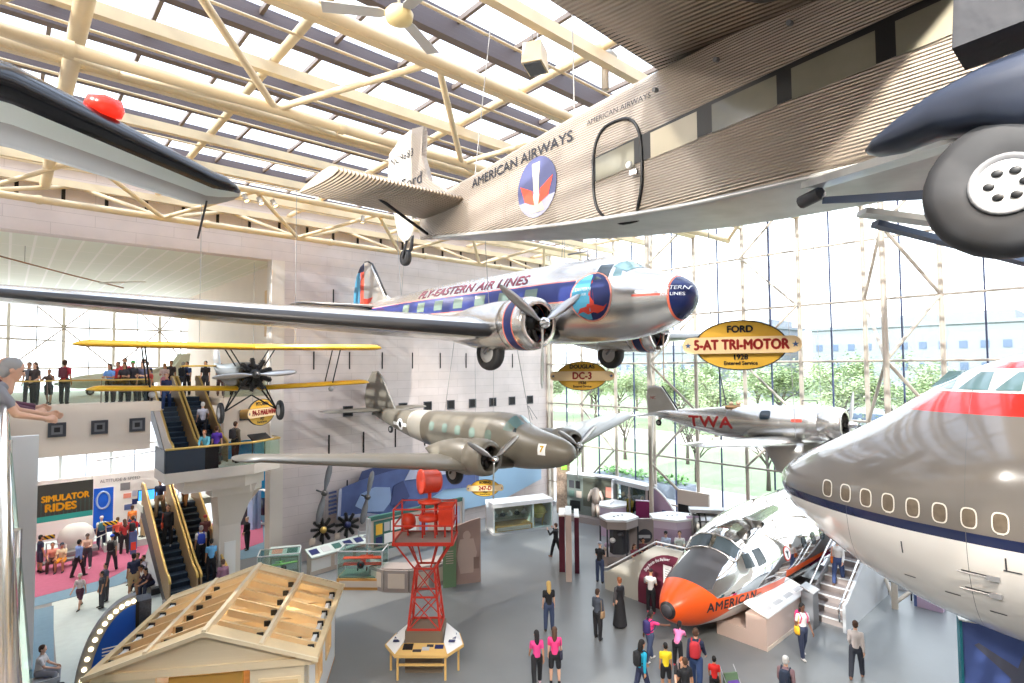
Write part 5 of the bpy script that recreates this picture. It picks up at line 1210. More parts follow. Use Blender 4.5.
# mural: aircraft cut-out in front of a pale blue backdrop
mk('mural_blue', (84, 100, 148), .6, noise=(1.2, .2)); mk('mural_dark', (62, 72, 116), .6); mk('mural_pale', (150, 172, 206), .6, noise=(.6, .1)); mk('mural_grey', (176, 180, 200), .6); mk('mural_sky', (156, 190, 216), .6)
mu = thing('aircraft_mural', 'blue photo mural of an old monoplane along the granite wall', 'mural', (12.2, 27.2, .8))
def mp(pts, y, th, m, nm): MB().prism([(x, y, z) for x, z in pts], (0, th, 0)).obj(nm, M[m], mu)
mp([(5.5, .1), (11.0, .1), (14.8, 1.0), (14.8, 2.2), (9.6, 2.7), (5.5, 2.9)], 0, .08, 'mural_sky', 'sky_panel')
mp([(.35, 1.1), (.55, 2.5), (1.6, 2.75), (3.2, 3.0), (5.2, 3.1), (9.4, 2.9), (9.4, 1.3), (6.8, 1.5), (4.8, .75), (3.7, .55), (1.9, 1.05)], -.06, .06, 'mural_blue', 'fuselage_image')
mp([(4.2, 2.4), (4.6, 3.05), (5.2, 3.3), (7.4, 3.15), (9.4, 2.85), (8.6, 2.45), (6, 2.35)], -.1, .04, 'mural_grey', 'wing_image')
mp([(4.7, 2.9), (5.2, 3.28), (6.9, 3.2), (6.9, 2.95)], -.12, .02, 'salmon', 'wing_star_patch')
mp([(1.3, 1.5), (1.6, 2.05), (2.4, 2.3), (3.3, 2.15), (3.4, 1.45), (2.9, .95), (1.9, 1.1)], -.09, .03, 'mural_pale', 'nose_highlight')
mp([(1.5, 2.75), (1.7, 3.2), (3.2, 3.45), (5.0, 3.5), (5.0, 3.1), (3.2, 3.0)], -.05, .05, 'mural_dark', 'canopy_image')
mp([(3.3, 1.2), (3.5, 2.2), (4.1, 2.4), (4.5, 1.5), (4.0, 1.0)], -.11, .03, 'mural_dark', 'wheel_strut_image')
mp([(.3, 1.0), (.42, 2.5), (.56, 2.5), (.5, 1.05)], -.1, .04, 'mural_grey', 'cowl_edge_image'); mp([(.35, .98), (1.9, .88), (3.7, .42), (4.9, .6), (4.9, .72), (3.7, .56), (1.9, 1.02), (.4, 1.12)], -.1, .04, 'mural_grey', 'belly_edge_image')
for i in range(6): mp([(-.1, 1.3+i*.2), (.3, 1.33+i*.2), (.3, 1.43+i*.2), (-.1, 1.4+i*.2)], -.07, .05, 'mural_dark', 'cylinder_image')
# notice board wall
nb = thing('notice_board', 'cream display wall with green border and pinned notices behind the tower', 'display panel', (13.0, 24.6, 0), (0, 0, math.atan2(.2, 5.2)))
MB().box((0, 0, .72), (5.6, .14, 2.22)).obj('panel', M['stone_beige'], nb); MB().box((-.03, -.03, 2.12), (5.63, .17, 2.3)).obj('top_border', M['board_teal'], nb); MB().box((-.03, -.03, .62), (5.63, .17, .74)).obj('bottom_border', M['board_teal'], nb)
MB().box((-.12, -.04, 0), (.02, .18, 2.26)).obj('post', M['light_grey'], nb); MB().box((5.58, -.04, 0), (5.72, .18, 2.26)).obj('post', M['light_grey'], nb)
MB().box((.2, -.02, .85), (1.9, 0, 2.05)).obj('pin_board', M['board_teal'], nb)
for i, (x, z, w_, h, m) in enumerate(((.3, 1.4, .35, .5, 'sign_gold'), (.75, 1.5, .3, .42, 'light_grey'), (1.12, 1.45, .6, .5, 'white'), (.3, .92, .35, .38, 'navy'), (.75, .92, .45, .46, 'white'), (1.28, .95, .5, .4, 'salmon'))): MB().box((x, -.035, z), (x+w_, -.02, z+h)).obj('notice', M[m], nb)
for i in range(5): MB().box((2.1+i*.7, -.02, 1.0), (2.6+i*.7, 0, 1.9)).obj('poster', M[('white', 'mural_pale', 'stone_beige', 'navy', 'mural_grey')[i]], nb)
bn = thing('slatted_bench', 'pale slatted seat back beside the notice board', 'bench', (13.5, 25.7, 0), (0, 0, -.4))
for i in range(4): MB().box((-.5, 0, .45+i*.25), (.5, .05, .58+i*.25)).obj('slat', M['light_grey'], bn)
for s in (-.5, .45): MB().box((s, -.03, 0), (s+.06, .06, 1.4)).obj('post', M['light_grey'], bn)
# curved low wall with pale panels
lw = thing('low_curved_wall', 'low grey curved wall with pale panels left of the tower', 'low wall', (12.2, 21.6, 0))
pts = [(-.35, .75), (-.15, -.1), (.55, -.85), (1.5, -1.1), (2.4, -1.0)]
for i in range(4):
    a, c = V((*pts[i], 0)), V((*pts[i+1], 0)); d = (c-a); L = d.length; az = math.atan2(d.y, d.x)
    MB().bar(a+V((0, 0, .45)), c+V((0, 0, .45)), .16, .9).obj('wall_section', M['taupe'], lw)
    n_ = V((d.y, -d.x, 0)).normalized()*.085
    MB().bar(a+d*.15+n_+V((0, 0, .47)), a+d*.85+n_+V((0, 0, .47)), .02, .6).obj('pale_panel', M['stone_beige'], lw)
MB().prism([(x, y, .9) for x, y in pts]+[(x+.35, y+.75, .9) for x, y in pts[::-1]], (0, 0, .05)).obj('ledge', M['taupe'], lw)
# photo panel and green caption panel
pp = thing('photo_panel', 'tall pinkish-brown photo panel of a standing flyer right of the tower', 'display panel', (15.1, 19.85, 0), (0, 0, math.atan2(-.48, 1.0)))
mk('sepia', (176, 148, 138), .6, noise=(1.5, .06)); mk('sepia_light', (204, 180, 168), .6); mk('sepia_dark', (146, 120, 112), .6)
MB().prism([(-.62, 0, 0), (.62, 0, 0), (.62, 0, 2.75), (.3, 0, 2.7), (-.62, 0, 2.45)], (0, .08, 0)).obj('panel', M['sepia'], pp)
MB().prism([(-.28, -.012, .45), (.28, -.012, .45), (.45, -.012, 1.3), (.3, -.012, 1.9), (-.3, -.012, 1.9), (-.45, -.012, 1.2)], (0, .012, 0)).obj('photo_figure', M['sepia_light'], pp)
MB().prism([(.17*math.cos(k*PI/8), -.02, 2.05+.2*math.sin(k*PI/8)) for k in range(16)], (0, .02, 0)).obj('photo_head', M['sepia_light'], pp); MB().box((.3, -.015, .6), (.55, 0, 1.1)).obj('photo_bag', M['sepia_dark'], pp)
gp = thing('caption_panel', 'green caption panel standing against the photo panel', 'display panel', (14.3, 20.0, 0), (0, 0, -.5))
MB().box((-.28, 0, 0), (.28, .08, 2.3)).obj('panel', M['panel_green'], gp)
for i in range(6): MB().box((-.16, -.01, 1.0+i*.1), (.16, 0, 1.03+i*.1)).obj('text_line', M['sepia_light'], gp)
# white-topped cabinet with instruments and a brass globe
cb = thing('display_cabinet', 'white-topped cabinet with instrument shelf and brass globe', 'display case', (22.3, 24.3, 0), (0, 0, -.33))
MB().box((-1.85, -.65, 1.5), (1.85, .65, 1.72)).obj('top', M['white'], cb); MB().box((-1.85, -.6, 0), (1.85, .6, .14)).obj('plinth', M['light_grey'], cb); MB().box((-1.85, .5, .14), (1.85, .6, 1.5)).obj('back', M['stone_beige'], cb)
for x in (-1.85, .55, 1.75): MB().box((x, -.62, .14), (x+.1, .6, 1.5)).obj('upright', M['white'], cb)
MB().box((-1.75, -.6, .14), (.55, .5, .42)).obj('lower_panel', M['amber_base'], cb); MB().box((-1.65, -.62, .18), (.45, -.6, .38)).obj('caption', M['stone_beige'], cb); MB().box((-1.75, -.5, .8), (.55, .45, .84)).obj('shelf', M['case_glass'], cb)
MB().box((-1.78, -.63, .14), (1.8, -.62, 1.5)).obj('glass', M['case_glass'], cb)
for i in range(5):
    it = thing('instrument', ('round dial instrument on the cabinet shelf, %s' % ('leftmost', 'second from the left', 'middle one', 'second from the right', 'rightmost')[i]), 'instrument', (0, 0, 0)); it.matrix_world = Matrix.Translation((22.3, 24.3, 0)) @ Matrix.Rotation(-.33, 4, 'Z') @ Matrix.Translation((-1.5+i*.45, 0, .84))
    MB().lathe([(.01, .02), (.16, .0), (.17, .1), (.1, .2), (.01, .22)], n=14).obj('case', M['dark_grey'] if i % 2 else M['light_grey'], it); MB().lathe([(.06, .2), (.05, .3), (.01, .31)], n=10).obj('dial', M['white'], it)
gl = thing('brass_globe', 'large brass globe on a ring stand inside the white cabinet', 'globe', (0, 0, 0)); gl.matrix_world = Matrix.Translation((22.3, 24.3, 0)) @ Matrix.Rotation(-.33, 4, 'Z') @ Matrix.Translation((1.2, -.02, .14))
mk('globe_gold', (196, 172, 88), .35, metal=.4, noise=(4, .15)); MB().ell((0, 0, .8), .45, 24, 16).obj('ball', M['globe_gold'], gl); MB().path([(.5*math.cos(k*PI/12), .5*math.sin(k*PI/12), .72) for k in range(24)], .03, closed=True).obj('ring', M['brass'], gl)
for k in range(4): MB().tube((.48*math.cos(k*PI/2+.4), .48*math.sin(k*PI/2+.4), .72), (.3*math.cos(k*PI/2+.4), .3*math.sin(k*PI/2+.4), 0), .03).obj('leg', M['brass'], gl)
# slabs seen edge-on
def slab_panel(x, y, L, h, w_, m, label, off=0):
    t = thing('divider_panel', label, 'panel', (x, y, 0), (0, 0, math.atan2(.676, .737)))
    MB().box((0, -w_/2, 0), (L, w_/2, h)).obj('board', M[m], t); MB().box((-.01, -w_/2-.01, h), (L+.01, w_/2+.01, h+.05)).obj('cap', M['white'], t)
slab_panel(18.45, 16.94, 1.5, 2.85, .26, 'sepia_light', 'tall tan divider panel seen edge-on in mid floor')
slab_panel(19.1, 17.95, 1.4, 2.5, .26, 'maroon', 'maroon divider panel just left of the tan divider'); slab_panel(19.45, 17.35, 1.4, 2.5, .2, 'maroon', 'maroon divider panel just right of the tan divider')
# pebble pillar
mk('pebbles', (176, 150, 128), .8, noise=(9, .3), bump=(14, .6, .05))
pl = thing('pebble_pillar', 'square pebble-dash pillar with green exit light near the glass wall', 'pillar', (27.1, 25.3, 0), (0, 0, -.75)); pl['kind'] = 'structure'
MB().box((-.42, -.42, 0), (.42, .42, 4.2)).obj('shaft', M['pebbles'], pl)
MB().box((-.12, -.5, 2.75), (.2, -.42, 3.0)).obj('exit_light', mat('exit_green', (120, 200, 60), .4, emit=((110, 210, 50), 1.2)), pl)
# flight-suit wall, glass showcase, mauve panels, jet engine
def facing(x, y): return -math.atan2(x, y)
fs = thing('suit_showcase', 'grey-green showcase with pictures and a hanging flight suit', 'display case', (26.4, 22.4, 0), (0, 0, -PI/2+.25))
MB().box((-1.6, 0, 0), (1.6, .12, 2.75)).obj('back', M['slate_green'], fs); MB().box((-1.65, -.05, 2.72), (1.65, .5, 2.8)).obj('top', M['white'], fs); MB().box((-1.6, -.5, 0), (1.6, 0, .35)).obj('plinth', M['taupe'], fs); MB().box((1.55, -.45, .35), (1.65, .12, 2.75)).obj('side', M['light_grey'], fs); MB().box((-.5, -.01, .9), (1.5, 0, 2.6)).obj('dark_panel', mat('case_olive', (84, 86, 72), .7), fs)
for i, (x, z, w_, h, m) in enumerate(((-1.45, 1.9, .35, .45, 'dark_grey'), (-1.0, 1.9, .3, .45, 'black'), (-1.45, 1.35, .35, .4, 'case_green'), (-.95, 1.35, .35, .4, 'stone_beige'), (-1.4, .55, .7, .6, 'black'), (1.0, 1.6, .5, .6, 'salmon'), (1.05, 1.25, .3, .2, 'navy'))): MB().box((x, -.03, z), (x+w_, 0, z+h)).obj('picture', M[m], fs)
su = thing('flight_suit', 'white flight suit hanging in the grey-green showcase', 'flight suit', (0, 0, 0)); su.matrix_world = fs.matrix_world if False else Matrix.Translation((26.4, 22.4, 0)) @ Matrix.Rotation(-PI/2+.25, 4, 'Z') @ Matrix.Translation((.45, -.22, .4))
def blobrow(rows): return MB().loft([[V((cx+rx*math.cos(2*PI*k/14), cy+ry*math.sin(2*PI*k/14), z)) for k in range(14)] for cx, cy, z, rx, ry in rows])
blobrow([(0, 0, .75, .24, .13), (0, 0, 1.1, .26, .14), (0, 0, 1.45, .3, .14), (0, 0, 1.65, .2, .12), (0, 0, 1.72, .1, .1)]).obj('torso', M['stone_beige'], su)
for s in (-1, 1):
    blobrow([(s*.17, 0, .05, .1, .1), (s*.15, 0, .4, .13, .12), (s*.12, 0, .8, .15, .13)]).obj('trouser_leg', M['stone_beige'], su); MB().path([(s*.24, 0, 1.55), (s*.42, -.03, 1.2), (s*.46, -.08, .9)], [.1, .09, .06]).obj('sleeve', M['stone_beige'], su)
gc = thing('cockpit_showcase', 'wide glass showcase with dark mannequin scene next to the flight suit', 'display case', (26.6, 19.75, 0), (0, 0, -PI/2-.15))
MB().box((-1.35, .7, 0), (1.35, .8, 2.6)).obj('back', M['dark_grey'], gc); MB().box((-1.4, -.05, 2.5), (1.4, .8, 2.72)).obj('top', M['light_grey'], gc); MB().box((-1.35, 0, 0), (1.35, .75, .6)).obj('plinth', M['taupe'], gc)
for x in (-1.4, .0, 1.3): MB().box((x, -.03, .4), (x+.1, .05, 2.5)).obj('upright', M['taupe'], gc)
MB().box((-1.3, -.01, .6), (1.3, 0, 2.5)).obj('glass', M['case_glass'], gc); MB().box((-1.35, -.12, .3), (-.3, -.02, 1.5)).obj('front_board', M['mauve_pale'], gc)
for i, (x, m, lab) in enumerate(((-.85, 'black', 'seated dark mannequin at the left of the wide showcase'), (-.35, 'sign_gold', 'mannequin in a gold jacket in the wide showcase'), (.65, 'stone_beige', 'mannequin in a pale jacket behind the showcase console'))):
    mq = thing('mannequin', lab, 'mannequin', (0, 0, 0)); mq.matrix_world = Matrix.Translation((26.6, 19.75, 0)) @ Matrix.Rotation(-PI/2-.15, 4, 'Z') @ Matrix.Translation((x, .4, .6))
    blobrow([(0, 0, 0, .22, .16), (0, 0, .5, .2, .14), (0, 0, .95, .24, .14), (0, 0, 1.1, .1, .09)]).obj('torso', M[m], mq); MB().ell((0, 0, 1.25), (.1, .11, .14)).obj('head', M['blade_tan'], mq)
    for s in (-1, 1): MB().path([(s*.24, 0, 1.0), (s*.3, -.08, .7), (s*.16, -.25, .6)], [.08, .07, .05]).obj('arm', M[m], mq)
cs = thing('console', 'pale slanted console in front of the mannequin in the showcase', 'console', (0, 0, 0)); cs.matrix_world = Matrix.Translation((26.6, 19.75, 0)) @ Matrix.Rotation(-PI/2-.15, 4, 'Z') @ Matrix.Translation((.65, .18, .6))
MB().prism([(-.5, -.1, .0), (-.5, .12, 0), (-.5, .12, .5), (-.5, -.1, .35)], (1.0, 0, 0)).obj('body', M['slate_green'], cs); MB().cbox((0, 0, .44), (.9, .2, .02), tilt=.5).obj('panel', M['light_grey'], cs)
def curved_panel(x, y, rz, L, h0, h1, m, label, edge=None):
    t = thing('curved_panel', label, 'display panel', (x, y, 0), (0, 0, rz))
    pts = [(-L/2, 0, 0), (L/2, 0, 0)]+[(L/2-L*i/8, 0, h0+(h1-h0)*math.sin(PI/2*i/8)) for i in range(9)]
    MB().prism(pts, (0, .12, 0)).obj('board', M[m], t)
    if edge: MB().path([(p[0], .06, p[2]+.02) for p in pts[2:]], .06).obj('edge', M[edge], t)
    MB().box((-.1, -.012, 1.0), (.25, 0, 1.5)).obj('picture', M['mural_blue'], t)
    for i in range(4): MB().box((-.42, -.01, .7+i*.08), (-.12, 0, .73+i*.08)).obj('text_line', M['white'], t)
curved_panel(26.8, 17.6, -PI/2-.1, 1.9, 1.2, 2.6, 'mauve', 'mauve panel with curved top before the glass wall', 'white')
mp_ = thing('magenta_panel', 'dark magenta upright panel left of the mauve curved panel', 'panel', (25.6, 18.0, 0), (0, 0, -1.1)); MB().box((-.45, 0, 0), (.45, .12, 2.1)).obj('board', M['magenta'], mp_); MB().box((-.47, -.02, 2.1), (.47, .14, 2.14)).obj('cap', M['mauve_pale'], mp_)
ts = thing('picture_screen', 'tan screen with a dark panorama strip beside the jet engine', 'display panel', (26.9, 15.9, 0), (0, 0, -PI/2)); MB().box((-.9, 0, .0), (.9, .15, 2.75)).obj('board', M['stone_beige'], ts); MB().box((-.85, -.03, 1.05), (.85, 0, 2.0)).obj('panorama', M['black'], ts)
for i in range(5): MB().box((-.7+i*.3, -.04, 1.1), (-.55+i*.3, -.03, 1.5+.1*(i % 3))).obj('panorama_figure', M[('amber_base', 'mid_grey', 'sepia', 'light_grey', 'amber_base')[i]], ts)
je = thing('jet_engine', 'large ringed jet engine on a stand behind the polished airliner nose', 'engine', (25.3, 14.0, 0), (0, 0, -.9))
MB().lathe([(.25, -1.0), (.62, -.95), (.66, -.6), (.7, -.1), (.62, .3), (.45, .9), (.3, 1.1)], (0, 0, 1.6), (1, 0, 0), 30).obj('casing', M['aluminium_dull'], je)
for i in range(7): MB().lathe([(.64, -.05), (.76-.03*i, -.03), (.76-.03*i, .03), (.6, .05)], (-.85+i*.27, 0, 1.6), (1, 0, 0), 30).obj('ring', M[('cylinder_metal', 'engine_dark')[i % 2]], je)
MB().lathe([(.62, 0), (.3, .1), (.02, -.1)], (-.98, 0, 1.6), (1, 0, 0), 24).obj('inlet', M['engine_dark'], je)
for k in range(10): a = k*.63; MB().path([(-.7, .74*math.cos(a), 1.6+.74*math.sin(a)), (0, .8*math.cos(a), 1.6+.8*math.sin(a)), (.6, .62*math.cos(a), 1.6+.62*math.sin(a))], .03, 6).obj('fuel_pipe', M['cylinder_metal'], je)
for x in (-.5, .5): MB().box((x-.06, -.5, 0), (x+.06, .5, 1.0)).obj('stand', M['mid_grey'], je)
MB().box((-1.0, -.3, 2.35), (.7, .3, 2.5)).obj('gearbox', M['light_grey'], je)
mb = thing('mauve_barrier', 'mauve low wall with rounded top right of the jet engine', 'display panel', (26.6, 12.6, 0), (0, 0, -PI/2)); MB().prism([(-1.3, 0, 0), (1.3, 0, 0), (1.3, 0, 2.2), (.9, 0, 2.45), (-.6, 0, 2.45), (-1.3, 0, 2.0)], (0, .14, 0)).obj('board', M['sepia'], mb); MB().box((-1.3, -.02, 0), (1.3, 0, .1)).obj('base', M['white'], mb)
mb = thing('mauve_screen', 'pale mauve screen standing before the jet engine', 'display panel', (24.6, 14.3, 0), (0, 0, -.75)); MB().prism([(-.5, 0, 0), (.5, 0, 0), (.5, 0, 1.9), (.2, 0, 2.2), (-.5, 0, 2.2)], (0, .12, 0)).obj('board', M['mauve'], mb); MB().box((.5, -.1, 0), (.62, .2, 2.0)).obj('end_post', M['magenta'], mb)
# hexagonal white-topped cases
def hexcase(x, y, rz, rx, ry, h, label, glass=True, picture=True):
    t = thing('hexagon_case', label, 'display case', (x, y, 0), (0, 0, rz))
    hx = [(rx*math.cos(k*PI/3+.5), ry*math.sin(k*PI/3+.5)) for k in range(6)]
    MB().prism([(a*1.04, b*1.04, h) for a, b in hx], (0, 0, .1)).obj('top', M['white'], t)
    MB().prism([(a, b, h-.35) for a, b in hx], (0, 0, .35)).obj('header', M['mauve_pale'] if not glass else M['taupe'], t)
    MB().prism([(a*.5, b*.5, 0) for a, b in hx] if glass else [(a, b, 0) for a, b in hx], (0, 0, h-.35)).obj('core', M['dark_grey'] if glass else M['mauve'], t)
    if glass:
        MB().prism([(a, b, 0) for a, b in hx], (0, 0, .5)).obj('plinth', M['taupe'], t)
        for a, b in hx: MB().box((a*.98-.03, b*.98-.03, .5), (a*.98+.03, b*.98+.03, h-.35)).obj('post', M['dark_grey'], t)
        for i in range(4): MB().ell((rx*.7*math.cos(2.6+i*.6), ry*.7*math.sin(2.6+i*.6), .65+.28*i), (.14, .14, .12), 10, 8).obj('exhibit', M[('stone_beige', 'mauve', 'white', 'dark_grey')[i]], t)
    for i in range(3): MB().lathe([(.05, 0), (.05, .02), (.01, .02)], (-.25+i*.25, .05*i, h+.1), n=10).obj('top_lamp', M['mid_grey'], t)
    return t
hexcase(25.6, 20.1, .2, .95, .8, 1.55, 'low hexagonal white-topped case before the wide showcase', False)
hexcase(21.95, 16.9, -.4, .95, .75, 2.1, 'glazed hexagonal white-topped case nearest the ramp foot')
hexcase(24.2, 15.4, -.75, 1.15, .85, 2.0, 'mauve hexagonal white-topped case behind the ramp', False)
lk = thing('link_panel', 'taupe panel with a dark aircraft picture between two hexagonal cases', 'display panel', (22.9, 16.1, 0), (0, 0, -.75)); MB().box((-.75, 0, 0), (.75, .15, 2.05)).obj('board', M['taupe'], lk); MB().prism([(.35*math.cos(k*PI/7), -.02, 1.25+.33*math.sin(k*PI/7)) for k in range(14)], (0, .02, 0)).obj('picture', M['dark_grey'], lk); MB().box((-.3, -.03, 1.15), (.25, -.02, 1.3)).obj('picture_plane', M['light_grey'], lk)
# ramp wall with maroon arch
rp_ = thing('viewing_ramp', 'grey ramp with sloped wall beside the airliner nose', 'ramp', (19.0, 15.4, 0))
MB().prism([(0, 0, 0), (0, -3.9, 0), (0, -3.9, 2.4), (0, -2.5, 2.35), (0, -.1, .75), (0, .05, .72)], (.14, 0, 0)).obj('side_wall', mat('ramp_grey', (176, 172, 162), .6), rp_)
MB().prism([(.14, -.05, 0), (.14, -3.9, 0), (.14, -3.9, 1.35), (.14, -2.5, 1.3)], (1.5, 0, 0)).obj('deck', M['taupe'], rp_)
MB().path([(.07, .05, .85), (.07, -.1, .9), (.07, -2.5, 2.5), (.07, -3.9, 2.55)], .03).obj('handrail', M['light_grey'], rp_)
MB().prism([(1.6, -.05, 0), (1.6, -3.9, 0), (1.6, -3.9, 2.3), (1.6, -2.5, 2.25), (1.6, -.05, .8)], (.06, 0, 0)).obj('far_rail', M['case_glass'], rp_)
ar = thing('arch_panel', 'maroon arched information panel on the ramp wall', 'display panel', (18.95, 12.7, 0))
pts = [(0, 1.0, 0), (0, -1.15, 0), (0, -1.15, 2.12)]+[(0, -.6+1.6*math.sin(k*PI/20)*1.0, .55+1.6*math.cos(k*PI/20)) for k in range(11)]
MB().prism(pts, (.05, 0, 0)).obj('board', M['maroon'], ar)
MB().box((-.02, -.85, .75), (0, -.2, 1.75)).obj('white_notice', M['white'], ar)
for i in range(9): MB().box((-.026, -.78, 1.6-i*.09), (-.02, -.27, 1.62-i*.09)).obj('text_line', M['mid_grey'], ar)
for i in range(4): MB().box((-.02, -.9+i*.22, .5), (0, -.74+i*.22, .62)).obj('blue_plate', M['blue_wall'], ar)
MB().box((-.3, .15, .95), (0, .5, 1.15)).obj('reading_ledge', M['mid_grey'], ar)
def arc(u, v):
    a = (u/1.5); return V((-.012, -.6+(1.45+v)*math.sin(-a+.55), .55+(1.45+v)*math.cos(-a+.55)))
text_on(arc, 'Step Inside the Airliner', .17, M['text_white'], ar, .9)
# plinth block, boarding stairs
bk = thing('exhibit_plinth', 'beige block with slanted white panels beside the airliner nose', 'plinth', (18.75, 8.95, 0))
MB().box((0, -.45, 0), (3.4, .25, 1.05)).box((0, .25, 0), (3.4, 1.3, .5)).obj('block', M['sepia_light'], bk); MB().box((.6, .25, 0), (6.5, 1.9, .42)).obj('cradle', M['taupe'], bk); MB().box((-.02, -.47, 0), (3.42, -.45, .12)).obj('skirting', M['stone_beige'], bk)
MB().prism([(0, -.5, 1.05), (0, .3, 1.32), (0, .3, 1.38), (0, -.5, 1.1)], (3.4, 0, 0)).obj('slanted_panel', M['white'], bk)
for i in range(4): MB().cbox((.45+i*.85, -.1, 1.232), (.6, .5, .012), tilt=.32).obj('caption_plate', M['light_grey'], bk)
st = thing('boarding_stairs', 'grey boarding stairs with side panels leading up to the airliner nose', 'stairs', (22.35, 7.95, 0))
for i in range(9): MB().box((i*.42, -.62, 0), (4.6 if i == 8 else (i+1)*.42+.02, .62, .235*(i+1)) if False else ((i+1)*.42, .62, .235*(i+1)), ).box((i*.42-.02, -.62, .235*(i+1)-.03), (i*.42+.05, .62, .235*(i+1)+.004), 1).obj('step', [M['taupe'], M['white']], st)
MB().box((3.78, -.62, 0), (5.0, .62, 2.12)).obj('upper_deck', M['taupe'], st)
MB().prism([(-.35, -.66, 0), (5.0, -.66, 0), (5.0, -.66, 3.05), (3.9, -.66, 3.05), (-.05, -.66, 1.0), (-.35, -.66, .95)], (0, -.1, 0)).obj('side_panel', M['light_grey'], st)
MB().prism([(-.2, .66, 0), (5.0, .66, 0), (5.0, .66, 2.3), (3.9, .66, 2.3), (-.2, .66, .35)], (0, .06, 0)).obj('side_panel', M['light_grey'], st)
for y in (.6, -.58): MB().path([(-.4, y, .35), (-.45, y, .85), (-.05, y, 1.05), (3.9, y, 3.1), (5.0, y, 3.1)], .035).obj('handrail', M['chrome'], st)
MB().path([(-.4, .69, .3), (-.75, .69, .5), (-.7, .69, .8), (-.05, .69, .85), (3.9, .69, 2.85)], .03).obj('lower_rail', M['chrome'], st)
kx = thing('ticket_post', 'small grey box at the foot of the boarding stairs', 'box', (21.7, 8.25, 0)); MB().box((-.25, -.2, 0), (.25, .2, 1.25)).obj('body', M['mid_grey'], kx); MB().prism([(-.28, -.24, 1.25), (.28, -.24, 1.25), (.28, .22, 1.4), (-.28, .22, 1.4)], (0, 0, .04)).obj('lid', M['light_grey'], kx)
# barrier and panels near the glass on the right
br = thing('metal_barrier', 'low tubular metal barrier by the glass wall right of the stairs', 'barrier', (26.9, 7.2, 0), (0, 0, -PI/2)); MB().path([(-.8, 0, 0), (-.8, 0, 1.0), (.8, 0, 1.0), (.8, 0, 0)], .03).tube((-.8, 0, .55), (.8, 0, .55), .02).obj('frame', M['dark_grey'], br)
MB().tube((0, 0, 0), (0, 0, 1.0), .025).obj('post', M['dark_grey'], br)
ms = thing('maroon_stand', 'maroon upright stand by the glass wall behind the stairs', 'panel', (27.0, 8.6, 0)); MB().box((-.3, -.5, 0), (.1, .5, 1.2)).obj('board', M['magenta'], ms); MB().box((-.32, -.52, 1.2), (.12, .52, 1.25)).obj('cap', M['mauve_pale'], ms)
bs = thing('blue_stand', 'lavender-blue low stand on the floor under the grey airliner', 'stand', (26.7, 5.9, 0)); MB().box((-.3, -.6, 0), (.3, .2, .7)).obj('body', M['mauve'], bs); MB().box((-.3, .2, 0), (.3, .3, .9)).obj('edge', M['mural_blue'], bs)
cp = thing('aircraft_poster_board', 'teal-edged blue board with a grey aircraft silhouette, bottom right corner', 'display panel', (19.75, 3.55, 0), (0, 0, -PI/2-.02+.35))
mk('poster_blue', (84, 104, 168), .5, noise=(.8, .15)); mk('poster_teal', (40, 130, 148), .5); mk('poster_grey', (98, 100, 118), .5)
MB().box((0, .0, 0), (3.0, .35, 2.3)).obj('board', M['poster_blue'], cp); MB().box((-.06, -.05, 0), (.0, .35, 2.32)).obj('edge', M['poster_teal'], cp); MB().box((-.06, -.05, 2.3), (3.0, .35, 2.34)).obj('cap', M['white'], cp)
pl_ = [(.75, .2), (1.0, 1.0), (.25, 1.7), (.35, 1.78), (1.15, 1.3), (1.35, 1.9), (1.5, 1.9), (1.5, 1.2), (2.3, 1.05), (2.3, .95), (1.5, .9), (1.7, .3), (1.5, .2), (1.2, .85), (1.0, .2)]
MB().prism([(x, -.012, z) for x, z in pl_], (0, .012, 0)).obj('aircraft_silhouette', M['poster_grey'], cp)
MB().box((1.55, -.5, 0), (1.62, -.02, 1.75)).obj('front_wing', M['poster_teal'], cp)
# curved blue kiosk with bulbs
kk = thing('bulb_kiosk', 'tall blue curved panel edged with round bulbs at lower left', 'kiosk', (2.35, 19.7, 0), (0, 0, -.12))
mk('kiosk_blue', (22, 92, 206), .4); mk('granite_black', (58, 64, 78), .5, noise=(20, .4)); mk('bulb_white', (255, 250, 235), .4, emit=((255, 236, 190), 1.6))
arcp = lambda r, e: [(.62-r*math.sin(k*PI/2/14)*1.0, .12+(e)*math.cos(k*PI/2/14)) for k in range(15)]
o1 = arcp(1.42, 2.75); o2 = arcp(1.1, 2.5)
MB().prism([(x, 0, z) for x, z in [(.62, 0)]+o2+[(-.48, 0)]], (0, .25, 0)).obj('blue_panel', M['kiosk_blue'], kk)
MB().loft([[V((a[0], -.02, a[1])), V((b[0], -.02, b[1])), V((b[0], .3, b[1])), V((a[0], .3, a[1]))] for a, b in zip([(.62, 2.87)]+o1[1:]+[(-.8, 0)], [(.62, 2.62)]+o2[1:]+[(-.48, 0)])], sm=False).obj('bulb_rim', M['mid_grey'], kk)
for k in range(14):
    a = (k+.4)*PI/2/14; MB().ell((.62-1.26*math.sin(a), -.06, .12+2.62*math.cos(a)), .062, 12, 8).obj('bulb', M['bulb_white'], kk)
MB().box((.62, -.05, 0), (1.0, .5, 2.7)).obj('dark_pier', M['granite_black'], kk); MB().box((.62, -.06, 0), (.7, -.05, 2.7)).obj('pier_edge', M['black'], kk)
for i in range(8): MB().box((-.15, -.012, 1.55-i*.09), (.3, 0, 1.58-i*.09)).obj('text_line', M['text_white'], kk)
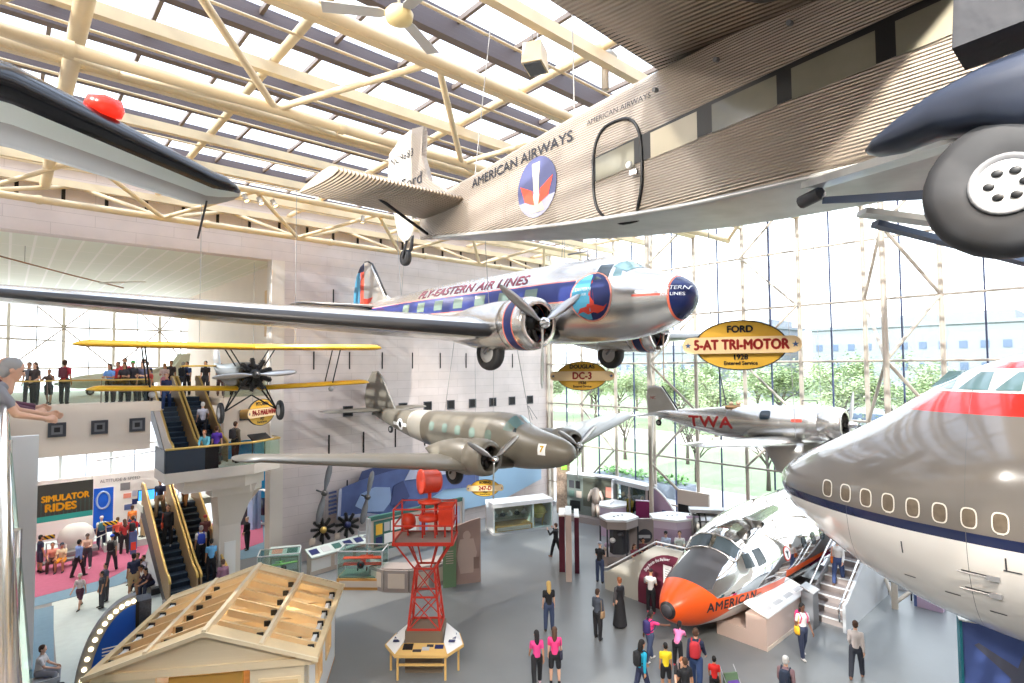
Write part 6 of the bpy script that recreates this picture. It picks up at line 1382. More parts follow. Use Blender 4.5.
# ================================================================ simulator corner in the next gallery
bnr = thing('hanging_banner', 'dark simulator rides banner with orange letters hung in the gallery', 'banner', (2.25, 35.0, 3.15), (0, 0, .03))
mk('banner_dark', (56, 58, 54), .6, layers=[(lambda X, Y, Z: (X*6).frac().between(.0, .06) & (Z < 0), (60, 120, 110), .6, 0)]); mk('banner_teal', (50, 160, 150), .6); mk('banner_orange', (244, 176, 30), .5)
MB().box((-1.15, 0, -.72), (1.15, .04, .78)).obj('cloth', M['banner_dark'], bnr); MB().box((-1.15, -.01, -.98), (1.15, .04, -.72)).obj('lower_band', M['banner_teal'], bnr)
text_on(plane_fn((.08, -.02, .08), (1, 0, 0), (0, 0, 1)), 'SIMULATOR', .4, M['banner_orange'], bnr, .85, .02); text_on(plane_fn((-.1, -.02, -.36), (1, 0, 0), (0, 0, 1)), 'RIDES', .5, M['banner_orange'], bnr, .95, .025)
for s in (-1, 1): MB().tube((s*1.1, .02, .75), (s*1.1, .02, 4.4), .01, n=5).obj('cable', M['cable_grey'], bnr)
cw = thing('exhibit_wall', 'white gallery wall with blue poster, small pictures and a screen', 'wall panel', (5.3, 37.6, 0), (0, 0, -.05))
MB().box((-4.5, 0, .6), (1.5, .2, 3.7)).obj('panel', M['white_wall'], cw); MB().box((-1.6, -.03, .6), (1.4, 0, .85)).obj('blue_base', M['navy'], cw); MB().box((-1.62, -.03, .9), (-.75, 0, 3.0)).obj('blue_poster', M['kiosk_blue'], cw)
MB().path([(-1.2+.28*math.cos(k*PI/10), -.04, 2.35+.45*math.sin(k*PI/10)) for k in range(20)], .05, closed=True).obj('poster_ring', M['mural_pale'], cw); MB().box((-.75, -.035, 1.2), (-.7, -.03, 2.8)).obj('poster_line', M['white'], cw)
sc_ = MB().box((.35, -.1, 1.95), (1.45, -.02, 2.65)).obj('screen', M['black'], cw); MB().box((.39, -.105, 1.99), (1.41, -.1, 2.61)).obj('screen_face', mat('screen_blue', (60, 150, 230), .3, emit=((60, 150, 235), .7), noise=(3, .3)), sc_)
for i, (x, z, w_, h) in enumerate(((-.45, 2.75, .45, .4), (-.3, 2.3, .35, .25), (-.25, 1.65, .35, .3), (.1, 2.35, .22, .3), (.1, 1.9, .25, .3))): MB().box((x, -.03, z), (x+w_, 0, z+h)).obj('picture', M[('mid_grey', 'salmon', 'mural_blue', 'mural_grey', 'navy')[i]], cw)
text_on(plane_fn((-.45, -.02, 3.35), (1, 0, 0), (0, 0, 1)), 'ALTITUDE & SPEED', .24, M['mid_grey'], cw, .9)
sm = thing('simulator_pod', 'white simulator pod with hazard-striped edge behind the queue', 'simulator', (2.9, 36.6, 0))
MB().lathe([(.02, 1.55), (.4, 1.5), (.68, 1.25), (.78, .85), (.7, .45), (.5, .3)], n=24).obj('shell', M['white_wall'], sm); MB().box((-.8, -1.2, .3), (.8, -.4, .45)).obj('step', M['mid_grey'], sm)
hz = mat('hazard', (230, 190, 40), .5, layers=[(lambda X, Y, Z: ((X+Z)*5).frac() < .5, (40, 40, 40), .5, 0)]); MB().box((-1.5, -1.0, 1.2), (-.9, -.9, 1.38)).obj('hazard_strip', hz, sm); MB().box((1.0, -1.0, 1.4), (1.6, -.9, 1.58)).obj('hazard_strip', hz, sm)
for s in (-1, 1): MB().path([(s*1.2, -.5, 0), (s*1.2, -.5, .9), (s*.5, -1.3, .9), (s*.5, -1.3, 0)], .03).obj('rail', M['light_grey'], sm)
mm = thing('round_machine', 'white and blue ring machine before the blue wall', 'machine', (11.6, 35.2, 0), (0, 0, .3)); MB().path([(0, .75*math.cos(k*PI/12), 1.15+1.0*math.sin(k*PI/12)) for k in range(24)], .07, closed=True).obj('ring', M['white'], mm); MB().box((-.5, -.25, 0), (-.3, .25, 2.2)).box((-.8, -.2, 0), (-.62, .3, 2.4)).obj('upright', M['mural_pale'], mm); MB().lathe([(.02, -.1), (.5, -.1), (.5, .1), (.02, .1)], (.05, 0, 1.15), (1, 0, 0), 20).obj('hub', M['navy_dark'], mm)
cbk = thing('dark_cabinet', 'dark cabinet standing left of the ring machine', 'cabinet', (10.9, 36.6, 0)); MB().box((-.4, -.3, 0), (.4, .3, 1.7)).obj('body', M['dark_grey'], cbk); MB().box((-.3, -.32, .9), (.3, -.3, 1.5)).obj('panel', M['black'], cbk)
pstr = thing('poster_stand', 'small colourful poster stand beside the lower escalator', 'poster', (5.0, 34.2, 0)); MB().box((-.12, 0, .1), (.14, .06, 1.2)).obj('board', M['mural_blue'], pstr); MB().box((-.1, -.01, .3), (.12, 0, .7)).obj('picture', M['logo_red'], pstr)
lect = thing('music_stand_sign', 'dark slanted sign stand on the escalator landing', 'sign', (8.35, 25.95, 5.32), (0, 0, .3)); MB().prism([(-.45, -.2, .95), (.45, -.2, .95), (.45, .15, 1.15), (-.45, .15, 1.15)], (0, 0, .05)).obj('sign_board', M['black'], lect)
for s in (-.3, .3): MB().tube((s, 0, 0), (s, 0, 1.03), .03).obj('leg', M['dark_grey'], lect)
# pale aircraft standing on the upper floor behind the people
ua = thing('pale_jet', 'pale green-grey aircraft behind the crowd on the upper floor', 'airplane', (5.0, 38.5, 8.8), (0, .0, math.radians(-165)), scale=.8)
UF = Fus([(-4.2, .4, .05, .1, .1, 2), (-3, .2, .35, .4, .35, 2), (0, 0, .55, .6, .5, 2), (2.5, -.1, .45, .45, .45, 2), (4, -.2, .05, .06, .06, 2)]); mk('pale_green', (236, 242, 230), .45)
UF.mesh().obj('fuselage', M['pale_green'], ua)
for s in (-1, 1): wing(tip([(s*.3, .8, 1.7, .1, .8), (s*4.5, -.7, .8, .9, .8)], s), 'wing', M['pale_green'], ua); fin([(-2.8, .4), (-3.9, 1.9), (-4.4, 1.9), (-4.2, .4)], .1, 'tail_fin', M['pale_green'], ua, s*.4)
for x, y in ((2, 0), (-.5, .8), (-.5, -.8)): wheel(ua, (x, y, -.75), .25, .15); MB().tube((x, y, -.75), (x, y, -.2), .05).obj('gear_leg', M['mid_grey'], ua)
ub = thing('hanging_glider_wing', 'long thin white wing hung before the far windows', 'glider wing', (.4, 33.0, 10.9), (0, 0, .0))
wing(tip([(-4, .35, .8, .0, .7), (0, .2, .9, -.15, .7), (1.6, 0, .6, -.2, .6)], 1), 'wing', M['white'], ub).rotation_euler = (0, 0, -PI/2)
uc = thing('hanging_boom_model', 'white translucent vane on a long thin boom below the gallery ceiling', 'model', (3.0, 30.5, 13.1)); MB().path([(-4.2, 0, 1.1), (-1, 0, .35), (.9, 0, -.05)], .03).obj('boom', mat('boom_tan', (176, 140, 116), .6), uc)
wing(tip([(0, .4, .9, .1, .5), (1.6, .2, .5, .3, .5)], 1), 'vane', M['white'], uc).rotation_euler = (0, .2, -PI/2); MB().tube((-2.5, 0, .7), (-2.5, 0, 1.4), .01, n=5).obj('cable', M['cable_grey'], uc)
ud = thing('hanging_craft_model', 'small white model craft hung under the upper floor', 'model', (6.6, 36.0, 4.9)); MB().ell((0, 0, 0), (.45, .3, .25)).obj('body', M['white'], ud); MB().tube((-3.0, 0, -.2), (2, 0, .25), .04).obj('boom', M['light_grey'], ud); MB().tube((0, 0, .2), (0, 0, 2.7), .01, n=5).obj('cable', M['cable_grey'], ud)
# ================================================================ people
def caps(b, p, q, r1, r2, n=10):
    """tapered capsule"""
    p, q = V(p), V(q); d = (q-p); L = d.length; d = d/L if L > 1e-6 else V((0, 0, 1)); u, v = frame_from(d); rings = []
    for t in (-1, -.7, -.3): rings.append((p+d*(r1*math.sin(t*PI/2)), r1*math.cos(t*PI/2)+1e-4))
    rings.append((p, r1)); rings.append((q, r2))
    for t in (.3, .7, 1): rings.append((q+d*(r2*math.sin(t*PI/2)), r2*math.cos(t*PI/2)+1e-4))
    b.loft([[c+u*(r*math.cos(2*PI*k/n))+v*(r*math.sin(2*PI*k/n)) for k in range(n)] for c, r in rings])
def remesh(b, name, vox, dec=None, smooth=3):
    me = bpy.data.meshes.new(name); me.from_pydata(b.v, [], b.f)
    o = bpy.data.objects.new(name, me); C.objects.link(o)
    bm = bmesh.new(); bm.from_mesh(me); bmesh.ops.recalc_face_normals(bm, faces=bm.faces); bm.to_mesh(me); bm.free()
    r = o.modifiers.new('r', 'REMESH'); r.mode = 'VOXEL'; r.voxel_size = vox
    s = o.modifiers.new('s', 'SMOOTH'); s.iterations = smooth; s.factor = .5
    if dec: d = o.modifiers.new('d', 'DECIMATE'); d.ratio = dec
    dg = bpy.context.evaluated_depsgraph_get(); out = bpy.data.meshes.new_from_object(o.evaluated_get(dg))
    bpy.data.objects.remove(o); bpy.data.meshes.remove(me)
    out.polygons.foreach_set('use_smooth', [True]*len(out.polygons)); out.name = name; out.materials.clear(); out.materials.append(None)
    return out
POSE = {}
def skeleton(lean=.04, legs=((.03, .03), (.03, .03)), arms=((.05, .1, .15, .0), (.05, .1, .15, .0)), head=(.0, .0), stance=.0, splay=.03, raise_=0.0):
    """joint positions; side 0 = left (-x), 1 = right (+x); facing +y"""
    J = {}; lows = []
    for s in (0, 1):
        sg = -1 if s == 0 else 1; th, kn = legs[s]
        h = V((sg*.09, 0, 0)); k = h+V((sg*splay, .43*math.sin(th), -.43*math.cos(th))); a = k+V((sg*splay*.3, .42*math.sin(th-kn), -.42*math.cos(th-kn)))
        J['hip', s], J['knee', s], J['ank', s] = h, k, a; lows.append(a.z)
    dz = .085-min(lows)+raise_
    for k in list(J): J[k] = J[k]+V((0, 0, dz))
    sd = V((0, math.sin(lean), math.cos(lean))); pel = V((0, 0, dz)); J['pel'] = pel
    J['waist'] = pel+sd*.17; J['chest'] = pel+sd*.38; J['neck'] = pel+sd*.54
    hd = V((math.sin(head[1])*.3, math.sin(lean*.5-head[0]), math.cos(lean*.5-head[0]))).normalized(); J['hd'] = hd; J['head'] = J['neck']+hd*.165
    fw = V((0, math.cos(lean), -math.sin(lean)))
    for s in (0, 1):
        sg = -1 if s == 0 else 1; sw, ab, be, inn = arms[s]
        S = pel+sd*.462+V((sg*.163, 0, 0)); ud = V((sg*math.sin(ab), math.sin(sw)*math.cos(ab), -math.cos(sw)*math.cos(ab)))
        E = S+ud*.285; fd = V((sg*(math.sin(ab)*.6-inn), math.sin(sw+be), -math.cos(sw+be))).normalized(); W = E+fd*.25
        J['sh', s], J['el', s], J['wr', s], J['fd', s] = S, E, W, fd
    return J
def head_parts(b, J):
    h = J['head']; up = J['hd']; f = (V((0, 1, 0))-up*up.y).normalized(); r = f.cross(up)
    Rm = Matrix((r, f, up)).transposed(); J['HR'] = Rm
    b.ell(h+up*.03, (.074, .092, .098), 16, 12, R=Rm); b.ell(h+f*.018-up*.045, (.056, .07, .066), 14, 10, R=Rm); b.ell(h+f*.055-up*.085, (.03, .03, .024), 10, 8, R=Rm)
    caps(b, h+f*.088+up*.012, h+f*.104-up*.022, .009, .014, 8); b.ell(h+f*.082-up*.058, (.024, .012, .012), 8, 6, R=Rm)
    for s in (-1, 1): b.ell(h+r*(s*.077)-up*.005-f*.008, (.012, .02, .03), 8, 6, R=Rm); b.ell(h+f*.078+r*(s*.03)+up*.03, (.02, .012, .007), 8, 6, R=Rm)
def make_pose(name, top=.5, skirt=False, **kw):
    J = skeleton(**kw); b = MB(); d = {'J': J}
    # ---- body: one continuous skin
    caps(b, J['pel']+V((0, 0, -.02)), J['waist'], .118, .105); caps(b, J['waist'], J['chest'], .105, .125); caps(b, J['chest']+V((-.07, 0, .03)), J['chest']+V((.07, 0, .03)), .1, .1)
    caps(b, J['neck']-V((0, 0, .05)), J['head']-J['hd']*.04, .058, .05)
    for s in (0, 1):
        caps(b, J['hip', s], J['knee', s], .088, .056); caps(b, J['knee', s], J['knee', s]*.62+J['ank', s]*.38+V((0, -.012, 0)), .055, .056); caps(b, J['knee', s]*.62+J['ank', s]*.38+V((0, -.012, 0)), J['ank', s], .056, .037)
        caps(b, J['ank', s]+V((0, -.03, -.045)), J['ank', s]+V((0, .15, -.058)), .036, .026)
        caps(b, J['chest']+V(((-1 if s == 0 else 1)*.1, 0, .05)), J['sh', s], .075, .056); caps(b, J['sh', s], J['el', s], .052, .038); caps(b, J['el', s], J['wr', s], .039, .026)
        W, fd = J['wr', s], J['fd', s]; sg = -1 if s == 0 else 1
        side = fd.cross(V((sg, 0, 0))); side = side.normalized() if side.length > .1 else V((0, 1, 0)); pn = fd.cross(side).normalized()
        if pn.x*sg > 0: pn = -pn
        caps(b, W, W+fd*.075, .026, .03, 8); 
        for q in (-.024, -.008, .008, .024): caps(b, W+fd*.03+side*q, W+fd*.088+side*q*1.1, .012, .0115, 6)
        for q, L_ in ((-.026, .062), (-.009, .074), (.009, .08), (.026, .07)):
            k0 = W+fd*.088+side*q*1.1; k1 = k0+fd*L_*.5+pn*.012; k2 = k1+fd*L_*.4+pn*.026; caps(b, k0, k1, .0098, .009, 6); caps(b, k1, k2, .009, .008, 6)
        tq = side*(.034 if side.dot(V((0, 1, 0))) >= 0 else -.034); caps(b, W+fd*.03+tq*.5, W+fd*.07+tq*1.35+pn*.01, .0125, .0105, 6); caps(b, W+fd*.07+tq*1.35+pn*.01, W+fd*.105+tq*1.35+pn*.02, .0105, .009, 6)
    head_parts(b, J)
    d['body'] = remesh(b, 'body', .0085, .4, 2)
    # ---- shirt, short and long sleeved
    for key, sl in (('tee', .62), ('shirt', 1.9)):
        b = MB(); caps(b, J['pel']+V((0, 0, .03)), J['waist'], .134, .122, 14); caps(b, J['waist'], J['chest'], .122, .138, 14); caps(b, J['chest']+V((-.065, 0, .02)), J['chest']+V((.065, 0, .02)), .116, .116, 12)
        caps(b, J['chest'], J['neck']-(J['neck']-J['chest'])*.18, .1, .072)
        for s in (0, 1):
            sg = -1 if s == 0 else 1; caps(b, J['chest']+V((sg*.1, 0, .05)), J['sh', s], .082, .06); e = J['sh', s].lerp(J['el', s], min(sl, 1)); caps(b, J['sh', s], e, .063, .054)
            if sl > 1: caps(b, J['el', s], J['el', s].lerp(J['wr', s], sl-1), .055, .042)
        d[key] = remesh(b, 'top', .017, None, 3)
    # ---- trousers and shorts, dress
    for key, L_ in (('trousers', 1.95), ('shorts', .9)):
        b = MB(); caps(b, J['pel']+V((0, 0, -.02)), J['waist']-(J['waist']-J['pel'])*.35, .137, .128, 14)
        for s in (0, 1):
            caps(b, J['hip', s], J['hip', s].lerp(J['knee', s], min(L_, 1)), .106, .086)
            if L_ > 1: caps(b, J['knee', s], J['knee', s].lerp(J['ank', s], L_-1), .084, .068)
        d[key] = remesh(b, 'trousers', .017, None, 3)
    if skirt:
        b = MB(); z0 = J['waist'].z
        b.lathe([(.12, z0+.02), (.17, z0-.2), (.2, z0-.5), (.26, .1), (.25, .06), (.02, .06)], n=18, caps=True); caps(b, J['waist'], J['chest'], .13, .147, 14); caps(b, J['chest']+V((-.09, 0, .03)), J['chest']+V((.09, 0, .03)), .118, .118, 12)
        d['dress'] = remesh(b, 'dress', .02, None, 3)
    # ---- shoes
    for s in (0, 1):
        b = MB(); a = J['ank', s]; b.ell(a+V((0, .055, -.052)), (.046, .13, .034), 14, 8); caps(b, a+V((0, -.02, -.045)), a+V((0, -.015, .0)), .045, .046, 10); d['shoe', s] = b.mesh('shoe', [None])
    # ---- hair styles
    h, up = J['head'], J['hd']; Rm = J['HR']; f = Rm @ V((0, 1, 0))
    def cap(extra=0.0):
        b = MB(); b.ell(h+up*.047-f*.016, (.084+extra, .096+extra, .092+extra), 16, 12, R=Rm); b.ell(h-f*.045-up*.005, (.078+extra, .06, .085), 14, 10, R=Rm); return b
    d['short'] = cap().mesh('hair', [None])
    b = cap(.004)
    caps(b, h-f*.05, h-f*.08-up*.2, .086, .08, 12); caps(b, h-f*.08-up*.18, h-f*.095-up*.32, .078, .035, 12); d['long'] = remesh(b, 'hair', .014, None, 3)
    b = cap(); caps(b, h-f*.1+up*.03, h-f*.14-up*.05, .03, .028, 8); caps(b, h-f*.14-up*.05, h-f*.13-up*.22, .028, .012, 8); d['tail'] = b.mesh('hair', [None])
    b = MB(); b.ell(h+up*.055-f*.012, (.088, .1, .082), 16, 12, R=Rm); b.ell(h+up*.035+f*.1, (.07, .07, .01), 12, 6, R=Rm); d['cap'] = b.mesh('cap', [None])
    b = MB(); b.ell(h-f*.05-up*.012, (.079, .058, .05), 14, 10, R=Rm); d['bald'] = b.mesh('hair', [None])
    b = MB(); b.ell(h+f*.088+Rm @ V((.03, 0, .012)), .009, 8, 6); d['eye', 0] = b.mesh('eye', [None]); b = MB(); b.ell(h+f*.088+Rm @ V((-.03, 0, .012)), .009, 8, 6); d['eye', 1] = b.mesh('eye', [None])
    # ---- backpack and shoulder bag
    c = J['chest']; b = MB(); b.loft([[c+V((.15*sx*w_, -.13-.15*dd, zz)) for sx, dd in ((-1, 0), (-.8, .8), (0, 1), (.8, .8), (1, 0), (0, -.05))] for zz, w_ in ((-.27, .8), (-.24, 1), (.0, 1), (.1, .85), (.14, .5))], sm=True)
    for sg in (-1, 1): b.path([c+V((sg*.1, -.13, .1)), c+V((sg*.11, .0, .17)), c+V((sg*.11, .14, .05)), c+V((sg*.13, .08, -.15)), c+V((sg*.13, -.1, -.2))], .018, 6)
    d['pack'] = b.mesh('backpack', [None])
    p = J['pel']; b = MB(); b.loft([[p+V((.2+.05*math.cos(k*PI/5), .02+.15*w_*math.sin(k*PI/5), z)) for k in range(10)] for z, w_ in ((-.14, .8), (-.1, 1), (.06, .9), (.1, .7))]); b.path([p+V((.21, .1, .08)), J['chest']+V((.17, .06, .1)), J['chest']+V((.17, -.05, .1)), p+V((.21, -.08, .08))], .01, 6); d['bag'] = b.mesh('bag', [None])
    POSE[name] = d
S2 = ((.05, .1, .15, 0), (.05, .1, .15, 0))
make_pose('stand')
make_pose('stance', lean=.03, legs=((.08, .02), (-.06, .06)), arms=((.1, .16, .9, .5), (.0, .1, .2, 0)))
make_pose('walk', lean=.06, legs=((.42, .12), (-.32, .25)), arms=((-.35, .1, .25, 0), (.4, .1, .4, 0)))
make_pose('stroll', lean=.05, legs=((-.2, .15), (.26, .08)), arms=((.22, .12, .5, .1), (-.2, .12, .2, 0)))
make_pose('hold', lean=.08, legs=((.05, .05), (-.03, .05)), arms=((.35, .12, 1.35, .35), (.35, .12, 1.3, .35)), head=(-.12, 0))
make_pose('photo', lean=.0, legs=((.3, .1), (-.28, .2)), arms=((.75, .35, 1.75, .3), (.75, .35, 1.75, .3)))
make_pose('point', lean=.12, legs=((.25, .05), (-.3, .05)), arms=((-.15, .35, .1, 0), (1.25, .3, .12, 0)))
make_pose('stoop', lean=.95, legs=((.3, .35), (.1, .3)), arms=((.5, .1, .5, .1), (.7, .1, .4, .1)), head=(.2, 0))
make_pose('robe', lean=.02, skirt=True, arms=((.05, .12, .25, .1), (.05, .12, .25, .1)))
make_pose('sit', lean=.12, legs=((1.5, 1.5), (1.45, 1.5)), arms=((.45, .1, .7, .3), (.5, .1, .7, .3)), splay=.05)
make_pose('sitfwd', lean=.5, legs=((1.5, 1.4), (1.5, 1.6)), arms=((.7, .1, .6, .3), (.7, .1, .7, .3)), splay=.06)
make_pose('rail', lean=1.0, legs=((-.02, .02), (.06, .1)), arms=((.62, .1, .75, .35), (.5, .1, .8, .45)), head=(.25, 0))
make_pose('railup', lean=.45, legs=((.0, .02), (.06, .1)), arms=((.65, .15, .45, .1), (.7, .1, .5, .35)), head=(.0, 0))
make_pose('climb', lean=.1, legs=((.7, .75), (-.05, .05)), arms=((.3, .1, .5, 0), (.6, .3, .5, 0)))
PM = {}
def cm(c, rough=.75):
    if c not in PM: PM[c] = mat('cloth_%d_%d_%d' % c, c, rough)
    return PM[c]
SKIN = {'l': (226, 178, 150), 'm': (190, 138, 106), 'd': (112, 76, 58)}
HAIR = {'blk': (30, 26, 26), 'brn': (78, 54, 40), 'bld': (214, 176, 106), 'gry': (168, 166, 164), 'wht': (214, 212, 208), 'gng': (170, 104, 66)}
def person(x, y, z, face, h, pose, label, top, bot, hair, skin='l', shoe=(40, 38, 40), extra=(), group=None, eyes=False, name='person'):
    d = POSE[pose]; s = h/1.75
    t = thing(name, label, 'person', (x, y, z), (0, 0, math.radians(face-90)), group, scale=s)
    def part(nm, me, col, rough=.75):
        o = bpy.data.objects.new(nm, me); C.objects.link(o); o.parent = t
        o.material_slots[0].link = 'OBJECT'; o.material_slots[0].material = cm(col, rough); return o
    part('body', d['body'], SKIN[skin], .55)
    if top[0] == 'dress': part('dress', d['dress'], top[1]); part('top', d['shirt'], (92, 90, 92))
    else:
        part('top', d[top[0]], top[1]); part('trousers' if bot[0] == 'trousers' else 'shorts', d[bot[0]], bot[1])
    part('cap' if hair[0] == 'cap' else 'hair', d[hair[0]], hair[1] if isinstance(hair[1], tuple) else HAIR[hair[1]])
    for k in (0, 1): part('shoe', d['shoe', k], shoe)
    if eyes:
        for k in (0, 1): part('eye', d['eye', k], (40, 30, 28), .2)
    for e, c in extra: part('backpack' if e == 'pack' else 'bag', d[e], c)
    return t
T_, J_, H_ = 'trousers', 'jeans', 'short'
BLK, JEAN, NAVY, WHT, PINK, KHK, GRY, DKG = (34, 34, 38), (62, 74, 104), (40, 46, 74), (228, 224, 220), (232, 62, 128), (186, 158, 120), (140, 140, 146), (70, 70, 76)
AW = 48      # facing away from the balcony
P = person
# ---- main floor
P(14.57, 14.36, 0, AW+8, 1.72, 'stand', 'woman with long blonde hair in black tee and jeans, walking away in mid floor', ('tee', BLK), (T_, JEAN), ('long', 'bld'))
P(11.85, 12.2, 0, AW+10, 1.6, 'stroll', 'girl in pink tee and black leggings, left one of the pink pair at the bottom', ('tee', (226, 70, 140)), (T_, BLK), ('long', 'blk'), 'm', (230, 200, 210))
P(12.3, 11.9, 0, AW-6, 1.64, 'stand', 'girl in hot pink tee and cropped leggings, right one of the pink pair', ('tee', PINK), ('shorts', BLK), ('long', 'brn'), 'l', BLK, [('bag', (50, 50, 70))])
P(15.38, 12.81, 0, AW-40, 1.68, 'stance', 'person in dark jacket with a tan shoulder bag left of the long dress', ('shirt', (74, 80, 92)), (T_, BLK), (H_, 'brn'), 'l', BLK, [('bag', (176, 144, 108))])
P(16.65, 12.84, 0, AW+30, 1.74, 'robe', 'person in a long black dress standing beside the ramp wall', ('dress', BLK), None, (H_, 'gng'), 'l', BLK)
P(18.45, 12.75, 0, 20, 1.62, 'hold', 'woman in a long white top reading the maroon arched panel', ('tee', WHT), (T_, BLK), ('cap', (60, 40, 44)), 'm', (240, 90, 110))
P(15.45, 10.75, 0, -15, 1.58, 'point', 'girl in pink tank top reaching out to the orange airliner nose', ('tee', PINK), (T_, JEAN), ('tail', 'blk'), 'd', WHT, [('pack', (60, 50, 110))])
P(15.75, 9.95, 0, 20, 1.45, 'stoop', 'child in pale pink tee bending under the orange airliner nose', ('tee', (240, 130, 180)), (T_, BLK), ('tail', 'blk'), 'd', (200, 50, 70))
P(13.6, 9.75, 0, -20, 1.62, 'stroll', 'woman in turquoise jacket with a large black backpack at the bottom edge', ('shirt', (36, 170, 206)), (T_, NAVY), ('long', 'blk'), 'm', BLK, [('pack', BLK)])
P(14.35, 9.45, 0, 40, 1.38, 'stand', 'boy in yellow tee standing at the bottom edge by the airliner nose', ('tee', (244, 214, 40)), ('shorts', BLK), (H_, 'blk'), 'm')
P(14.2, 8.85, 0, 215, 1.7, 'stoop', 'man in black tee with plaid backpack stooping beside the boy in yellow', ('tee', BLK), (T_, DKG), (H_, 'gng'), 'l', BLK, [('pack', (150, 130, 128))])
P(15.05, 8.9, 0, 20, 1.8, 'walk', 'man in navy jumper and jeans with a red backpack, below the airliner nose', ('shirt', NAVY), (T_, (52, 74, 118)), (H_, 'brn'), 'l', BLK, [('pack', (200, 50, 60))])
P(14.95, 8.28, 0, 30, 1.24, 'stroll', 'small child in red tee walking behind the man in navy', ('tee', (224, 40, 36)), (T_, BLK), (H_, 'blk'), 'm')
P(13.75, 8.45, 0, 60, 1.55, 'stroll', 'dark-haired person in black, lowest of the group by the airliner nose', ('tee', BLK), (T_, BLK), (H_, 'brn'), 'm')
P(19.26, 7.58, 0, 235, 1.7, 'stroll', 'young woman in white tee with pink scarf and yellow bag beside the beige block', ('tee', WHT), (T_, (50, 58, 84)), ('long', 'blk'), 'd', WHT, [('bag', (240, 190, 50)), ('pack', (214, 50, 110))], eyes=True)
P(19.16, 6.01, 0, 10, 1.68, 'stroll', 'person in light grey jacket and dark trousers alone near the stairs, back turned', ('shirt', (206, 196, 192)), (T_, (56, 60, 72)), (H_, 'brn'), 'l', (150, 110, 90))
P(15.5, 6.55, 0, 10, 1.7, 'stroll', 'grey-haired man in checked shirt with dark backpack at the bottom edge', ('shirt', (150, 120, 124)), (T_, DKG), (H_, 'wht'), 'l', BLK, [('pack', (50, 60, 80))])
P(24.0, 8.05, .94, 190, 1.75, 'stroll', 'bald man in white shirt with orange bag coming down the boarding stairs', ('shirt', WHT), (T_, (66, 84, 130)), ('bald', 'gry'), 'l', (120, 90, 70), [('bag', (240, 120, 40))], eyes=True)
P(19.4, 16.0, 0, 20, 1.72, 'hold', 'man in black tee, jeans and grey cap at the foot of the ramp', ('tee', BLK), (T_, JEAN), ('cap', (170, 174, 184)), 'l')
P(20.37, 19.55, 0, 100, 1.66, 'photo', 'person in black taking a photo of the brass globe cabinet', ('shirt', BLK), (T_, BLK), (H_, 'brn'), 'l', (150, 110, 90))
P(20.9, 15.3, .0, 250, 1.5, 'hold', 'dark-haired woman in maroon behind the sloped ramp rail', ('tee', (120, 50, 60)), (T_, BLK), ('long', 'brn'), 'm')
P(21.9, 15.5, .0, 220, 1.5, 'hold', 'man in dark shirt leaning by the ramp rail before the aircraft picture', ('tee', (90, 50, 56)), (T_, BLK), (H_, 'blk'), 'm', eyes=True)
P(22.5, 15.2, 0, 230, 1.35, 'stand', 'boy with dark hair half hidden behind the upper ramp rail', ('tee', DKG), (T_, BLK), (H_, 'blk'), 'm')
P(22.85, 14.9, 0, 200, 1.75, 'hold', 'boy in pale blue shirt and black cap on the ramp', ('tee', (176, 190, 210)), (T_, DKG), ('cap', BLK), 'l')
P(23.1, 14.35, 0, 210, 1.82, 'hold', 'woman in white top on the ramp before the mauve hexagonal case', ('tee', WHT), (T_, GRY), ('tail', 'brn'), 'l')
P(23.75, 13.7, 0, 215, 1.8, 'stand', 'youth in black printed tee and black cap above the airliner windshield', ('tee', BLK), (T_, BLK), ('cap', BLK), 'm', eyes=True)
# ---- next gallery, ground floor
G_ = .02
P(9.53, 31.23, G_, 200, 1.68, 'stance', 'man in black standing alone on the plum carpet by the blue wall', ('shirt', BLK), (T_, BLK), (H_, 'gry'))
P(4.13, 28.0, G_, AW+40, 1.78, 'stand', 'big man in navy polo and khaki shorts standing before the seated group', ('tee', NAVY), ('shorts', KHK), (H_, 'blk'), 'm', (120, 90, 70))
P(3.25, 28.4, G_, 200, 1.5, 'stand', 'child in dark tee standing right behind the blue bulb kiosk', ('tee', (84, 88, 110)), (T_, DKG), (H_, 'blk'), 'm')
P(3.05, 27.7, G_, 190, 1.4, 'stand', 'dark-haired child peeping over the top of the bulb kiosk', ('tee', DKG), (T_, DKG), (H_, 'blk'), 'm')
P(2.4, 28.2, G_, 235, 1.4, 'walk', 'girl in pale top and plum skirt running on the pale floor left of the kiosk', ('tee', (226, 210, 206)), ('shorts', (96, 56, 72)), ('cap', (206, 200, 190)), 'l')
for i, (x, y, f, c, hc, lb) in enumerate(((4.55, 29.0, 220, NAVY, 'blk', 'seated youth in navy jacket, front of the row by the escalator'), (4.7, 28.45, 200, WHT, 'blk', 'seated youth in white tee nearest the escalator rail'), (4.6, 30.0, 225, (60, 70, 110), 'brn', 'seated youth in blue jacket, far end of the row'), (4.75, 27.95, 210, (70, 46, 60), 'blk', 'seated child in maroon at the near end of the row'), (4.75, 29.5, 215, (206, 200, 214), 'brn', 'seated youth in pale lilac top, middle of the row'))):
    P(x, y, .44-.46+.02, f, 1.6, ('sit', 'sitfwd')[i % 2], lb, ('tee', c), (T_, (50, 54, 76)), (H_, hc), 'm', BLK)
t = thing('bench', 'low bench carrying the seated youths beside the lower escalator', 'bench', (4.85, 29.0, 0), (0, 0, .05)); MB().box((-.22, -1.4, .3), (.22, 1.4, .4)).obj('seat', M['mid_grey'], t)
for yy in (-1.2, 1.2): MB().box((-.18, yy-.05, 0), (.18, yy+.05, .3)).obj('leg', M['dark_grey'], t)
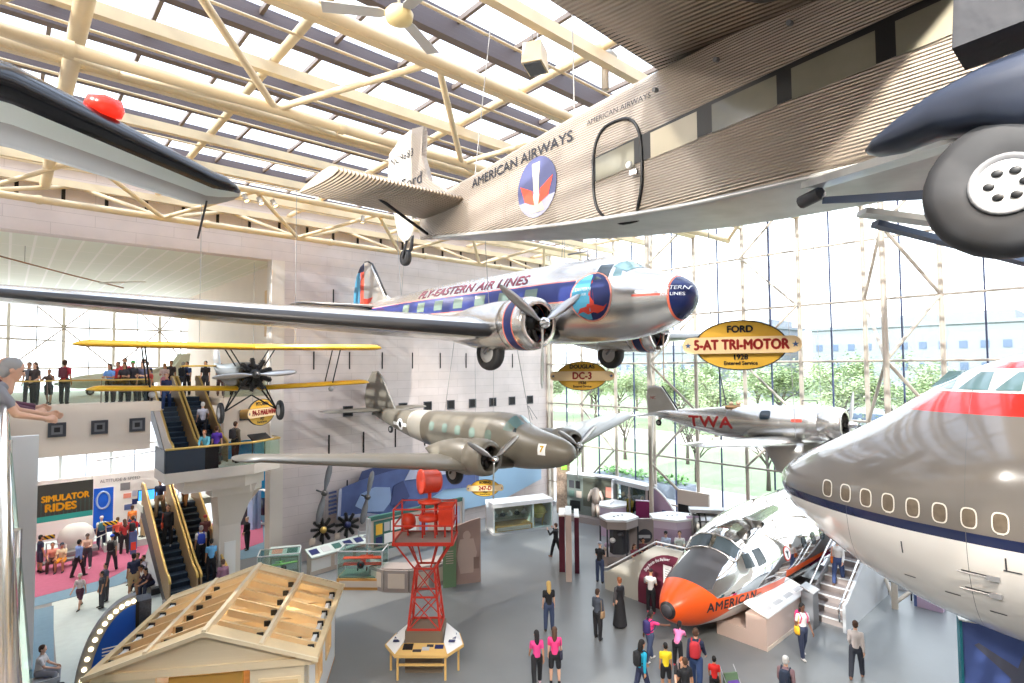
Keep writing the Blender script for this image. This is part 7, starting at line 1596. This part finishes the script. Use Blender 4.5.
P(2.68, 32.5, G_, 30, 1.66, 'stroll', 'man in light denim jacket and black trousers walking over the plum carpet', ('shirt', (130, 156, 212)), (T_, BLK), (H_, 'blk'), 'm')
P(3.1, 33.6, G_, 250, 1.62, 'hold', 'person in beige top carrying a folded jacket beside the denim-jacket man', ('shirt', (214, 180, 160)), (T_, (70, 70, 80)), ('cap', (70, 60, 60)), 'm', WHT, [('bag', (110, 90, 76))])
P(3.9, 32.4, G_, 60, 1.68, 'stroll', 'youth in blue cap with a black backpack on the plum carpet', ('tee', (130, 130, 128)), (T_, (60, 54, 60)), ('cap', (40, 80, 190)), 'm', BLK, [('pack', BLK)])
P(3.93, 36.5, G_, 90, 1.72, 'stand', 'person in white cap with teal backpack facing the exhibit wall', ('tee', (216, 226, 226)), (T_, NAVY), ('cap', WHT), 'l', BLK, [('pack', (70, 130, 140))])
P(4.55, 35.9, G_, 90, 1.66, 'stand', 'woman in coral top left of the red-shirted man', ('tee', (232, 110, 90)), (T_, BLK), (H_, 'brn'), 'm')
P(4.72, 34.9, G_, 100, 1.72, 'stance', 'woman in dark red top with black trousers beside the red-shirted man', ('tee', (170, 50, 50)), (T_, BLK), ('long', 'brn'), 'm')
P(5.1, 35.1, G_, 70, 1.78, 'stand', 'man in bright red shirt and jeans with a dark backpack', ('tee', (214, 34, 40)), (T_, (80, 110, 170)), (H_, 'brn'), 'm', WHT, [('pack', BLK)])
P(1.86, 34.4, -.0, 260, 1.66, 'sit', 'seated woman in pink top with dark bag, left of the seated pair', ('tee', (226, 150, 130)), (T_, (90, 60, 60)), (H_, 'brn'), 'm', BLK, [('bag', (60, 50, 80))])
P(2.2, 34.1, -.0, 250, 1.66, 'sit', 'seated person in cream top and orange shorts, right of the seated pair', ('tee', (230, 214, 180)), ('shorts', (236, 160, 40)), ('cap', (50, 60, 80)), 'm')
t = thing('bench', 'low bench carrying the seated pair below the banner', 'bench', (2.05, 34.55, 0)); MB().box((-.7, -.2, .3), (.7, .2, .4)).obj('seat', M['mid_grey'], t)
for xx in (-.6, .6): MB().box((xx-.04, -.15, 0), (xx+.04, .15, .3)).obj('leg', M['dark_grey'], t)
P(1.4, 34.4, G_, 20, 1.7, 'stand', 'person in navy top at the far left under the banner', ('tee', NAVY), ('shorts', (60, 60, 80)), (H_, 'blk'), 'm')
P(5.3, 36.7, .36, 90, 1.65, 'stand', 'person in orange shirt standing before the blue poster', ('tee', (246, 140, 60)), ('shorts', (40, 60, 110)), (H_, 'brn'), 'm')
P(5.75, 36.3, .36, 200, 1.6, 'stand', 'woman in white top near the wall screen', ('tee', WHT), (T_, KHK), (H_, 'brn'), 'm')
P(6.0, 36.05, .36, 220, 1.6, 'stance', 'person in peach top just right of the woman in white by the screen', ('tee', (230, 190, 160)), (T_, KHK), ('long', 'bld'), 'l')
P(.95, 21.9, -.0, -20, 1.66, 'sit', 'person in white shirt seated at the bottom left corner', ('tee', (226, 220, 218)), (T_, GRY), (H_, 'brn'), 'l')
t = thing('bench', 'pale bench under the person in the bottom left corner', 'bench', (.9, 21.75, 0)); MB().box((-.5, -.22, .3), (.5, .22, .4)).obj('seat', M['light_grey'], t); MB().box((-.45, -.2, 0), (.45, .2, .3)).obj('base', M['light_grey'], t)
# ---- escalators and landing
P(5.42, 30.2, 2.62, 250, 1.75, 'stroll', 'man in navy polo and tan trousers at the head of the lower escalator', ('tee', NAVY), (T_, (150, 128, 100)), (H_, 'blk'), 'm')
P(5.42, 28.5, 1.72, 250, 1.75, 'stand', 'man in black riding down the lower escalator holding a red patterned bag', ('shirt', BLK), (T_, BLK), (H_, 'brn'), 'm', WHT, [('bag', (214, 80, 50))], eyes=True)
P(6.5, 30.6, 2.85, 60, 1.7, 'walk', 'person in brown trousers stepping off the right lane of the lower escalator', ('tee', DKG), (T_, (150, 100, 50)), (H_, 'brn'))
P(6.4, 27.1, .95, 85, 1.72, 'stand', 'man in white tee with a blue backpack going up the lower escalator', ('tee', WHT), (T_, BLK), (H_, 'gry'), 'm', BLK, [('pack', (50, 80, 200))])
P(6.62, 26.35, .55, 85, 1.68, 'stand', 'youth in sky blue tee going up the lower escalator', ('tee', (110, 180, 230)), (T_, BLK), (H_, 'blk'), 'm')
P(6.7, 27.7, 1.3, 80, 1.66, 'stand', 'child in red cap ahead of the man in white on the lower escalator', ('tee', (110, 60, 60)), (T_, BLK), ('cap', (180, 60, 60)), 'm')
P(6.75, 25.1, .0, 85, 1.66, 'stand', 'person in plum-grey shirt at the foot of the lower escalator', ('shirt', (146, 104, 124)), (T_, DKG), (H_, 'brn'))
P(6.75, 28.6, 6.1, 85, 1.76, 'climb', 'white-haired man in grey shirt climbing the upper escalator', ('tee', (186, 186, 200)), (T_, (36, 38, 48)), (H_, 'wht'))
P(6.3, 26.1, 5.32, 240, 1.58, 'railup', 'elderly woman in turquoise cardigan leaning on the landing rail', ('shirt', (100, 180, 200)), (T_, (60, 80, 90)), (H_, 'gng'), eyes=True)
P(6.75, 26.3, 5.32, 60, 1.62, 'stand', 'woman in purple top beside the turquoise cardigan', ('tee', (92, 50, 170)), (T_, BLK), (H_, 'brn'))
P(7.5, 26.35, 5.32, 30, 1.76, 'stance', 'man in brown jacket standing at the sign on the landing', ('shirt', (112, 100, 84)), (T_, BLK), (H_, 'brn'), 'l', BLK, [('pack', (50, 46, 50))])
# ---- upper floor behind the railing
mz = [(.9, 29.4, 230, 1.68, 'stance', (70, 60, 60), BLK, ('long', 'brn'), 'person in dark brown with a bag behind the leaning men on the upper floor', [('bag', (40, 38, 40))]),
 (.75, 30.6, 240, 1.7, 'stand', (120, 120, 130), DKG, (H_, 'brn'), 'person farther back behind the brown-clad visitor on the upper floor', []),
 (1.32, 29.2, 250, 1.42, 'photo', (90, 70, 60), BLK, (H_, 'brn'), 'child in brown tee and black shorts at the upper railing', []),
 (1.82, 29.4, 60, 1.78, 'stance', (196, 52, 66), (56, 56, 62), (H_, 'brn'), 'man in red shirt and grey trousers on the upper floor, back turned', [('pack', (110, 50, 60))]),
 (3.25, 28.6, 240, 1.62, 'hold', (110, 160, 226), BLK, ('long', 'brn'), 'woman in light blue top, first of the crowd at the upper railing', []),
 (3.58, 29.1, 240, 1.7, 'stand', (210, 60, 60), BLK, (H_, 'brn'), 'woman in red top, second row of the crowd behind the railing', []),
 (3.75, 28.55, 245, 1.66, 'hold', (50, 44, 50), BLK, ('long', 'brn'), 'woman in black top next to the light blue one at the upper railing', []),
 (3.9, 29.7, 250, 1.86, 'stand', (200, 70, 80), BLK, (H_, 'brn'), 'tall person in rose shirt at the back of the crowd', []),
 (4.05, 28.6, 235, 1.74, 'stand', (40, 40, 48), (50, 50, 60), ('cap', (70, 170, 80)), 'youth in green cap and dark tee at the upper railing', []),
 (4.4, 28.6, 240, 1.68, 'hold', (96, 96, 120), (70, 70, 80), (H_, 'brn'), 'man in grey-blue shirt at the railing next to the escalator', []),
 (4.62, 29.9, 240, 1.84, 'stand', (190, 180, 176), BLK, (H_, 'brn'), 'tall brown-haired man at the back beside the escalator head', []),
 (4.75, 28.95, 200, 1.4, 'stand', (190, 70, 66), BLK, (H_, 'blk'), 'child in brick red at the end of the upper railing', []),
 (5.2, 32.6, 250, 1.74, 'stand', (50, 90, 190), BLK, (H_, 'brn'), 'person in blue tee waiting at the head of the upper escalator', []),
 (6.0, 32.9, 250, 1.66, 'hold', (226, 206, 206), (230, 150, 170), ('long', 'bld'), 'blonde woman in pale blouse at the head of the upper escalator', []),
 (6.35, 33.3, 250, 1.8, 'stand', (70, 66, 70), BLK, (H_, 'brn'), 'man in dark shirt behind the blonde woman on the upper floor', []),
 (6.75, 32.7, 60, 1.72, 'hold', (50, 60, 90), (60, 60, 70), (H_, 'gry'), 'man in navy jacket at the head of the right lane, upper floor', [('pack', (40, 44, 56))]),
 (7.1, 33.4, 240, 1.74, 'stand', (60, 90, 150), BLK, (H_, 'brn'), 'person with blue pack behind the man in navy on the upper floor', []),
 (7.55, 31.6, 240, 1.76, 'stand', (56, 50, 54), (60, 60, 70), (H_, 'blk'), 'man in black right of the upper escalator', []),
 (8.15, 31.2, 250, 1.66, 'hold', (150, 100, 110), (90, 70, 70), (H_, 'gng'), 'woman in dusty rose right of the upper escalator', []),
 (8.7, 31.0, 240, 1.64, 'hold', (206, 196, 200), BLK, (H_, 'brn'), 'person in white top at the right end of the upper floor', [])]
for (x, y, f, h, po, tc, bc, hr, lb, ex) in mz: P(x, y, 8.0, f, h, po, lb, ('tee', tc), (T_ if 'shorts' not in lb else 'shorts', bc), hr, 'l' if len(lb) % 2 else 'm', BLK, ex)
P(5.72, 30.9, 7.45, 255, 1.72, 'stroll', 'man in dark blue shirt and jeans stepping onto the upper escalator', ('tee', (44, 56, 96)), (T_, (56, 80, 130)), ('bald', 'brn'), 'l', WHT)
# ---- balcony at the left edge
P(-.44, 7.95, 8.0, 2, 1.76, 'rail', 'grey-haired man in grey tee leaning far over the chrome handrail', ('tee', (150, 150, 154)), (T_, (70, 66, 64)), (H_, 'gry'), 'l', eyes=True)
P(-.5, 9.1, 8.0, 5, 1.8, 'rail', 'man in maroon sleeveless jacket behind the grey-haired leaning man', ('shirt', (104, 62, 80)), (T_, DKG), ('bald', 'gry'), 'l')
P(-.78, 5.3, 8.0, 10, 1.7, 'railup', 'person in navy top with a hand on the chrome handrail, at the left edge', ('shirt', (44, 46, 86)), (T_, DKG), (H_, 'brn'), 'l')
P(-.75, 11.2, 8.0, 30, 1.74, 'stand', 'person in dark blue at the far left of the balcony behind the others', ('shirt', (44, 52, 84)), (T_, DKG), (H_, 'brn'), 'l')
# stroller by the small child in red
t = thing('stroller', 'folded-hood stroller with a violet blanket at the bottom edge', 'stroller', (15.35, 7.85, 0), (0, 0, -.5), scale=.8)
MB().prism([(-.25, -.3, .35), (-.25, .35, .35), (-.25, .45, .8), (-.25, .3, .85), (-.25, .15, .5), (-.25, -.3, .48)], (.5, 0, 0)).obj('seat', M['panel_green'], t); MB().cbox((0, .05, .55), (.4, .5, .08), tilt=.3).obj('blanket', cm((120, 80, 170)), t)
for sx in (-.27, .27):
    MB().path([(sx, -.4, .1), (sx, .2, .6), (sx, .55, 1.0)], .015).obj('frame', M['light_grey'], t)
    for yy in (-.4, .35): o = MB().lathe([(.06, -.02), (.1, -.015), (.1, .015), (.06, .02)], (sx, yy, .1), (1, 0, 0), 14).obj('wheel', M['rubber'], t)
struct(MB().box((4.0, 35.8, 0), (7.2, 37.5, .36)).obj('floor_raised_step', M['carpet_pale']))
